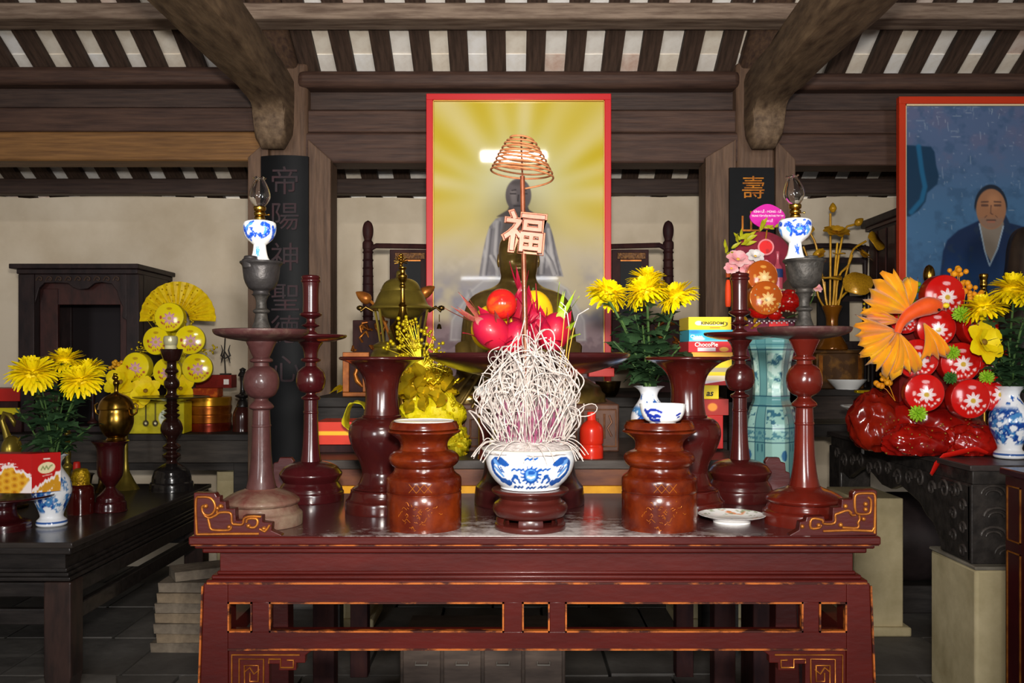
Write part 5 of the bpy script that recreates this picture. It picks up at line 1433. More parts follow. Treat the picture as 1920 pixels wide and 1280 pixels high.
md = bo.modifiers.new('thickness', 'SOLIDIFY'); md.thickness = .0012
for k, (px, py) in enumerate(((760, 700), (800, 690), (775, 728), (825, 742), (745, 735), (835, 712), (785, 708), (812, 722), (768, 752), (798, 748), (752, 718), (842, 732))):
    b = MB(); n_ = 6
    for i in range(7):
        t = i / 6; wd = .021 * math.sin(PI * (.10 + .86 * t)); zg = .004 * (-1) ** i; b.v += [(-wd, -.02 * t + zg, t * .066), (0, -.014 - .03 * t, t * .066), (wd, -.02 * t - zg, t * .066)]
    for i in range(6):
        for q in (0, 1): b.f.append((i * 3 + q, i * 3 + q + 1, (i + 1) * 3 + q + 1, (i + 1) * 3 + q))
    b.c = [(1, 1, 1)] * len(b.v)
    o = b.build('foil_leaf', M('gold_foil_leaf', '#cfae1c', .28, metal=.5, col2='#b0461c', scale=30, lo=.58, hi=.66), gb, smooth=60)
    setM(o, (X(px, d) - X(800, d), -.085 - .006 * (k % 3), H(py, d) - SH - .03), (rnd.uniform(.1, .7), rnd.uniform(-1, 1), rnd.uniform(-.6, .6)))
def spray(parent, cx, cy, d, ox, oz, n_, spread, mat, rb, seed, stem=True, name='berry_spray', dyy=-.03, base=None):
    rr = random.Random(seed); b = MB()
    x0, z0 = (X(base[0], d) - ox, H(base[1], d) - oz) if base else (X(cx, d) - ox, H(cy, d) - oz - spread * 1.2)
    for k in range(n_):
        a = rr.uniform(0, 2 * PI); r = spread * math.sqrt(rr.random())
        p = (X(cx, d) - ox + r * math.cos(a), dyy + rr.uniform(-.02, .02), H(cy, d) - oz + r * math.sin(a) * .8)
        b.ball(p, rb * rr.uniform(.8, 1.2), 8, 6)
        if stem and k % 3 == 0: b.tube([(x0, dyy, z0), ((x0 + p[0]) / 2, dyy, (z0 + p[2]) / 2 + .01), p], .0012, 4)
    o = b.build(name, mat, parent, smooth=80); o['kind'] = 'stuff'
    return o
BERRY = M('gold_berry', '#d9c21e', .25, metal=.5, col2='#a88d12', scale=30)
for i, (cx, cy, n_, sp) in enumerate(((775, 630, 46, .075), (745, 650, 30, .05), (805, 655, 30, .055), (760, 605, 16, .035), (845, 765, 26, .04), (820, 690, 24, .04))):
    spray(gb, cx, cy, d - .04, X(800, d), SH, n_, sp, BERRY, .006, i, base=(790, 690))
b = MB(); rr = random.Random(18)
for cx, cy, rx, rz, dy_, n_ in ((852, 826, 30, 33, -.07, 170), (830, 775, 34, 22, -.055, 130), (800, 712, 46, 30, -.055, 170)):
    for k in range(n_):
        a = rr.uniform(0, 2 * PI); r = math.sqrt(rr.random())
        p = Vector((X(cx + rx * r * math.cos(a), d) - X(800, d), dy_ + .05 * r * r + rr.uniform(-.012, .006), H(cy + rz * r * math.sin(a), d) - SH))
        u_ = Vector((rr.gauss(0, 1), rr.gauss(0, .5), rr.gauss(0, 1))).normalized(); v_ = u_.orthogonal().normalized(); q_ = rr.uniform(.004, .010)
        b.add([p - u_ * q_, p + v_ * q_ * .6, p + u_ * q_, p - v_ * q_ * .6], [(0, 1, 2), (0, 2, 3)])
b.build('gold_tinsel', M('gold_tinsel', '#f4d820', .22, metal=.6, col2='#d6a914', scale=60), gb, smooth=0, weld=False)['kind'] = 'stuff'
b = MB(); rr = random.Random(8)
for k in range(9):
    x_ = X(790 + k * 9, d) - X(800, d); b.tube([(x_ - .02, -.08, H(708, d) - SH), (x_, -.09, H(716 + 3 * (k % 2), d) - SH), (x_ + .02, -.08, H(708, d) - SH)], .004, 5)
b.build('ruffled_trim', GOLDF, gb, smooth=60)

# ================================================================ left side: long black table, shelf and shrine
LH = .565
lt = thing('long_black_table', 'long low black lacquered table running back along the left side', 'table', (-1.63, 3.36, 0))
BL = BLACKW
MB().box(-2.2, 0, 0, 1.56, LH - .022, LH).build('tabletop', M('worn_black_tabletop', '#38322e', .28, col2='#262120', scale=3, stretch=(1, 4, 4), coat=.35), lt, bevel=.004)
MB().box(-2.2, -.012, .012, 1.55, LH - .048, LH - .020).build('moulding', BL, lt, bevel=.006)
MB().box(-2.2, -.05, .05, 1.51, LH - .105, LH - .046).build('waist_panel', BL, lt)
for k, dd in enumerate((.040, .028, .016)):
    MB().box(-2.2, -dd, dd, 1.56 - dd, LH - .119 - .014 * k, LH - .105 - .014 * k).build('moulding', BL, lt, bevel=.003)
for x0, x1, y0, y1, za, zb2 in ((-2.2, -.10, .012, .05, .36, .414), (-2.2, -.10, .018, .05, .255, .315), (-.05, -.012, .10, 1.46, .36, .414), (-.05, -.018, .10, 1.46, .255, .315),
                               (-2.2, -.10, 1.5, 1.54, .255, .315)):
    MB().box(x0, x1, y0, y1, za, zb2).build('rail', BL, lt, bevel=.004)
for y0 in (.010, 1.45):
    MB().prism([(-.112, .415), (-.010, .415), (-.010, .06), (-.022, .0), (-.098, .0), (-.112, .06)], y0, y0 + .10).build('leg', M('brown_black_leg', '#3a2924', .35, col2='#241c1a', scale=6, stretch=(4, 4, 1), coat=.3), lt, smooth=0, bevel=.006)
MB().box(-2.19, -2.09, .01, .11, 0, .415).build('leg', BL, lt)
# legs rest on flat stones
lt.location[2] = .045
stn = thing('foot_stone', 'flat grey stone under the front leg of the long black table', 'stone', (-1.69, 3.42, 0))
MB().prism([(-.19, -.13), (.10, -.14), (.19, .02), (.13, .16), (-.10, .18), (-.20, .05)], 0, .045, 'z').build('stone_block', PAVE[2], stn, smooth=0, bevel=.006)
stn2 = thing('foot_stone', 'flat grey stone under the hidden rear leg of the long black table', 'stone', (-1.69, 4.86, 0))
MB().box(-.1, .1, -.1, .1, 0, .045).build('stone_block', PAVE[2], stn2, bevel=.006)
stn3 = thing('foot_stone', 'flat grey stone under the far left leg of the long black table', 'stone', (-3.77, 3.42, 0))
MB().box(-.1, .1, -.1, .1, 0, .045).build('stone_block', PAVE[2], stn3, bevel=.006)
LH += .045
LT = lambda py: FOC * (HC - LH) / (py - HZ)     # depth of a foot on this table from its row

# stacked bricks by the wall
bk = thing('brick_stack', 'rough stack of old bricks on the floor between black table and red altar', 'bricks', (X(356, 4.05), 4.05, 0))
bm_ = MB().box(-.11, .11, -.075, .075, 0, .043)
bm_.v = [(v[0] + rnd.uniform(-.004, .004), v[1] + rnd.uniform(-.004, .004), v[2] + rnd.uniform(-.002, .002)) for v in bm_.v]
bme = [bm_.mesh('brick', M('grey_buff_brick', '#857868', .9, col2='#5f554a', scale=14, bump=.5), 0), bm_.mesh('brick', M('buff_brick', '#8f7d66', .9, col2='#6a5c4c', scale=14, bump=.5), 0)]
for j in range(7):
    for i in range(2):
        link_mesh('brick', bme[(i + j) % 2], bk, (-.03 + .005 * j + rnd.uniform(-.012, .012), i * .155 + rnd.uniform(-.01, .01), j * .044), (0, 0, rnd.uniform(-.1, .1)))
link_mesh('brick', bme[0], bk, (.02, .05, 7 * .044 + .002), (0, 0, .5))

# dark shelf at the back left
ls = thing('left_rear_shelf', 'dull black shelf against the back wall on the left', 'shelf', (-2.4, 4.95, 0))
LS = .875
MB().box(-1.6, .96, 0, .66, LS - .035, LS).build('shelf_board', BLACKM, ls, bevel=.004)
MB().box(-1.6, .96, .01, .05, LS - .157, LS - .035).build('front_board', M('dusty_black_board', '#453e38', .6, col2='#302b27', scale=5, stretch=(1, 4, 8), bump=.2), ls, bevel=.004)
for x0 in (-1.58, -.35, .86):
    MB().box(x0, x0 + .08, .06, .14, 0, LS - .035).build('leg', BLACKM, ls, bevel=.004)
for x0 in (-1.58, .86): MB().box(x0, x0 + .08, .46, .54, 0, LS - .035).build('leg', BLACKM, ls, bevel=.004)
MB().box(-1.5, .86, .07, .10, LS - .205, LS - .155).build('lower_rail', BLACKM, ls)

# shrine cabinet standing on the shelf
cd_ = 5.12
cb = thing('shrine_cabinet', 'dark carved shrine cabinet with scalloped front opening against the left wall', 'cabinet', (X(162, cd_), cd_, LS))
cx_ = lambda px: X(px, cd_) - X(162, cd_)
cz_ = lambda py: H(py, cd_) - LS
DW = M('dark_shrine_wood', '#2f2120', .5, col2='#1d1516', scale=7, stretch=(3, 3, 1), bump=.15)
DWR = M('reddish_shrine_wood', '#43231f', .45, col2='#2a1817', scale=7, stretch=(3, 3, 1), coat=.2)
MB().box(cx_(27), cx_(267), -.06, .52, cz_(505), cz_(496)).build('cornice', DW, cb, bevel=.004)
MB().box(cx_(36), cx_(262), -.03, .50, cz_(514), cz_(505)).build('cornice_moulding', DW, cb, bevel=.004)
for a0, a1 in ((36, 66), (238, 262)):
    MB().box(cx_(a0), cx_(a1), -.012, .06, 0, cz_(514)).build('post', DW, cb, bevel=.004)
    MB().box(cx_(a0), cx_(a1), .42, .48, 0, cz_(514)).build('post', DW, cb, bevel=.004)
arch = [(66, 514), (238, 514), (238, 600), (230, 595), (231, 575), (224, 560), (220, 545), (210, 532), (190, 529), (178, 531), (165, 541), (150, 543), (138, 539), (128, 531), (110, 530), (84, 530), (74, 540), (70, 556), (66, 570)]
MB().prism([(cx_(p[0]), cz_(p[1])) for p in arch], -.006, .014).build('scalloped_valance', DW, cb, smooth=0, bevel=.003)
b = MB(); r9 = random.Random(2)
for k in range(9):
    px = 76 + k * 18; b.tube(catmull([(cx_(px - 7), -.008, cz_(526)), (cx_(px - 2), -.010, cz_(519)), (cx_(px + 4), -.010, cz_(521)), (cx_(px + 3), -.010, cz_(526)), (cx_(px - 1), -.009, cz_(524))], 3), .0045, 6)
b.build('carved_scroll', M('shrine_carving', '#4b3a30', .5), cb, smooth=60)
MB().box(cx_(66), cx_(100), .05, .075, 0, cz_(540)).build('inner_jamb', DWR, cb, bevel=.003)
MB().box(cx_(218), cx_(238), .05, .075, 0, cz_(540)).build('inner_jamb', DWR, cb, bevel=.003)
MB().box(cx_(66), cx_(238), .06, .085, cz_(570), cz_(525)).build('inner_lintel', DWR, cb, bevel=.003)
MB().box(cx_(40), cx_(260), .44, .46, 0, cz_(514)).build('back_panel', M('cabinet_back', '#1c1517', .6), cb)
MB().box(cx_(259), cx_(262), .05, .45, 0, cz_(514)).build('side_panel', DW, cb)
MB().box(cx_(36), cx_(42), .05, .45, 0, cz_(514)).build('side_panel', DW, cb)
MB().box(cx_(36), cx_(262), .0, .46, 0, .03).build('floor_board', DW, cb)
for px in (136, 206):
    MB().lathe(catmull([(0, 0), (.03, 0), (.03, .01), (.012, .03), (.01, .1), (.014, .16), (.01, .2), (0, .2)]), 14, (cx_(px), .25, .03)).build('inner_candlestick', DWR, cb)

# ---------------------------------------------------------------- round-box towers (gift arrangements)
def round_print(bg, fl1, fl2, ctr, scat, label_oval):
    def fn(P, C):          # P in px*60 about centre, y up
        C = C * 0 + bg
        r = np.hypot(P[:, 0], P[:, 1])
        x, y = P[:, 0] - 4, P[:, 1] + 6; q = np.hypot(x, y * 1.1); a = np.arctan2(x, y)
        pet = 30 * (.80 + .20 * np.cos(a * 8)); m = 1 - sstep(-1.5, 1.5, q - pet)
        C = mixc(C, fl1, m); C = mixc(C, fl2, m * sstep(8, 22, q) * (.5 + .5 * np.cos(a * 16)) * .7)
        C = mixc(C, ctr, 1 - sstep(7, 9.5, q))
        for k in range(10):
            t = -1.2 + k * .27; px_, py_ = 6 + 40 * math.sin(t), -10 - 36 * math.cos(t) + (k % 3) * 4
            C = mixc(C, scat, 1 - sstep(2.6, 4.6, np.hypot((P[:, 0] - px_) * 1.2, (P[:, 1] - py_) * .8)))
        C = mixc(C, label_oval, (1 - sstep(.8, 1.1, np.hypot((P[:, 0] - 2) / 13, (P[:, 1] - 36) / 6))) * .9)  # printed oval label near the top
        C = mixc(C, scat, (1 - sstep(.8, 1.1, np.hypot((P[:, 0] + 34) / 6, (P[:, 1] + 2) / 8))) * .8)
        return C
    return fn
def dome_box(parent, lx, ly, lz, R_, fn, sidem, yaw, pitch, thick=.045, gloss=PAINTED):
    """round lidded box, face toward the viewer: children of the arrangement"""
    b = MB().lathe(catmull([(0, 0), (R_ * .96, 0), (R_ * .96, 0), (R_, thick * .1), (R_, thick * .9), (R_ * .97, thick), (R_ * .97, thick), (0, thick)]), 36)
    o = b.build('round_box', sidem, parent); setM(o, (lx, ly, lz), (PI / 2 + pitch, 0, yaw))
    f = flat_disc('printed_lid', R_ * .96, gloss, o, fn, lambda q: .010 * (1 - q * q), 22, 60, (0, 0, thick + .0006))
    return o
def blossom(parent, lx, ly, lz, R_, n_, mat, cmat, rot, name='blossom', layers=2):
    b = MB()
    for L in range(layers):
        for k in range(n_):
            th = 2 * PI * (k + .5 * L) / n_; e = .25 + .5 * L; lg = R_ * (1 - .3 * L)
            out = Vector((math.sin(th), -math.cos(th), 0)); sd = Vector((math.cos(th), math.sin(th), 0)); up = Vector((0, 0, 1))
            base = len(b.v); p = out * R_ * .05; ee = e + .25
            for i in range(6):
                t = i / 5; wd = lg * (.12 + .62 * math.sin(PI * (.15 + .72 * t))) * (1 if t < 1 else .5)
                nr = up * math.cos(ee) - out * math.sin(ee)
                b.v += [tuple(p - sd * wd * .55 + nr * wd * .10), tuple(p), tuple(p + sd * wd * .55 + nr * wd * .10)]
                p = p + (out * math.cos(ee) + up * math.sin(ee)) * lg / 5; ee -= .14
            for i in range(5):
                for q in (0, 1): b.f.append((base + i * 3 + q, base + i * 3 + q + 1, base + (i + 1) * 3 + q + 1, base + (i + 1) * 3 + q))
    b.c = [(1, 1, 1)] * len(b.v)
    o = b.build(name, mat, parent, smooth=60, weld=False); setM(o, (lx, ly, lz), rot)
    MB().ball((0, 0, R_ * .12), (R_ * .16, R_ * .16, R_ * .14), 10, 6).build('blossom_centre', cmat, o)
    return o
YG = M('yellow_box_board', '#d8c412', .4, col2='#b9a80e', scale=14)
ya = thing('yellow_fan_arrangement', 'yellow gift arrangement with pleated fan and six round boxes on the left rear shelf', 'arrangement', (X(324, 5.03), 5.03, LS))
ad = 5.03; axx = lambda px: X(px, ad) - X(324, ad); azz = lambda py: H(py, ad) - LS
sA = S(ad)
fan = MB(); nF = 30; R0_, R1_ = 22 * sA, 72 * sA
for k in range(nF + 1):
    a = -1.62 + 3.24 * k / nF; yy = .006 if k % 2 else -.006
    for r_ in (R0_, R1_): fan.v.append((r_ * math.sin(a), yy, r_ * math.cos(a)))
for k in range(nF): fan.f.append((k * 2, k * 2 + 1, k * 2 + 3, k * 2 + 2))
fan.c = [(1, 1, 1)] * len(fan.v)
fo = fan.build('pleated_fan', M('yellow_fan_paper', '#e3c50c', .4, col2='#c9a30a', scale=30, coat=.2), ya, smooth=0); fo.location = (axx(327), .05, azz(598))
md = fo.modifiers.new('thickness', 'SOLIDIFY'); md.thickness = .003
g = MB(); r9 = random.Random(9)
for k in range(46):
    a = r9.uniform(-1.5, 1.5); rr = r9.uniform(.45, .95) * R1_
    g.ball((rr * math.sin(a), -.009, rr * math.cos(a)), .004, 6, 4)
o = g.build('fan_sequins', GOLDF, fo); o['kind'] = 'stuff'
yfn = round_print(rgb('#e5cf10'), rgb('#dba9b0'), rgb('#b76a78'), rgb('#c9b048'), rgb('#a8283a'), rgb('#b58f18'))
for px, py, rp, yaw in ((326, 596, 27, 0), (304, 640, 26, -.15), (361, 638, 27, .2), (270, 688, 27, -.15), (378, 690, 27, .2), (326, 697, 26, 0)):
    dome_box(ya, axx(px), -.02 if py < 650 else -.05, azz(py), rp * sA, yfn, YG, yaw, -.05, .05)
for i, (px, py, n_, sp, bs_) in enumerate(((296, 604, 14, .035, None), (360, 607, 14, .035, None), (267, 652, 16, .04, None), (398, 655, 16, .04, None), (345, 668, 12, .03, None), (300, 712, 14, .04, None), (352, 712, 14, .04, None))):
    spray(ya, px, py, ad, X(324, ad), LS, n_, sp, BERRY, .006, 40 + i, dyy=-.045, base=(326, 670))
spray(ya, 232, 688, ad, X(324, ad), LS, 16, .045, M('amber_bead', '#d79a1c', .3, coat=.3), .010, 60, dyy=-.09, base=(262, 735))
YBL = M('yellow_silk_petal', '#f0d80a', .55, col2='#e2c008', scale=14)
DKC = M('dark_flower_eye', '#7a5a14', .6)
blossom(ya, axx(246), -.12, azz(716), 32 * sA, 6, YBL, DKC, (1.25, 0, -.2))
blossom(ya, axx(290), -.12, azz(732), 28 * sA, 6, YBL, DKC, (1.2, 0, .2))
blossom(ya, axx(352), -.10, azz(728), 26 * sA, 6, YBL, DKC, (1.2, 0, .1))
blossom(ya, axx(264), -.10, azz(745), 28 * sA, 6, YBL, DKC, (1.2, .2, .1))
def pf_basket(P, C):
    C = C * 0 + rgb('#c6b818'); C = mixc(C, rgb('#a89c10'), sstep(.45, .6, vnoise(P, .06, 4)) * .6)
    C = mixc(C, rgb('#d9dcc8'), 1 - sstep(.9, 1.0, np.hypot((P[:, 0] - 72) / 15, (P[:, 1] - 52) / 30)))
    for x in (36, 52): 
        C = mixc(C, rgb('#3f3410'), 1 - sstep(.8, 1.6, pdist(P, [(x, 5), (x, 60)]))); C = mixc(C, rgb('#2f240c'), 1 - sstep(4, 6, np.hypot(P[:, 0] - x, (P[:, 1] - 68) * .5))); C = mixc(C, rgb('#e8dfae'), 1 - sstep(1.5, 2.5, np.hypot(P[:, 0] - x, (P[:, 1] - 68) * .5)))
    return mixc(C, rgb('#45543a'), (1 - sstep(2, 3, np.maximum(np.abs(P[:, 0] - 70) - 6, (np.abs(P[:, 1] - 42) - 8)))) * sstep(.4, .6, vnoise(P, .25, 6)))
hwA = 58 * sA
MB().box(axx(242), axx(352), -.06, .07, .002, azz(752)).build('gift_base', YG, ya, bevel=.006)
u = np.linspace(axx(242), axx(352), 80); v = np.linspace(azz(752), .003, 40); U, V_ = np.meshgrid(u, v)
P = np.stack([np.interp(U.ravel(), [u[0], u[-1]], [0, 100]), np.interp(V_.ravel(), [v[-1], v[0]], [100, 0])], 1)
np_grid('base_print', np.stack([U.ravel(), 0 * U.ravel() - .0606, V_.ravel()], 1), 80, 40, pf_basket(P, np.ones((len(P), 3))), PRINT, ya, smooth=0)
MB().box(axx(312), axx(340), .058, .075, azz(754), azz(590)).build('support_board', YG, ya)

# boxes and tins to the right of the fan arrangement
d = 5.22
TIN = M('amber_tin', '#b06a1c', .25, metal=.7, col2='#7d3a12', scale=7)
for k, (lab, m) in enumerate((('round amber tin at the bottom of its stack on the left rear shelf', M('red_amber_tin', '#8c2f14', .25, metal=.6, col2='#5e1c10', scale=7)), ('round amber tin second from the bottom on the left rear shelf', TIN), ('round golden tin under the topmost one on the left rear shelf', TIN), ('topmost round golden tin of the stack on the left rear shelf', M('golden_tin', '#c48a22', .25, metal=.7)))):
    hgt = .0485
    t = thing('cake_tin', lab, 'tin', (X(391, d), d, LS + k * hgt), 'stacked round cake tins')
    R_ = 41 * S(d)
    MB().lathe([(0, 0), (R_, 0), (R_, .028), (0, .028)], 40).build('tin_body', m, t)
    MB().lathe(catmull([(0, .026), (R_ * 1.03, .026), (R_ * 1.03, .026), (R_ * 1.03, .044), (R_ * 1.0, .0482), (R_ * 1.0, .0482), (0, .0482)]), 40).build('tin_lid', m, t)
hb = LS + 4 * .0485
for x0, x1, h0, h1, dy, c, lab in ((366, 412, hb, hb + .050, 0, '#a23a14', 'orange patterned box on top of the golden tins'), (369, 436, hb + .0502, hb + .125, .02, '#7c1c14', 'dark red box with white label, topmost above the golden tins')):
    b_ = thing('incense_box', lab, 'box', (X((x0 + x1) / 2, d), d - .04 + dy, h0))
    w_ = (x1 - x0) / 2 * S(d)
    MB().box(-w_, w_, 0, .10, 0.0003, h1 - h0).build('carton', M('card_dim_%s' % c[1:], c, .4, col2='#c8641c' if c == '#a23a14' else '#6a1812', scale=30, lo=.5, hi=.6), b_, bevel=.002)
    if c == '#7c1c14': MB().box(w_ - .045, w_ - .015, -.0008, 0, .02, .05).build('white_label', WHITE_INK, b_)
tdh = hb + .125
tri = thing('trident_stand', 'small black iron trident ornament standing on the dark red box', 'ornament', (X(421, d), d + .02, tdh + .0004))
b = MB(); s = S(d)
b.box(-.028, .028, -.02, .02, 0, .008); b.tube([(0, 0, .005), (-.008, 0, 72 * s * .55), (-.002, 0, 72 * s)], .004, 6)
b.build('rod', BLACKM, tri)
for sg in (-1, 1):
    MB().tube([(-.006, 0, 30 * s), (sg * .026, 0, 36 * s), (sg * .016, 0, 46 * s), (sg * .026, 0, 56 * s)], [.003, .006, .004, .002], 6).build('prong', BLACKM, tri)
    MB().tube([(-.006, 0, 44 * s), (sg * .020, 0, 30 * s), (sg * .026, 0, 22 * s)], [.004, .005, .002], 6).build('prong', BLACKM, tri)
turned('dark_jar', 'dark jar with tall black stopper beside the tins on the left rear shelf', 'jar', 455, 5.15, 806,
       [('jar_body', [(0, 808), (17, 808), (18, 800), (18, 775), (14, 764), (11, 760), (0, 760)], M('dark_red_jar', '#3a1a16', .2, coat=.5)), ('stopper', [(0, 761), (11, 761), (9, 750), (6, 745), (13, 741), (13, 738), (5, 733), (5, 706), (9, 702), (5, 694), (6, 690), (0, 686)], BLACKW)], n=28, base_h=LS)

# ---------------------------------------------------------------- things on the long black table
def on_lt(py): return LT(py)
bouquet('left', 97, on_lt(984), 984, .97,
        [(62, 692, 38, -.05, (-.25, .35), 'yellow chrysanthemum at the left of the left bouquet'), (122, 672, 34, .08, (.0, .05), 'yellow chrysanthemum highest in the left bouquet, behind the others'),
         (153, 706, 34, -.05, (.35, .35), 'yellow chrysanthemum facing forward at the right of the left bouquet'), (170, 688, 26, .08, (.4, .05), 'small yellow chrysanthemum partly hidden at the far right of the left bouquet')],
        [(60, 730, .0), (100, 720, .05), (150, 740, -.02), (125, 730, -.06), (80, 735, -.08), (30, 765, .02), (170, 800, .03)], 'blue and white vase of chrysanthemums on the long black table, left', 3)
# cookie carton on its footed dish
d = 3.62
fd = turned('footed_dish', 'dark red footed dish holding the red biscuit carton', 'dish', 8, d, 1010,
            [('foot', [(0, 1020), (46, 1020), (46, 1020), (47, 1016), (46, 998), (42, 994), (42, 994), (28, 988), (21, 975), (22, 966)], LACQ_RR), ('plate', [(21, 967), (50, 960), (84, 950), (88, 947), (86, 945), (60, 951), (0, 953)], LACQ_RR)], n=40, base_h=LH)
bx = thing('biscuit_carton', 'red biscuit carton with cream logo and yellow wafers on the footed dish', 'box', (X(25, 3.60), 3.60, LH + 72 * S(d)))
s = S(3.6)
CR = (X(71, 3.60) - X(25, 3.6)); bw = .24; rw = .105
th1, th2 = .10, .62
Hc_ = 73 * s
REDB = M('biscuit_red', '#b3120f', .4)
c0 = Vector((CR, -.045, 0))
l1 = c0 + Vector((-bw * math.cos(th1), bw * math.sin(th1) * .25, 0)); r1 = c0 + Vector((rw * math.cos(.75), rw * math.sin(.75), 0))
back = l1 + (r1 - c0)
MB().prism([(l1.x, l1.y), (c0.x, c0.y), (r1.x, r1.y), (back.x, back.y)], 0, Hc_, 'z').build('carton', REDB, bx, smooth=0, bevel=.001)
def pf_cookie(right):
    def fn(P, C):
        C = C * 0 + rgb('#b8100f')
        x, y = P[:, 0], P[:, 1]
        n1 = vnoise(P, .07, 21)
        if not right:
            edge = 66 - 30 * np.exp(-((x - 66) / 26) ** 2) + 9 * (vnoise(P * np.array([1, 0]) + 7, .16, 4, 2) - .5) * 2.2
            C = mixc(C, rgb('#eee0dc'), sstep(-3, 3, y - (edge - 5 - 9 * sstep(.5, .62, vnoise(P, .12, 3)))))
            ck = sstep(-2, 2, y - (edge + 3)) * (1 - sstep(0, 6, x - 96 + (y - 60) * .5))
            q = np.hypot((x % 13) - 6.5, ((y + 6 * np.floor(x / 13)) % 17 - 8.5) * .8)
            C = mixc(C, rgb('#d9991c'), ck); C = mixc(C, rgb('#b06a10'), ck * (1 - sstep(2.2, 3.6, q)) * .8); C = mixc(C, rgb('#efc043'), ck * sstep(5, 6.5, q) * .5)
            C = mixc(C, rgb('#f0d8d4'), (1 - sstep(1.2, 2.2, np.abs(y - 26))) * sstep(45, 47, x) * (1 - sstep(73, 75, x)) * sstep(.35, .5, vnoise(P, .5, 2)))
            C = mixc(C, rgb('#f0d8d4'), (1 - sstep(1.0, 2.0, np.abs(y - 33))) * sstep(42, 44, x) * (1 - sstep(76, 78, x)) * sstep(.35, .5, vnoise(P, .5, 5)))
        else:
            C = mixc(C, rgb('#e3d3a8'), 1 - sstep(.92, 1.02, np.hypot((x - 50 - (40 - y) * .25) / 31, (y - 38) / 15)))
            C = mixc(C, rgb('#8f9a63'), 1 - sstep(1.4, 2.6, pdist(P, [(32, 42), (38, 34), (44, 42), (50, 33), (56, 42), (64, 34), (70, 32)])))
            C = mixc(C, rgb('#ead6cc'), (1 - sstep(1, 2, np.abs(y - 15))) * sstep(38, 40, x) * (1 - sstep(62, 64, x)))
            C = mixc(C, rgb('#d99a90'), (1 - sstep(1, 2, np.abs(y - 62 + .1 * x))) * sstep(35, 37, x) * (1 - sstep(70, 72, x)))
            e2 = 96 - .42 * x + 8 * (vnoise(P * np.array([1, 0]) + 31, .14, 6, 2) - .5) * 2; C = mixc(C, rgb('#eee0dc'), sstep(-2, 2, y - e2 + 6)); C = mixc(C, rgb('#c98d1c'), sstep(-2, 2, y - e2 - 3) * sstep(.3, .45, n1))
        return C
    return fn
for a_, b_, nm, rt in ((l1, c0, 'front_print', False), (c0, r1, 'side_print', True)):
    nu, nv = (130, 60) if not rt else (60, 60)
    dv = (b_ - a_); nr = Vector((dv.y, -dv.x, 0)).normalized() * .0014
    tt = np.linspace(0, 1, nu); hh_ = np.linspace(Hc_ - .001, .001, nv); T_, Hh = np.meshgrid(tt, hh_)
    V = np.stack([a_.x + nr.x + dv.x * T_.ravel(), a_.y + nr.y + dv.y * T_.ravel(), Hh.ravel()], 1)
    P = np.stack([T_.ravel() * 100, (1 - Hh.ravel() / Hc_) * 100], 1)
    np_grid(nm, V, nu, nv, pf_cookie(rt)(P, np.ones((len(P), 3))), PRINT, bx, smooth=0)

# brass crane behind the carton
d = 4.15
cr = thing('brass_crane', 'brass crane figure with raised curved neck behind the biscuit carton', 'figurine', (X(18, d), d, LH))
s = S(d); q3 = lambda px, py, dy=0: (X(px, d) - X(18, d), dy, H(py, d) - LH)
b = MB(); b.ball(q3(22, 846), (17 * s, 22 * s, 27 * s), 16, 12, lambda d_: 1 + .12 * d_[2]); b.build('body', BRASS_O, cr, smooth=80)
MB().tube([q3(16, 826), q3(10, 806), q3(4, 788), q3(8, 774), q3(18, 778), q3(26, 792), q3(27, 800)], [.02, .014, .011, .010, .012, .010, .003], 10).build('neck_and_head', BRASS_O, cr, smooth=80)
for sg in (-1, 1): MB().tube([q3(20 + 5 * sg, 866), q3(20 + 6 * sg, 905), q3(20 + 5 * sg, 940)], .006, 6).build('leg', BRASS_O, cr)
for k in range(3): MB().tube([q3(30, 838 + 6 * k, -.02), q3(36, 826 + 8 * k, -.01), q3(38 + k, 818 + 10 * k, .0)], [.008, .006, .001], 6).build('tail_feather', BRASS_O, cr)
MB().lathe(catmull([(0, 0), (.075, 0), (.07, .02), (.04, .035), (.03, H(938, d) - LH), (0, H(938, d) - LH)]), 24).build('pedestal', BRASS_D, cr)
# thin brass stem right behind the left bouquet
turned('brass_candle_holder', 'thin ringed brass candle holder behind the left flower vase', 'candlestick', 127, 4.3, 952,
       [('base', [(0, 960), (24, 960), (22, 950), (8, 940), (5, 900), (9, 886), (5, 878), (6, 862), (4, 855), (6, 848), (4, 842), (6, 836), (4, 830), (6, 824), (4, 818), (5, 812), (0, 811)], BRASS_O)], n=20, base_h=LH)
# red capped liquor bottle with gold collar
d = on_lt(962)
turned('liquor_bottle', 'dark red liquor bottle with gold flower collar right of the left flower vase', 'bottle', 151, d, 962,
       [('bottle_body', [(0, 962), (22, 962), (24, 958), (24, 920), (20, 910), (12, 905)], M('dark_red_bottle_glass', '#3d0d0a', .1, coat=.6)),
        ('gold_collar', [(19, 912), (16, 904), (17, 892), (13, 881), (8, 878), (0, 878)], M('crinkled_gold_collar', '#d8b21c', .25, metal=.6, col2='#7d5a10', scale=50, bump=1.0, bscale=60)),
        ], n=32, base_h=LH)
turned('red_candle', 'red candle in a low olive brass cup behind the gold collared bottle', 'candle', 144, 4.62, 905,
       [('cup', [(0, 930), (26, 930), (24, 900), (28, 876), (29, 872), (0, 872)], BRASS_D), ('wax', [(0, 873), (6, 873), (6, 850), (0, 849)], RED_CARD)], n=24, base_h=LH)
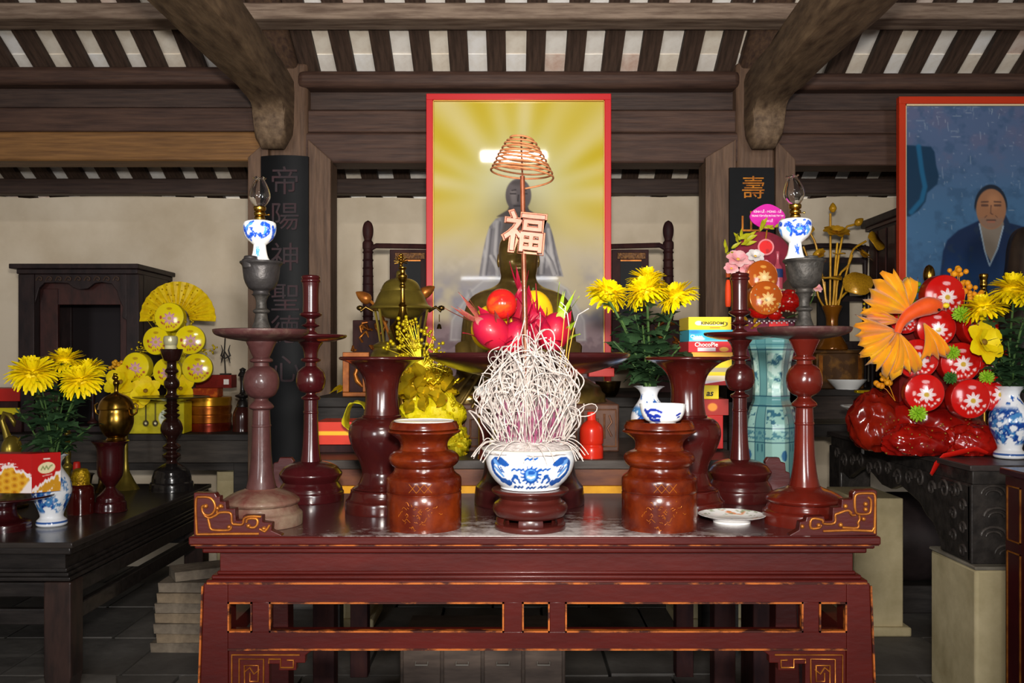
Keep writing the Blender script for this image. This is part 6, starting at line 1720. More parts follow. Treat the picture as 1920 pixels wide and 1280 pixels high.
# brass burner on a maroon cup stand
d = on_lt(958)
turned('goblet_stand', 'maroon lacquer goblet stand under the small brass burner', 'stand', 207, d, 958,
       [('foot', [(0, 958), (28, 958), (29, 954), (28, 942), (25, 938), (25, 938), (24, 930), (16, 922), (9, 914), (9, 910)], LACQ_RR), ('cup', [(9, 911), (14, 904), (22, 890), (23.5, 870), (24, 845), (26, 835), (31, 829), (31, 826), (0, 826)], LACQ_RR)], n=40, base_h=LH)
bh = LH + (958 - 826) * S(d)
b2 = turned('brass_burner', 'small brass incense burner with domed lid on the maroon goblet stand', 'burner', 218, d + .01, 826,
       [('bowl', [(0, 826), (18, 826), (16, 820), (22, 814), (29, 800), (31, 786), (29, 772), (26, 766), (0, 766)], BRASS), ('lid', [(0, 768), (30, 768), (32, 764), (28, 752), (20, 743), (10, 738), (4, 735), (4, 725), (6, 718), (3, 712), (0, 711)], BRASS)], n=40, base_h=bh)
s = S(d)
for sg in (-1, 1):
    MB().tube([(sg * 29 * s, 0, 46 * s), (sg * 38 * s, 0, 52 * s), (sg * 40 * s, 0, 66 * s), (sg * 34 * s, 0, 70 * s)], .005, 8).build('handle', BRASS, b2)
b = MB(); b.ball((-2 * s, 0, 118 * s), (6 * s, 4 * s, 5 * s), 10, 6); b.tube([(2 * s, 0, 112 * s), (-6 * s, 0, 116 * s), (-4 * s, 0, 126 * s), (2 * s, 0, 124 * s)], .004, 6); b.build('lion_knob', BRASS, b2, smooth=70)
turned('brass_bell_base', 'brass bell-shaped foot of a stand behind the maroon goblet', 'stand', 236, 4.72, 920,
       [('bell_foot', [(0, 922), (24, 922), (24, 919), (18, 910), (12, 898), (6, 884), (4, 860), (4, 800), (0, 799)], BRASS_O)], n=32, base_h=LH)
turned('brass_bell_base', 'small olive brass foot half hidden left of the maroon goblet', 'stand', 190, 4.62, 920,
       [('bell_foot', [(0, 930), (16, 930), (14, 920), (6, 905), (4, 880), (0, 879)], BRASS_D)], n=24, base_h=LH)
# tall black-brown candlestick in front of the fan arrangement
d = 4.70
DK = M('brown_black_lacquer', '#2a1512', .18, coat=.6)
turned('candlestick', 'very dark brown candlestick with broad tray before the yellow fan arrangement', 'candlestick', 322, d, 914,
       [('foot', [(0, 918), (39, 918), (40, 914), (39, 902), (36, 898), (36, 898), (35, 890), (33, 884), (33, 884), (30, 876), (20, 868), (12, 864)], M('glossy_black_foot', '#1d1a1a', .2, coat=.6)),
        ('shaft', [(12, 865), (10, 858), (16, 852), (16, 848), (10, 844), (10, 840), (16, 836), (15, 832), (9, 826), (11, 818), (18, 808), (20, 798), (16, 786), (10, 780), (10, 780), (15, 774), (9, 770), (14, 766), (9, 762), (14, 756), (9, 752), (13, 746)], DK),
        ('drip_tray', [(0, 748), (13, 748), (40, 744), (66, 741), (66, 739), (40, 741), (0, 742)], M('black_tray', '#25211f', .3, coat=.4)),
        ('upper_shaft', [(0, 743), (10, 743), (13, 738), (9, 734), (9, 726), (13, 722), (14, 712), (9, 704), (8, 698), (12, 694), (12, 690), (9, 686), (9, 676), (14, 672), (18, 662), (20, 652), (18, 651), (0, 656)], DK)], n=40, base_h=LH)
turned('white_candle_cup', 'small cream tea light stack on the very dark candlestick', 'candle', 320, d, 657,
       [('cup', [(0, 657), (9, 657), (10, 644), (0, 644)], M('cream_wax', '#d9d2a4', .5)), ('upper_cup', [(0, 644.5), (11, 644.5), (12, 628), (0, 628)], M('cream_foil', '#cfc9a0', .3, metal=.3))], n=24, base_h=LH + (914 - 656) * S(d))
# red and yellow boxes at the far left edge
d = 4.75
pbox('red_lidded_box', 'red box with pale lid at the far left edge behind the crane', -40, 37, 728, 752, 5.1, .2, CARD('#b8231c'))
pbox('yellow_card', 'small yellow box at the far left edge under the red one', -20, 36, 764, 777, 5.1, .12, CARD('#c9b818'))
for o, hgt in ((COL.objects[-1], 0),): pass
bxs = thing('dark_side_chest', 'dark chest behind the crane at the far left edge', 'chest', (X(-10, 5.08), 5.08, LS))
MB().box(-.20, .15, 0, .3, 0, H(777, 5.1) - LS - .0005).build('carcass', DARKRED, bxs, bevel=.004)
MB().box(-.20, .13, .0, .3, H(764, 5.1) - LS + .0005, H(752, 5.1) - LS - .0005).build('lid_board', DARKRED, bxs)

# ---------------------------------------------------------------- the two black couplet boards
def couplet(px0, px1, py0, py1, d, lab, chars, mat, size, bow):
    s = S(d); cx = (px0 + px1) / 2
    root = thing('couplet_board', lab, 'board', (X(cx, d), d, H(py1, d)))
    hw = (px1 - px0) / 2 * s; hh = (py1 - py0) * s
    n = 12; pr = []
    for i in range(n + 1):
        t = -1 + 2 * i / n; pr.append((hw * t, -bow * (1 - t * t)))
    pr += [(hw, .02), (-hw, .02)]
    MB().prism(pr, 0, hh, 'z').build('curved_board', M('black_couplet_lacquer', '#0f1011', .5, col2='#151517', scale=6, spec=.12), root, smooth=30)
    for ch_, px, py in chars:
        text(ch_, size, mat, root, (X(px, d) - X(cx, d), -bow - .003, H(py, d) - H(py1, d)), name='carved_character', ext=.002)
    return root
couplet(489, 578, 293, 868, 4.664, 'black couplet board with faint worn characters on the left column', [('\u5e1d', 537, 345), ('\u967d', 537, 411), ('\u795e', 538, 487), ('\u8056', 538, 562), ('\u5fb7', 538, 622), ('\u5fc3', 540, 695)], M('worn_character_paint', '#2a282b', .6, col2='#3e2226', scale=14), .155, .03)
couplet(1368, 1452, 314, 880, 4.664, 'black couplet board with gilt characters on the right column', [('\u58fd', 1412, 355), ('\u5c71', 1408, 420)], M('gilt_character', '#c27a1e', .4, metal=.4, col2='#8d4a14', scale=25), .125, .0)

# ================================================================ right side
# carved black altar table on stone pedestals
RD, RH = 3.30, .904
rt = thing('carved_black_table', 'black carved table with scalloped apron on a stone pedestal at the right', 'table', (1.67, RD, 0))
CW = M('carved_black_wood', '#3a3532', .48, col2='#242120', scale=18, bump=.45, bscale=28, coat=.1)
MB().box(-.004, 1.9, -.004, 1.5, RH - .022, RH).build('tabletop', M('dusty_black_top', '#453c3a', .4, col2='#332d2b', scale=5, stretch=(4, 1, 4), coat=.15), rt, bevel=.004)
MB().box(.012, 1.9, .012, 1.48, RH - .075, RH - .022).build('frieze', CW, rt, bevel=.004)
# side apron with cusped lower edge, running back
ap = [(0.0, RH - .07), (1.48, RH - .07), (1.48, .62), (1.44, .60), (1.40, .66), (1.30, .72), (1.20, .70), (1.10, .745), (1.0, .78), (.90, .755), (.80, .72), (.70, .715), (.60, .745), (.50, .72), (.42, .70), (.36, .66), (.30, .64), (.26, .60), (.22, .545), (0.0, .545)]
MB().prism(ap, .002, .030, 'x').build('side_apron', CW, rt, smooth=0, bevel=.004)
fa = [(0.0, RH - .07), (1.6, RH - .07), (1.6, .74), (.9, .72), (.6, .74), (.45, .70), (.33, .66), (.30, .545), (0.0, .545)]
MB().prism(fa, -.004, .024).build('front_apron', CW, rt, smooth=0, bevel=.004)
MB().box(.0, .26, .0, .24, .545, RH - .07).build('leg', CW, rt, bevel=.01)
MB().box(.0, .16, 1.32, 1.48, .0, RH - .07).build('leg', CW, rt, bevel=.01)
b = MB(); r1_ = random.Random(4)
def curlie(b, f, cx, cz, R_, sg=1, turns=1.35):
    pts = []
    for i in range(16):
        t = i / 15; a = t * turns * 2 * PI; q = R_ * (1 - .78 * t)
        pts.append(f(cx + sg * q * math.cos(a), cz + q * math.sin(a)))
    b.tube(pts, [.0075 * (1 - .5 * i / 15) for i in range(16)], 6)
fs_ = lambda a, z: (.0, a, z)
ff_ = lambda a, z: (a, -.006, z)
for k in range(13): curlie(b, fs_, .10 + k * .105, .80 - .012 * (k % 3), .032 + .008 * (k % 2), 1 if k % 2 else -1)
for k in range(6): curlie(b, fs_, .06 + .07 * (k % 2), .58 + .042 * k, .026, 1 if k % 2 else -1)
b.build('carved_cloud', M('carved_black_relief', '#4a4440', .45, col2='#2e2927', scale=20, coat=.15), rt, smooth=70)['kind'] = 'stuff'
b = MB()
for k, (x_, z_) in enumerate(((.08, .80), (.18, .78), (.09, .72), (.18, .69), (.08, .65), (.19, .62), (.13, .585), (.30, .79), (.42, .78), (.54, .79), (.68, .78), (.30, .72), (.42, .73))):
    b.tube([ff_(x_ + .045 * math.cos(t), z_ + .03 * math.sin(t)) for t in [PI * i / 10 for i in range(11)]], .006, 6)
    b.tube([ff_(x_ + .028 * math.cos(t), z_ - .004 + .018 * math.sin(t)) for t in [PI * i / 8 for i in range(9)]], .005, 6)
b.build('carved_wave', _m['carved_black_relief'], rt, smooth=70)['kind'] = 'stuff'
pe = thing('stone_pedestal', 'pale limewashed block pedestal under the front leg of the carved black table', 'pedestal', (1.67, RD, 0))
MB().box(-.004, .45, -.042, .31, 0, .535).build('pedestal_block', PIERM, pe, bevel=.012)
MB().box(-.008, .455, -.047, .315, .532, .545).build('grey_cap_slab', M('grey_cap_stone', '#8d8678', .8, col2='#6f695e', scale=9, bump=.3), pe, bevel=.004)
# round dark stool / drum seen through the arch of the table
dr_ = thing('dark_drum', 'dark round drum lying behind the carved black table', 'drum', (X(1712, 4.6), 4.75, 0))
b = MB().lathe(catmull([(0, -.16), (.20, -.16), (.225, -.10), (.23, 0), (.225, .10), (.20, .16), (0, .16)]), 32); b.xf(Matrix.Translation((0, 0, .36)) @ Matrix.Rotation(PI / 2, 4, 'Y'))
b.build('drum_shell', M('dark_drum_wood', '#332a2a', .5, col2='#241d1d', scale=6), dr_)
MB().box(-.2, .2, -.16, .16, 0, .14).build('drum_cradle', BLACKM, dr_, bevel=.004)

# dark red cabinet with gilt lines at the right edge
rc = thing('red_gilt_cabinet', 'dark red lacquered cabinet side with gilt lines, cut by the right edge', 'cabinet', (1.487, 2.62, 0))
ct = .965
MB().box(0, .6, 0, .115, 0, ct - .02).build('carcass', LACQ_RR, rc, bevel=.004)
MB().box(-.012, .62, -.012, .127, ct - .022, ct).build('top_board', M('cabinet_top_lacquer', '#33101a', .3, coat=.5), rc, bevel=.005)
for z0, z1 in ((.02, .72), (.75, ct - .05)):
    for q in ((.030, .034, z0, z1), (.10, .103, z0, z1), (.030, .103, z1 - .004, z1), (.030, .103, z0, z0 + .004)):
        MB().box(-.0025, .001, q[0], q[1], q[2], q[3]).build('gilt_line', GILT, rc, smooth=0)
# rear shelf at the right
rs = thing('right_rear_shelf', 'dark brown shelf against the back wall on the right', 'shelf', (2.5, 5.0, 0))
RSH = 1.117
MB().box(-1.05, 1.1, 0, .56, RSH - .035, RSH).build('shelf_board', BLACKM, rs, bevel=.004)
MB().box(-1.05, 1.1, .01, .05, RSH - .165, RSH - .035).build('front_board', M('dark_brown_board', '#40352f', .55, col2='#2c2522', scale=5, stretch=(1, 4, 8), bump=.2), rs, bevel=.004)
for x0 in (-1.03, 0, 1.0): MB().box(x0, x0 + .08, .10, .18, 0, RSH - .035).build('leg', BLACKM, rs, bevel=.004)
for x0 in (-1.03, 1.0): MB().box(x0, x0 + .08, .46, .54, 0, RSH - .035).build('leg', BLACKM, rs, bevel=.004)
MB().box(-1.0, 1.0, .11, .15, RSH - .27, RSH - .20).build('lower_rail', BLACKM, rs)

# shrine and armchair on the right shelf
sd = 5.03
sc2 = thing('dark_shrine', 'dark roofed shrine behind the red framed portrait on the right shelf', 'cabinet', (X(1740, sd), sd, RSH))
qx = lambda px: X(px, sd) - X(1740, sd); qz = lambda py: H(py, sd) - RSH
MB().box(qx(1688), qx(1890), .0, .44, .02, qz(405)).build('carcass', DW, sc2, bevel=.004)
MB().box(qx(1678), qx(1900), -.03, .50, qz(405), qz(390)).build('cornice', DW, sc2, bevel=.006)
MB().box(qx(1684), qx(1896), -.015, .47, qz(412), qz(404)).build('cornice_moulding', DWR, sc2, bevel=.003)
MB().box(qx(1684), qx(1894), -.01, .46, 0, .03).build('base', DW, sc2)
for k in range(3):
    y0 = .05 + k * .13
    MB().box(qx(1688) - .008, qx(1688), y0, y0 + .10, .06, qz(418)).build('side_panel', DWR, sc2, bevel=.003)
at_ = thing('dark_armchair', 'dark wooden ceremonial armchair behind the gilt lotus vase', 'chair', (X(1570, 5.42), 5.42, RSH))
ex = lambda px: X(px, 5.42) - X(1570, 5.42); ez = lambda py: H(py, 5.42) - RSH
for px in (1505, 1622):
    MB().lathe([(.014, 0), (.016, ez(600)), (.013, ez(520)), (.017, ez(470)), (.011, ez(462)), (0, ez(458))], 12, (ex(px), 0, 0)).build('back_post', DW, at_)
    MB().lathe([(.014, 0), (.015, ez(640)), (0, ez(640))], 12, (ex(px), -.11, 0)).build('front_post', DW, at_)
MB().tube([(ex(1498), 0, ez(466)), (ex(1530), -.01, ez(461)), (ex(1590), -.01, ez(461)), (ex(1628), 0, ez(466))], .016, 8).build('crest_rail', DW, at_)
for py in (488, 560): MB().box(ex(1505), ex(1622), -.012, .012, ez(py + 5), ez(py - 5)).build('back_rail', DW, at_)
MB().box(ex(1532), ex(1592), -.010, .010, ez(640), ez(492)).build('back_splat', M('black_splat', '#1a1718', .45), at_, bevel=.003)
MB().box(ex(1500), ex(1628), -.13, .02, ez(655), ez(640)).build('seat', DW, at_, bevel=.004)

# ---------------------------------------------------------------- portrait of a man in a blue robe, red frame
pd2 = 4.62
pf = thing('framed_portrait', 'red framed painting of a man in a dark blue robe, cut by the right edge', 'painting', (X(1840, pd2), pd2, RH))
p_x = lambda px: X(px, pd2) - X(1840, pd2); p_z = lambda py: H(py, pd2) - RH
FB = 800
for q in ((1682, 2000, 183, 196.5), (1682, 2000, FB - 13, FB), (1682, 1695, 196, FB - 12), (1987, 2000, 196, FB - 12)):
    MB().box(p_x(q[0]), p_x(q[1]), -.025, .012, p_z(q[3]), p_z(q[2])).build('frame_member', RED_PAINT2, pf, bevel=.003)
for q in ((1694.5, 1988, 196, 199.5), (1694.5, 1697.5, 196, FB - 13)):
    MB().box(p_x(q[0]), p_x(q[1]), -.015, 0, p_z(q[3]), p_z(q[2])).build('pale_slip', M('cream_slip', '#d3bf98', .6), pf)
MB().box(p_x(1685), p_x(1997), .0, .010, p_z(FB - 3), p_z(186)).build('backing_board', BLACKM, pf)
nu, nv = 200, 400
U, Vv = np.meshgrid(np.linspace(1696, 1988, nu), np.linspace(197, FB - 12, nv)); P = np.stack([U.ravel(), Vv.ravel()], 1)
C = np.tile(rgb('#4d5f80'), (len(P), 1))
C = mixc(C, rgb('#42688c'), sstep(250, 420, P[:, 1])); C = mixc(C, rgb('#3d6286'), sstep(420, 520, P[:, 1]))
C = mixc(C, rgb('#5b5f7c'), sstep(.45, .7, vnoise(P, .03, 31)) * (1 - sstep(280, 340, P[:, 1])) * .7)
C = mixc(C, rgb('#2e4a68'), sstep(.5, .75, vnoise(P, .05, 33)) * .4)
rp_s = np.random.RandomState(3)
for k in range(240):       # scuffs and scratches, thickest toward the top
    x = rp_s.uniform(1700, 1985); y = 200 + 290 * rp_s.rand() ** 1.7; L_ = rp_s.exponential(4) + 1
    q = [(x, y), (x + L_, y)] if rp_s.rand() < .5 else [(x, y), (x + rp_s.uniform(-2, 2), y + L_)]
    C = mixc(C, rgb('#98a3ae'), (1 - sstep(.3, 1.3, pdist(P, q))) * rp_s.uniform(.15, .6))
blob = [(1697, 272), (1745, 275), (1752, 285), (1755, 310), (1760, 330), (1757, 345), (1738, 362), (1735, 378), (1722, 395), (1705, 406), (1697, 405)]
C = mixc(C, rgb('#17354f'), 1 - sstep(-2, 2, sdpoly(P, blob)))
C = mixc(C, rgb('#1f6088'), (1 - sstep(2, 7, pdist(P, [(1722, 275), (1728, 320), (1734, 350), (1728, 375), (1708, 398)]))) * .9)
robe = [(1762, 520), (1768, 470), (1776, 450), (1796, 432), (1834, 414), (1842, 404), (1886, 404), (1892, 418), (1930, 428), (1950, 450), (1960, 500), (1965, 800), (1740, 800)]
C = mixc(C, rgb('#16294a'), 1 - sstep(-2, 2, sdpoly(P, robe)))
C = mixc(C, rgb('#1d3f6c'), (1 - sstep(-12, 2, sdpoly(P, robe))) * sstep(450, 540, P[:, 1]) * .8)
C = mixc(C, rgb('#2f3a42'), (1 - sstep(-2, 2, sdpoly(P, robe))) * sstep(.6, .72, vnoise(P, .06, 41)) * .35)
neck = [(1836, 420), (1838, 412), (1880, 412), (1882, 420), (1868, 470), (1858, 492), (1846, 470)]
C = mixc(C, rgb('#7f7468'), 1 - sstep(-1.5, 1.5, sdpoly(P, neck)))
C = mixc(C, rgb('#9fb3c4'), (1 - sstep(.8, 2.0, pdist(P, [(1836, 420), (1846, 470), (1855, 498), (1870, 466), (1881, 424)]))) * .8)
hair = np.hypot((P[:, 0] - 1857.5) / 31, (P[:, 1] - 388) / 42)
C = mixc(C, rgb('#1d2633'), (1 - sstep(.96, 1.04, hair)) * (1 - sstep(386, 400, P[:, 1])))
face = np.hypot((P[:, 0] - 1858) / 28, (P[:, 1] - 392) / 38)
C = mixc(C, rgb('#96694c'), 1 - sstep(.95, 1.05, face))
C = mixc(C, rgb('#b07c58'), (1 - sstep(.2, .8, np.hypot((P[:, 0] - 1862) / 22, (P[:, 1] - 378) / 26))) * .7)
C = mixc(C, rgb('#7a6a62'), (1 - sstep(.9, 1.0, face)) * sstep(404, 414, P[:, 1]) * .55)
for q, w_ in (([(1840, 379), (1852, 378)], 1.2), ([(1864, 378), (1876, 379)], 1.2), ([(1841, 385), (1851, 385)], 1.7), ([(1865, 385), (1875, 385)], 1.7), ([(1858, 385), (1857, 400), (1861, 402)], .8), ([(1850, 413), (1866, 413)], 1.2), ([(1846, 408), (1850, 404)], .6), ([(1870, 408), (1866, 404)], .6)):
    C = mixc(C, rgb('#4a3430'), (1 - sstep(w_ * .6, w_ * 1.8, pdist(P, q))) * .8)
C = mixc(C, rgb('#a3604c'), (1 - sstep(1, 2.4, pdist(P, [(1852, 416), (1864, 416)]))) * .7)
np_grid('painted_panel', np.stack([(P[:, 0] - 1840) / FOC * pd2, np.full(len(P), -.002), HC - (P[:, 1] - HZ) / FOC * pd2 - RH], 1), nu, nv, C, M('old_paint_print', '#ffffff', .3, attr=True), pf, smooth=0)
# dark figure in front of the portrait at the edge
dk = thing('dark_wood_figure', 'dark brown draped wooden figure before the portrait at the right edge', 'statue', (X(1925, 4.25), 4.25, RH))
s = S(4.25)
b = MB(); zf = lambda py: H(py, 4.25) - RH
b.lathe(catmull([(0, 0), (60 * s, 0), (58 * s, zf(640)), (46 * s, zf(560)), (36 * s, zf(500)), (33 * s, zf(465)), (26 * s, zf(440)), (14 * s, zf(428)), (0, zf(424))]), 28)
b.v = [(v[0] * (1 + .05 * math.sin(7 * math.atan2(v[0], v[1]) + v[2] * 9)), v[1], v[2]) for v in b.v]
b.build('draped_body', M('dark_figure_wood', '#3b2e24', .5, col2='#221a16', scale=14, stretch=(1, 1, .4), bump=.3), dk, smooth=70)
b = MB(); b.ball((-4 * s, -10 * s, zf(446)), (14 * s, 14 * s, 18 * s), 14, 10); b.build('bowed_head', _m['dark_figure_wood'], dk, smooth=80)

# ---------------------------------------------------------------- gilt lotus in a brown vase
d = 4.85
ld = thing('gilt_stand', 'carved brown gilt box stand under the gilt lotus vase', 'stand', (X(1566, 5.18), 5.18, RSH))
lz = H(656, 5.10) - RSH
MB().box(-.135, .135, -.08, .10, 0, lz).build('stand_body', M('brown_gilt_box', '#4a3018', .4, metal=.2, col2='#7a5220', scale=14, lo=.5, hi=.66, bump=.3), ld, bevel=.006)
MB().box(-.15, .15, -.095, .11, lz - .02, lz).build('stand_top', _m['brown_gilt_box'], ld, bevel=.006)
for sx in (-.12, .10): MB().box(sx, sx + .02, -.085, -.08, .02, lz - .03).build('gilt_line', GILT, ld)
VD = 5.16
lv = turned('gilt_lotus_vase', 'amber brown vase holding gilt lotus flowers, leaves and buds', 'vase', 1560, VD, 654,
            [('vase_body', [(0, 654), (26, 654), (28, 648), (22, 636), (14, 622), (11, 606), (12, 590), (17, 576), (18, 572), (16, 572), (10, 590), (0, 596)], M('amber_vase_lacquer', '#8a5212', .2, col2='#6a3c10', scale=6, metal=.3, coat=.5))], n=36, base_h=RSH + lz)
s = S(VD); lp = lambda px, py, dy=0: (X(px, VD) - X(1560, VD), dy, H(py, VD) - (RSH + lz))
def lotus_leaf(px, py, rx, rot, dy=-.03):
    b = MB(); n = 18
    b.v.append((0, 0, 0))
    for k in range(n):
        a = 2 * PI * k / n; b.v.append((math.cos(a) * (1 + .06 * math.sin(5 * a)), math.sin(a) * (.86 + .05 * math.sin(4 * a)), .10 * math.sin(3 * a) + .16))
    for k in range(n): b.f.append((0, 1 + k, 1 + (k + 1) % n))
    b.c = [(1, 1, 1)] * len(b.v)
    o = b.build('lotus_leaf', GOLDP, lv, smooth=70); setM(o, lp(px, py, dy), rot, rx * s)
    m_ = o.modifiers.new('thickness', 'SOLIDIFY'); m_.thickness = .06
def gstem(*pts):
    MB().tube(catmull([lp(*p) for p in pts], 3) if len(pts) > 2 else [lp(*p) for p in pts], .0065, 8).build('stem', GOLDP, lv, smooth=60)
def gbud(px, py, r_, rot):
    b = MB().lathe(catmull([(0, -.9), (.35, -.85), (.75, -.3), (.8, .1), (.5, .75), (.18, 1.15), (0, 1.25)]), 16); o = b.build('lotus_bud', GOLDP, lv, smooth=60); setM(o, lp(px, py, -.03), rot, r_ * s)
def gflower(px, py, r_, rot):
    o = blossom(lv, *lp(px, py, -.04), r_ * s, 8, GOLDP, GILT, rot, 'lotus_flower', 2)
gstem((1556, 580), (1557, 500), (1557, 400)); gstem((1562, 580), (1566, 500), (1570, 455)); gstem((1552, 580), (1542, 520), (1530, 460), (1519, 437)); gstem((1566, 580), (1572, 520), (1590, 498), (1598, 478))
gstem((1570, 580), (1580, 540), (1590, 500), (1600, 468), (1624, 452)); gstem((1548, 580), (1534, 555), (1528, 520), (1506, 462)); gstem((1560, 580), (1580, 440), (1606, 420)); gstem((1560, 582), (1575, 560), (1600, 535)); gstem((1554, 582), (1548, 560), (1546, 528))
gbud(1558, 392, 8.5, (0, 0, 0)); gbud(1606, 418, 9, (0, .9, 0)); gflower(1563, 440, 25, (.55, 0, 0)); gflower(1612, 482, 21, (.5, .5, .4)); gflower(1532, 480, 14, (.5, -.9, 0))
lotus_leaf(1550, 524, 25, (.25, .08, 0)); lotus_leaf(1600, 535, 27, (1.25, .1, -.2), -.06); lotus_leaf(1636, 455, 20, (.9, .9, 0)); lotus_leaf(1570, 478, 12, (.15, 0, 0)); lotus_leaf(1514, 436, 12, (.6, -.8, 0))
# dangling gold tassels beside
b = None
# ---------------------------------------------------------------- celadon vase on a plinth
cvd = 3.35
cp = thing('vase_plinth', 'dark wooden plinth under the celadon vase', 'plinth', (X(1446, cvd), cvd, 0))
cph = H(948, cvd)
MB().box(-.09, .09, -.09, .09, 0, cph).build('plinth_body', DARKRED, cp, bevel=.004)
cv = thing('celadon_vase', 'square blue-green celadon vase with flower panels behind the right candlesticks', 'vase', (X(1446, cvd), cvd, cph))
s = S(cvd)
prof = [(47, 948), (48, 940), (47, 870), (47, 830), (47, 800), (44, 780), (38, 762), (33, 750), (33, 742), (33, 742), (32, 720), (34, 690), (38, 665), (43, 648), (45, 640), (43, 634), (40, 634)]
pp = dense_profile(prof, 150)
n = 160; th = np.linspace(-PI, PI, n, endpoint=False)
sqf = lambda t: 1.0 / np.maximum(np.abs(np.cos(t)), np.abs(np.sin(t))) ** .85
T, Rr = np.meshgrid(th, pp[:, 0]); _, Y = np.meshgrid(th, pp[:, 1])
oct_ = 1.0 / np.maximum(np.maximum(np.abs(np.cos(T)), np.abs(np.sin(T))), (np.abs(np.cos(T)) + np.abs(np.sin(T))) * .80)
V = np.stack([Rr * oct_ * s * np.sin(T), -Rr * oct_ * s * np.cos(T), (948 - Y) * s], -1).reshape(-1, 3)
# paint in face space
fx = (Rr * oct_ * np.sin(T)).ravel(); fy = (Rr * oct_ * np.cos(T)).ravel(); yy = Y.ravel()
Tq = (T.ravel() + PI / 4) % (PI / 2) - PI / 4
fu = np.tan(Tq); P = np.stack([fu * 30, yy], 1)
C = np.tile(rgb('#8fb7ae'), (len(P), 1))
edge = sstep(.60, .64, np.abs(fu)); C = mixc(C, rgb('#5d8f90'), edge)
DKB = rgb('#1f4a5c')
C = mixc(C, DKB, (1 - sstep(.02, .05, np.abs(np.abs(fu) - .62))) * ((yy < 742) | ((yy > 758) & (yy < 940))))
for row in (655, 741, 759, 800, 826, 646): C = mixc(C, DKB, (1 - sstep(.8, 1.8, np.abs(yy - row))))
C = mixc(C, rgb('#4f8489'), sstep(742, 744, yy) * (1 - sstep(756, 758, yy)) * .8); C = mixc(C, rgb('#4f8489'), (1 - sstep(650, 653, yy)) * .7)
nz = vnoise(np.stack([fu * 30 + 80, yy], 1), .10, 14)
inn = 1 - sstep(.50, .56, np.abs(fu))
C = mixc(C, rgb('#2c5a70'), inn * sstep(.54, .60, nz) * sstep(660, 664, yy) * (1 - sstep(732, 738, yy)) * .9)
C = mixc(C, rgb('#c4dcd2'), inn * (1 - sstep(.38, .44, nz)) * sstep(660, 664, yy) * (1 - sstep(732, 738, yy)) * .8)
C = mixc(C, rgb('#2c5a70'), inn * sstep(.52, .58, vnoise(P + 50, .16, 15)) * sstep(764, 768, yy) * (1 - sstep(794, 797, yy)) * .9)
C = mixc(C, rgb('#37697a'), sstep(.52, .58, vnoise(P + 150, .22, 16)) * sstep(803, 806, yy) * (1 - sstep(820, 823, yy)) * .8)
C = mixc(C, DKB, (1 - sstep(1, 2, np.abs(np.abs(fu * 30) - 24))) * sstep(828, 830, yy) * (1 - sstep(842, 844, yy)))
C = mixc(C, rgb('#2f5f86'), 1 - sstep(.8, 1.0, np.hypot((fu * 30 - 8) / 5, (yy - 850) / 11)))
np_grid('vase_body', V, n, len(pp), C, M('celadon_glaze', '#ffffff', .12, attr=True, coat=.4), cv, wrap=True, smooth=30)
MB().lathe([(0, 0), (44 * s, 0), (44 * s, .01), (0, .01)], 8).build('base_plate', WHITEP, cv)

# ---------------------------------------------------------------- red celebration basket on a tall dark stand
bd_ = 4.0
tsd = thing('tall_dark_stand', 'tall dark stand under the red celebration basket', 'stand', (X(1425, bd_), 4.05, 0))
tsh = H(676, bd_)
MB().box(-.17, .17, -.13, .13, tsh - .03, tsh).build('stand_top', BLACKM, tsd, bevel=.004)
for sx in (-.15, .11):
    for sy in (-.11, .07): MB().box(sx, sx + .04, sy, sy + .04, 0, tsh - .03).build('leg', BLACKM, tsd)
MB().box(-.15, .15, -.11, .11, tsh - .18, tsh - .03).build('apron', BLACKM, tsd)
rb = thing('celebration_basket', 'red celebration basket with magenta sign, lotus blossoms and gold boxes on the tall stand', 'arrangement', (X(1425, bd_), bd_, tsh))
s = S(bd_); bx_ = lambda px: X(px, bd_) - X(1425, bd_); bz_ = lambda py: H(py, bd_) - tsh
MAR = M('maroon_velvet_card', '#8c0f2a', .6, col2='#74102a', scale=9, sheen=.3)
MB().box(bx_(1372), bx_(1484), -.05, .12, 0, bz_(604)).build('basket_box', M('maroon_box_card', '#6e1030', .5, col2='#5a0f2a', scale=8), rb, bevel=.004)
MB().box(bx_(1368), bx_(1488), -.06, .13, bz_(604), bz_(597)).build('basket_rim', M('dark_rim', '#3a2226', .4), rb, bevel=.004)
b = MB()
for k in range(26): b.ball((bx_(1370 + k * 4.6), -.064, bz_(603 + (3 if k % 2 else 0))), .0045, 6, 4)
b.build('bead_trim', M('pale_bead', '#d9c9cc', .3), rb)['kind'] = 'stuff'
b = MB().lathe([(0, 0), (18 * s, 0), (18 * s, .006), (0, .006)], 32); o = b.build('red_medallion', M('bright_red_medallion', '#e01210', .35, col2='#b00a0a', scale=25, lo=.55, hi=.62), rb); setM(o, (bx_(1453), -.052, bz_(611)), (PI / 2, 0, 0))
# fan-like backing disc
b = MB().lathe([(0, 0), (57 * s, 0), (57 * s, .008), (0, .008)], 48); o = b.build('backing_disc', MAR, rb); setM(o, (bx_(1436), .06, bz_(488)), (PI / 2, 0, 0))
b = MB().lathe([(0, 0), (12.6 * s, 0), (12.6 * s, .006), (0, .006)], 32); o = b.build('red_medallion', _m['bright_red_medallion'], rb); setM(o, (bx_(1441), .05, bz_(461)), (PI / 2, 0, 0))
b = MB(); b.tube([(14 * s * math.sin(2 * PI * k / 28), 0, 14 * s * math.cos(2 * PI * k / 28)) for k in range(29)], .0045, 6, cap=False); o = b.build('pink_ring', M('pale_pink_plastic', '#f08a90', .4), rb); o.location = (bx_(1441), .042, bz_(461))  # plain pink ring, no emission
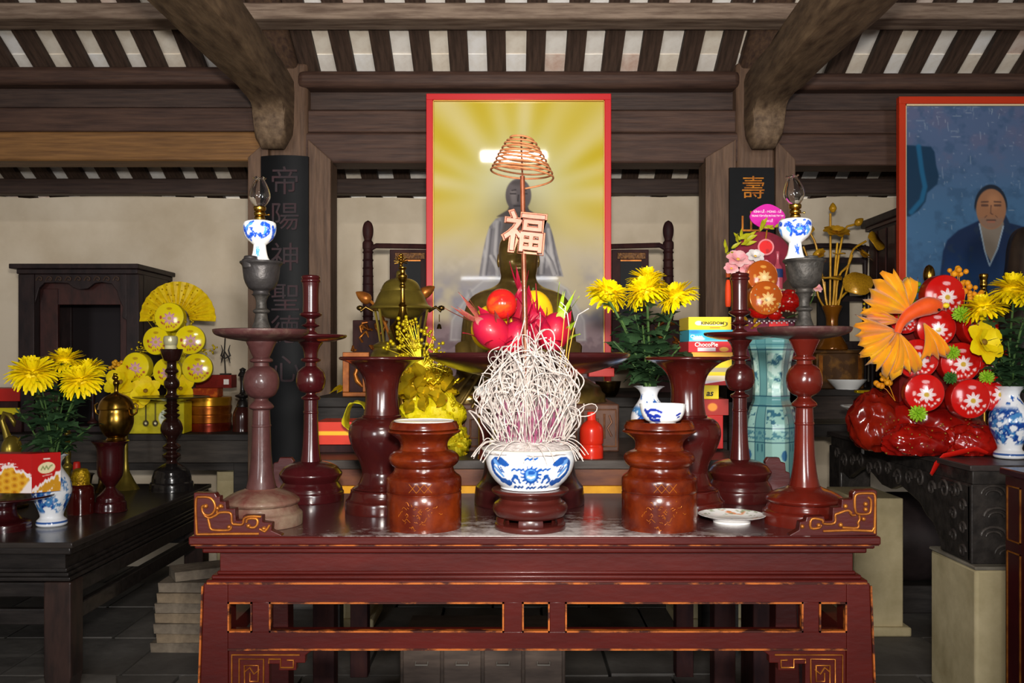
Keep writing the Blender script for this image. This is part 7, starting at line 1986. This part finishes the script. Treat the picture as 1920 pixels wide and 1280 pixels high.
# the sign
sg_ = MB(); n = 40; pl_ = []
for k in range(n):
    a = 2 * PI * k / n
    pl_.append((33.5 * s * math.cos(a) * (1 - .05 * abs(math.sin(2 * a))), 22.5 * s * math.sin(a) * (1 + .06 * math.cos(4 * a))))
so = sg_.prism(pl_, -.004, .004).build('oval_sign', M('magenta_card', '#d81ba4', .5), rb, smooth=0)
so.location = (bx_(1441), .02, bz_(405))
MB().tube([(bx_(1441), .025, bz_(430)), (bx_(1441), .05, bz_(450))], .003, 6).build('sign_stick', GOLDP, rb)
PINKI = M('pale_pink_ink', '#fbd3ea', .5)
text('KÍNH LỄ - MÙNG - LỄ', .0128, PINKI, so, (0, -.0046, .0215), name='lettering', off=.0004, sx=1.0)
text('TRUNG TÂM VĂN PHÒNG TW TW', .0115, PINKI, so, (0, -.0046, .003), name='lettering', off=.0004, sx=.78)
text('KÍNH LỄ', .0128, PINKI, so, (0, -.0046, -.0195), name='lettering', off=.0004)
GLF = M('yellow_green_leaf', '#b9b51e', .4, col2='#8a8f1c', scale=20)
def leafy(px, py, n_, R_, mat, seed, nm='gold_leaf', dy=-.02):
    rr = random.Random(seed)
    for k in range(n_):
        b = MB(); L_ = R_ * s * rr.uniform(.6, 1.1)
        for i in range(6):
            t = i / 5; wd = L_ * .20 * math.sin(PI * (.06 + .9 * t)); b.v += [(-wd, -.004 * i * i * .3, t * L_), (0, -.003 - .004 * i * i * .3, t * L_), (wd, -.004 * i * i * .3, t * L_)]
        for i in range(5):
            for q in (0, 1): b.f.append((i * 3 + q, i * 3 + q + 1, (i + 1) * 3 + q + 1, (i + 1) * 3 + q))
        b.c = [(1, 1, 1)] * len(b.v)
        setM(b.build(nm, mat, rb, smooth=60), (bx_(px + rr.uniform(-8, 8)), dy, bz_(py + rr.uniform(-8, 8))), (rr.uniform(-.3, .3), rr.uniform(-1.4, 1.4), rr.uniform(-.5, .5)))
leafy(1390, 456, 9, 22, GLF, 1); leafy(1362, 474, 4, 16, GLF, 2); leafy(1424, 432, 3, 24, GLF, 3); leafy(1456, 432, 3, 22, GLF, 4); leafy(1400, 610, 6, 16, GOLDP, 5, dy=-.07)
PINK = M('pink_lotus_petal', '#ec9aa2', .5, col2='#f6d3cf', scale=14, lo=.4, hi=.7)
WHL = M('white_lotus_petal', '#e6dedb', .5)
for px, py, r_, m_, rot in ((1378, 490, 22, PINK, (.9, 0, 0)), (1396, 506, 19, PINK, (1.1, .2, 0)), (1410, 484, 17, WHL, (.9, 0, 0)), (1366, 506, 14, PINK, (1.1, -.2, 0)), (1521, 541, 14, PINK, (.8, .5, 0)), (1428, 500, 12, PINK, (1, 0, 0))):
    blossom(rb, bx_(px), -.05, bz_(py), r_ * s, 7, m_, M('lotus_eye', '#d9b04a', .5), rot, 'lotus_blossom')
MB().tube(catmull([(bx_(1470), -.04, bz_(596)), (bx_(1500), -.05, bz_(585)), (bx_(1516), -.05, bz_(562)), (bx_(1521), -.05, bz_(543))], 3), .003, 6).build('blossom_stem', STEMM, rb, smooth=60)
CLR = M('orange_cellophane', '#c8741c', .2, metal=.3, col2='#a8401a', scale=10, coat=.5)
gfn = round_print(rgb('#b5541a'), rgb('#eec98a'), rgb('#d99a4a'), rgb('#f4e0a8'), rgb('#e0a850'), rgb('#e8a850'))
dome_box(rb, bx_(1416), -.05, bz_(522), 29 * s, gfn, CLR, .1, -.05, .05)
dome_box(rb, bx_(1418), -.09, bz_(563), 31 * s, gfn, CLR, .1, -.05, .05)
RJ = M('red_ribbon_jar', '#c2130c', .22, col2='#8f0d0a', scale=7, coat=.5)
for px, py, r_ in ((1466, 568, 24), (1412, 583, 20), (1440, 590, 14)):
    o = MB().lathe(catmull([(0, -.8), (.6, -.75), (1, -.2), (.9, .3), (.5, .75), (.35, .9), (0, .95)]), 22).build('red_jar', RJ, rb, smooth=60); setM(o, (bx_(px), -.10, bz_(py)), (0, .1, 0), r_ * s)
b = MB(); rr = random.Random(3)
for k in range(40): b.ball((bx_(rr.uniform(1398, 1486)), -.125 - rr.uniform(0, .03), bz_(rr.uniform(545, 592))), .0045, 6, 4)
b.build('sparkle_bead', M('pale_gold_bead', '#eed9b0', .2, metal=.5), rb)['kind'] = 'stuff'
MB().lathe(catmull([(0, bz_(556)), (9 * s, bz_(556)), (9 * s, bz_(556)), (9.5 * s, bz_(540)), (9 * s, bz_(506)), (4 * s, bz_(496)), (3 * s, bz_(488)), (3.4 * s, bz_(474)), (0, bz_(473))]), 20, (bx_(1453), -.04, 0)).build('small_bottle', M('blush_bottle', '#c05060', .15, coat=.5), rb)
MB().lathe([(9.7 * s, bz_(522)), (9.9 * s, bz_(520)), (9.7 * s, bz_(508)), (9.2 * s, bz_(506))], 20, (bx_(1453), -.04, 0)).build('blue_label', M('navy_label', '#2a3a6e', .5), rb)
MB().tube([(bx_(1360), -.05, bz_(513)), (bx_(1360), -.05, bz_(522))], .010, 8).build('orange_bead', CLR, rb)
MB().lathe(catmull([(0, bz_(576)), (5 * s, bz_(574)), (5.5 * s, bz_(545)), (3.5 * s, bz_(528)), (0, bz_(526))]), 10, (bx_(1360), -.05, 0)).build('orange_tassel', M('orange_tassel_silk', '#e8481c', .6), rb)

# ---------------------------------------------------------------- goldfish gift tower on the carved black table
gd = 3.72
gt = thing('goldfish_gift_tower', 'red gift tower of round boxes with an orange silk goldfish on the carved black table', 'arrangement', (X(1745, gd), gd, RH))
s = S(gd); gx = lambda px: X(px, gd) - X(1745, gd); gz = lambda py: H(py, gd) - RH
RCL = M('red_cellophane', '#6e0a08', .16, col2='#a3160c', scale=8, coat=.6, bump=.3, bscale=14)
RCL2 = M('amber_red_cellophane', '#5e0c07', .18, col2='#8a1c0a', scale=10, coat=.6, bump=.35, bscale=16)
def wrap(nm, cx, cy, rx, rz, ry, mat, seed, amp, dy):
    rr = random.Random(seed); ph = [rr.uniform(0, 6) for _ in range(6)]
    off = Vector((seed * 7.3, seed * 3.1, seed * 1.7))
    def f(q):
        v = Vector(q)
        return 1.06 + .14 * vn3.noise(v * 1.6 + off) - 2.6 * amp * abs(vn3.noise(Vector((v.x * 2.6, v.y * 2.6, v.z * 1.5)) + off * 2)) - amp * abs(vn3.noise(v * 6.5 + off))
    b = MB().ball((gx(cx), dy, gz(cy)), (rx * s, ry * s, rz * s), 72, 30, f)
    b.v = [(v[0], v[1], max(v[2], .002)) for v in b.v]
    b.build(nm, mat, gt, smooth=50)
wrap('cellophane_wrap', 1752, 800, 106, 64, 64, RCL, 1, .10, .05)
wrap('cellophane_side', 1652, 792, 56, 60, 42, RCL2, 2, .10, .05)
wrap('cellophane_fold', 1700, 826, 62, 34, 36, RCL, 4, .12, -.09)
wrap('cellophane_fold', 1800, 824, 56, 34, 32, RCL, 6, .12, -.09)
b = MB(); b.tube([(gx(1712), -.16, gz(880)), (gx(1724), -.15, gz(862)), (gx(1735), -.16, gz(846)), (gx(1768), -.17, gz(838)), (gx(1790), -.16, gz(834)), (gx(1815), -.15, gz(842))], [.012, .02, .016, .018, .016, .008], 8, flat=.4); b.build('red_ribbon', M('red_ribbon_satin', '#c81a10', .3, coat=.3), gt, smooth=60)
MB().box(gx(1690), gx(1812), .02, .20, gz(780), gz(560)).build('support_board', M('hidden_red_board', '#6e120e', .6), gt)
rfn = round_print(rgb('#c41612'), rgb('#f2e4e4'), rgb('#d9a3a8'), rgb('#caa43a'), rgb('#f6d9d6'), rgb('#eab4b8'))
RBX = M('red_box_board', '#b3160e', .3, col2='#8f120c', scale=10, coat=.4)
for px, py, rp, yaw, dy in ((1750, 556, 38, .05, -.04), (1733, 616, 34, -.15, -.07), (1806, 612, 36, .15, -.07), (1694, 672, 36, -.2, -.10), (1762, 678, 36, 0, -.12), (1822, 674, 34, .2, -.10), (1697, 732, 34, -.15, -.14), (1768, 742, 35, .0, -.17), (1818, 732, 34, .2, -.14), (1690, 600, 26, -.3, -.02)):
    dome_box(gt, gx(px), dy, gz(py), rp * s, rfn, RBX, yaw, .02, .055)
# goldfish
OF = M('orange_silk', '#ee5a10', .55, col2='#e04a0c', scale=20, sheen=.3)
YF = M('yellow_orange_silk_fin', '#f0b012', .55, col2='#ee8a10', scale=5, lo=.35, hi=.75, sheen=.3, alpha=.96)
b = MB()
body = [gx(1644), gx(1650), gx(1662), gx(1680), gx(1700), gx(1716), gx(1724)]
zz_ = [gz(626), gz(610), gz(596), gz(585), gz(578), gz(580), gz(583)]
b.tube(catmull(list(zip(body, [-.20] * 7, zz_)), 3), [v for v in np.interp(np.linspace(0, 1, 19), [0, .2, .45, .65, .85, 1], [6 * s, 8 * s, 13 * s, 17 * s, 12 * s, 3 * s])], 14)
b.build('goldfish_body', OF, gt, smooth=70)
for sx, yv in ((1711, -.232),):
    b = MB(); b.ball((gx(sx), yv, gz(586)), (2.6 * s, 2.6 * s, 2.6 * s), 10, 6); b.build('goldfish_eye', BLACK_INK, gt)
b = MB(); b.ball((gx(1727), -.215, gz(578)), (6 * s, 5 * s, 5 * s), 10, 6); b.build('yellow_bead', M('lemon_bead', '#f4d832', .4), gt)
def fin(px, py, ang_, L_, spread, seed, dy=-.17):
    rr = random.Random(seed); b = MB(); n = 16; m = 8
    for i in range(n + 1):
        a = ang_ - spread / 2 + spread * i / n
        for j in range(m + 1):
            t = j / m; r_ = (3 + t * L_ * (1 + .10 * math.sin(i * 1.9 + seed))) * s
            b.v.append((gx(px) + r_ * math.sin(a), dy - .055 * math.sin(t * 2.2) + .022 * t * math.sin(i * 1.45 + seed), gz(py) + r_ * math.cos(a)))
    for i in range(n):
        for j in range(m): b.f.append((i * (m + 1) + j, i * (m + 1) + j + 1, (i + 1) * (m + 1) + j + 1, (i + 1) * (m + 1) + j))
    b.c = [(1, 1, 1)] * len(b.v)
    o = b.build('silk_fin', YF, gt, smooth=80); md = o.modifiers.new('thickness', 'SOLIDIFY'); md.thickness = .0015
fin(1676, 592, -1.05, 88, 1.05, 1); fin(1672, 590, -.30, 56, .9, 2, -.15); fin(1650, 622, -1.75, 76, 1.05, 3); fin(1652, 625, -2.55, 78, 1.0, 4); fin(1650, 625, 3.05, 66, .7, 5, -.19); fin(1690, 606, 2.95, 62, .85, 6, -.20); fin(1662, 606, -1.48, 72, .55, 7, -.15); fin(1655, 615, 3.6, 60, .7, 8, -.16)
blossom(gt, gx(1784), -.24, gz(644), 40 * s, 6, YBL, DKC, (1.35, .1, .3))
GRN = M('lime_pompon', '#a3cf2c', .6, col2='#7fae22', scale=20)
for px, py, r_ in ((1757, 593, 16), (1741, 661, 14), (1802, 705, 14), (1680, 769, 16), (1838, 752, 11), (1738, 706, 12)):
    b = MB(); rr = random.Random(px)
    for k in range(70):
        ph = math.acos(1 - 2 * (k + .5) / 70); t = k * 2.4; u_ = Vector((math.sin(ph) * math.cos(t), math.sin(ph) * math.sin(t), math.cos(ph)))
        b.tube([u_ * .25, u_ * rr.uniform(.85, 1.05)], [.16, .07], 4)
    o = b.build('green_pompon', GRN if r_ != 12 else M('dark_green_pompon', '#2f5a22', .6, col2='#3f7a2a', scale=20), gt, smooth=0, weld=False); setM(o, (gx(px), -.20, gz(py)), (0, 0, 0), r_ * s); o['kind'] = 'stuff'
for i, (px, py, n_, sp) in enumerate(((1702, 536, 34, .035), (1690, 550, 22, .03))):
    spray(gt, px, py, gd, X(1745, gd), RH, n_, sp, M('green_berry', '#6d9a24', .5, col2='#4e7a1c', scale=30), .011, 80 + i, dyy=-.02, base=(1712, 580))
ORB = M('orange_berry', '#eda21c', .45, col2='#d9861a', scale=30)
for i, (px, py, n_, sp) in enumerate(((1780, 510, 9, .04), (1806, 545, 18, .05), (1818, 575, 12, .035), (1640, 712, 12, .035), (1840, 640, 10, .03))):
    spray(gt, px, py, gd, X(1745, gd), RH, n_, sp, ORB, .0115, 90 + i, dyy=-.07, base=(1790, 600) if px > 1700 else (1665, 750))
spray(gt, 1626, 575, gd, X(1745, gd), RH, 26, .045, BERRY, .005, 99, dyy=-.08, base=(1665, 600))
spray(gt, 1670, 555, gd, X(1745, gd), RH, 14, .03, BERRY, .005, 98, dyy=-.10, base=(1665, 600))
b = MB(); rr = random.Random(12)
for k in range(60): b.ball((gx(rr.uniform(1620, 1850)), -.13 - rr.uniform(0, .07), gz(rr.uniform(770, 842))), rr.uniform(.002, .004), 6, 4)
b.build('gold_glint', M('glint_gold', '#e8b04a', .2, metal=.8), gt)['kind'] = 'stuff'  # gold balls put in as highlights glinting on the cellophane

# small things on the right table and shelf
bouquet('right', 1893, 3.52, 858, 1.0,
        [(1846, 572, 36, -.04, (-.15, .15), 'yellow chrysanthemum at the left of the right bouquet, before the portrait'), (1902, 535, 40, .04, (.1, .2), 'large yellow chrysanthemum at the top of the right bouquet'), (1935, 545, 34, -.05, (.3, .2), 'yellow chrysanthemum of the right bouquet cut by the right edge')],
        [(1870, 620, .0), (1890, 640, -.05), (1915, 620, .03), (1862, 680, -.04), (1900, 700, -.06), (1930, 660, .0)], 'blue and white vase of chrysanthemums on the carved black table, right', 11)
turned('brass_candle_holder', 'ringed bright brass candle holder before the blue robed portrait', 'candlestick', 1844, 4.2, 820,
       [('base', [(0, 828), (30, 828), (28, 818), (10, 805), (6, 780), (6, 600), (8, 570), (5, 556), (7, 550), (5, 544), (7, 538), (5, 532), (7, 526), (6, 518), (8, 510), (7, 505), (0, 505)], BRASS)], n=24, base_h=RH)
turned('brass_candle_holder', 'brass lotus bud finial on a stem before the portrait, above the top round red box', 'candlestick', 1742, 4.3, 815,
       [('base', [(0, 825), (26, 825), (24, 815), (8, 800), (5, 700), (5, 540), (12, 530), (14, 526), (7, 522), (10, 512), (10, 500), (6, 490), (0, 486)], BRASS)], n=24, base_h=RH)
d = 4.55
pk = thing('gold_packet', 'small flat gold wrapped packet on the left edge of the carved black table', 'packet', (X(1584, d) + .08, d, RH))
MB().box(-.055, .065, -.03, .03, .0, .045).build('packet_body', M('dull_gold_wrap', '#a8941c', .3, metal=.4, col2='#7d6a14', scale=14), pk, bevel=.006)
MB().lathe([(0, 0), (.012, 0), (.012, .001), (0, .001)], 12).build('white_sticker', WHITE_INK, pk).matrix_local = Matrix.Translation((-.02, -.031, .024)) @ Matrix.Rotation(PI / 2, 4, 'X')
wp = turned('white_plate', 'white porcelain plate of gold packets left of the goldfish gift tower', 'plate', 1640, 4.35, 790,
       [('plate', [(0, 822), (22, 822), (24, 800), (30, 760), (46, 738), (60, 730), (60, 728), (44, 734), (20, 745), (0, 748)], WHITEP)], n=40, base_h=RH)
for k in range(3):
    q = thing('gold_packet', ('gold foil packet lying left on the white plate', 'gold foil packet in the middle of the white plate', 'gold foil packet lying right on the white plate')[k], 'packet', (X(1616 + k * 20, 4.33), 4.33 + .02 * k, H(741, 4.35) + .012), None, .4 * k)
    MB().box(-.03, .03, -.02, .02, 0, .014).build('packet_body', GOLDF, q, bevel=.003)
wp2 = turned('white_plate', 'thin white plate edge on the right shelf above the gold packets', 'plate', 1588, 5.06, 722,
       [('plate', [(0, 728), (16, 728), (20, 722), (34, 706), (33, 704), (14, 716), (0, 718)], WHITEP)], n=36, base_h=RSH)

cl = thing('purple_cloth', 'small folded purple cloth at the left edge of the carved black table', 'cloth', (X(1625, 4.1) + .06, 4.1, RH))
MB().prism([(-.05, -.06), (.09, -.08), (.11, .05), (-.03, .07)], 0, .012, 'z').build('folded_cloth', M('mauve_cloth', '#7a5a78', .9, col2='#5e4560', scale=30, bump=.4), cl, smooth=0, bevel=.004)

# two lamp tubes hang behind the camera; they glint in the poster glass
TUBE = M('fluorescent_tube', '#f4f7ff', .4, emit=14.0)
for x0, y0, z0, L_, lab in ((-.03, -1.0, 2.16, 1.1, 'fluorescent tube lamp hung behind the camera, lower one'),):
    t = thing('tube_lamp', lab, 'lamp', (x0, y0, z0))
    MB().box(-L_ / 2, L_ / 2, -.03, .03, .016, .05).build('lamp_body', M('white_lamp_metal', '#dcdcdc', .4), t)
    b = MB(); b.tube([(-L_ / 2 + .02, 0, 0), (L_ / 2 - .02, 0, 0)], .014, 10); b.build('lamp_tube', TUBE, t)
    for sx in (-L_ / 2 + .1, L_ / 2 - .1): MB().box(sx - .004, sx + .004, -.004, .004, .05, 2.3).build('hanger', BLACKM, t)
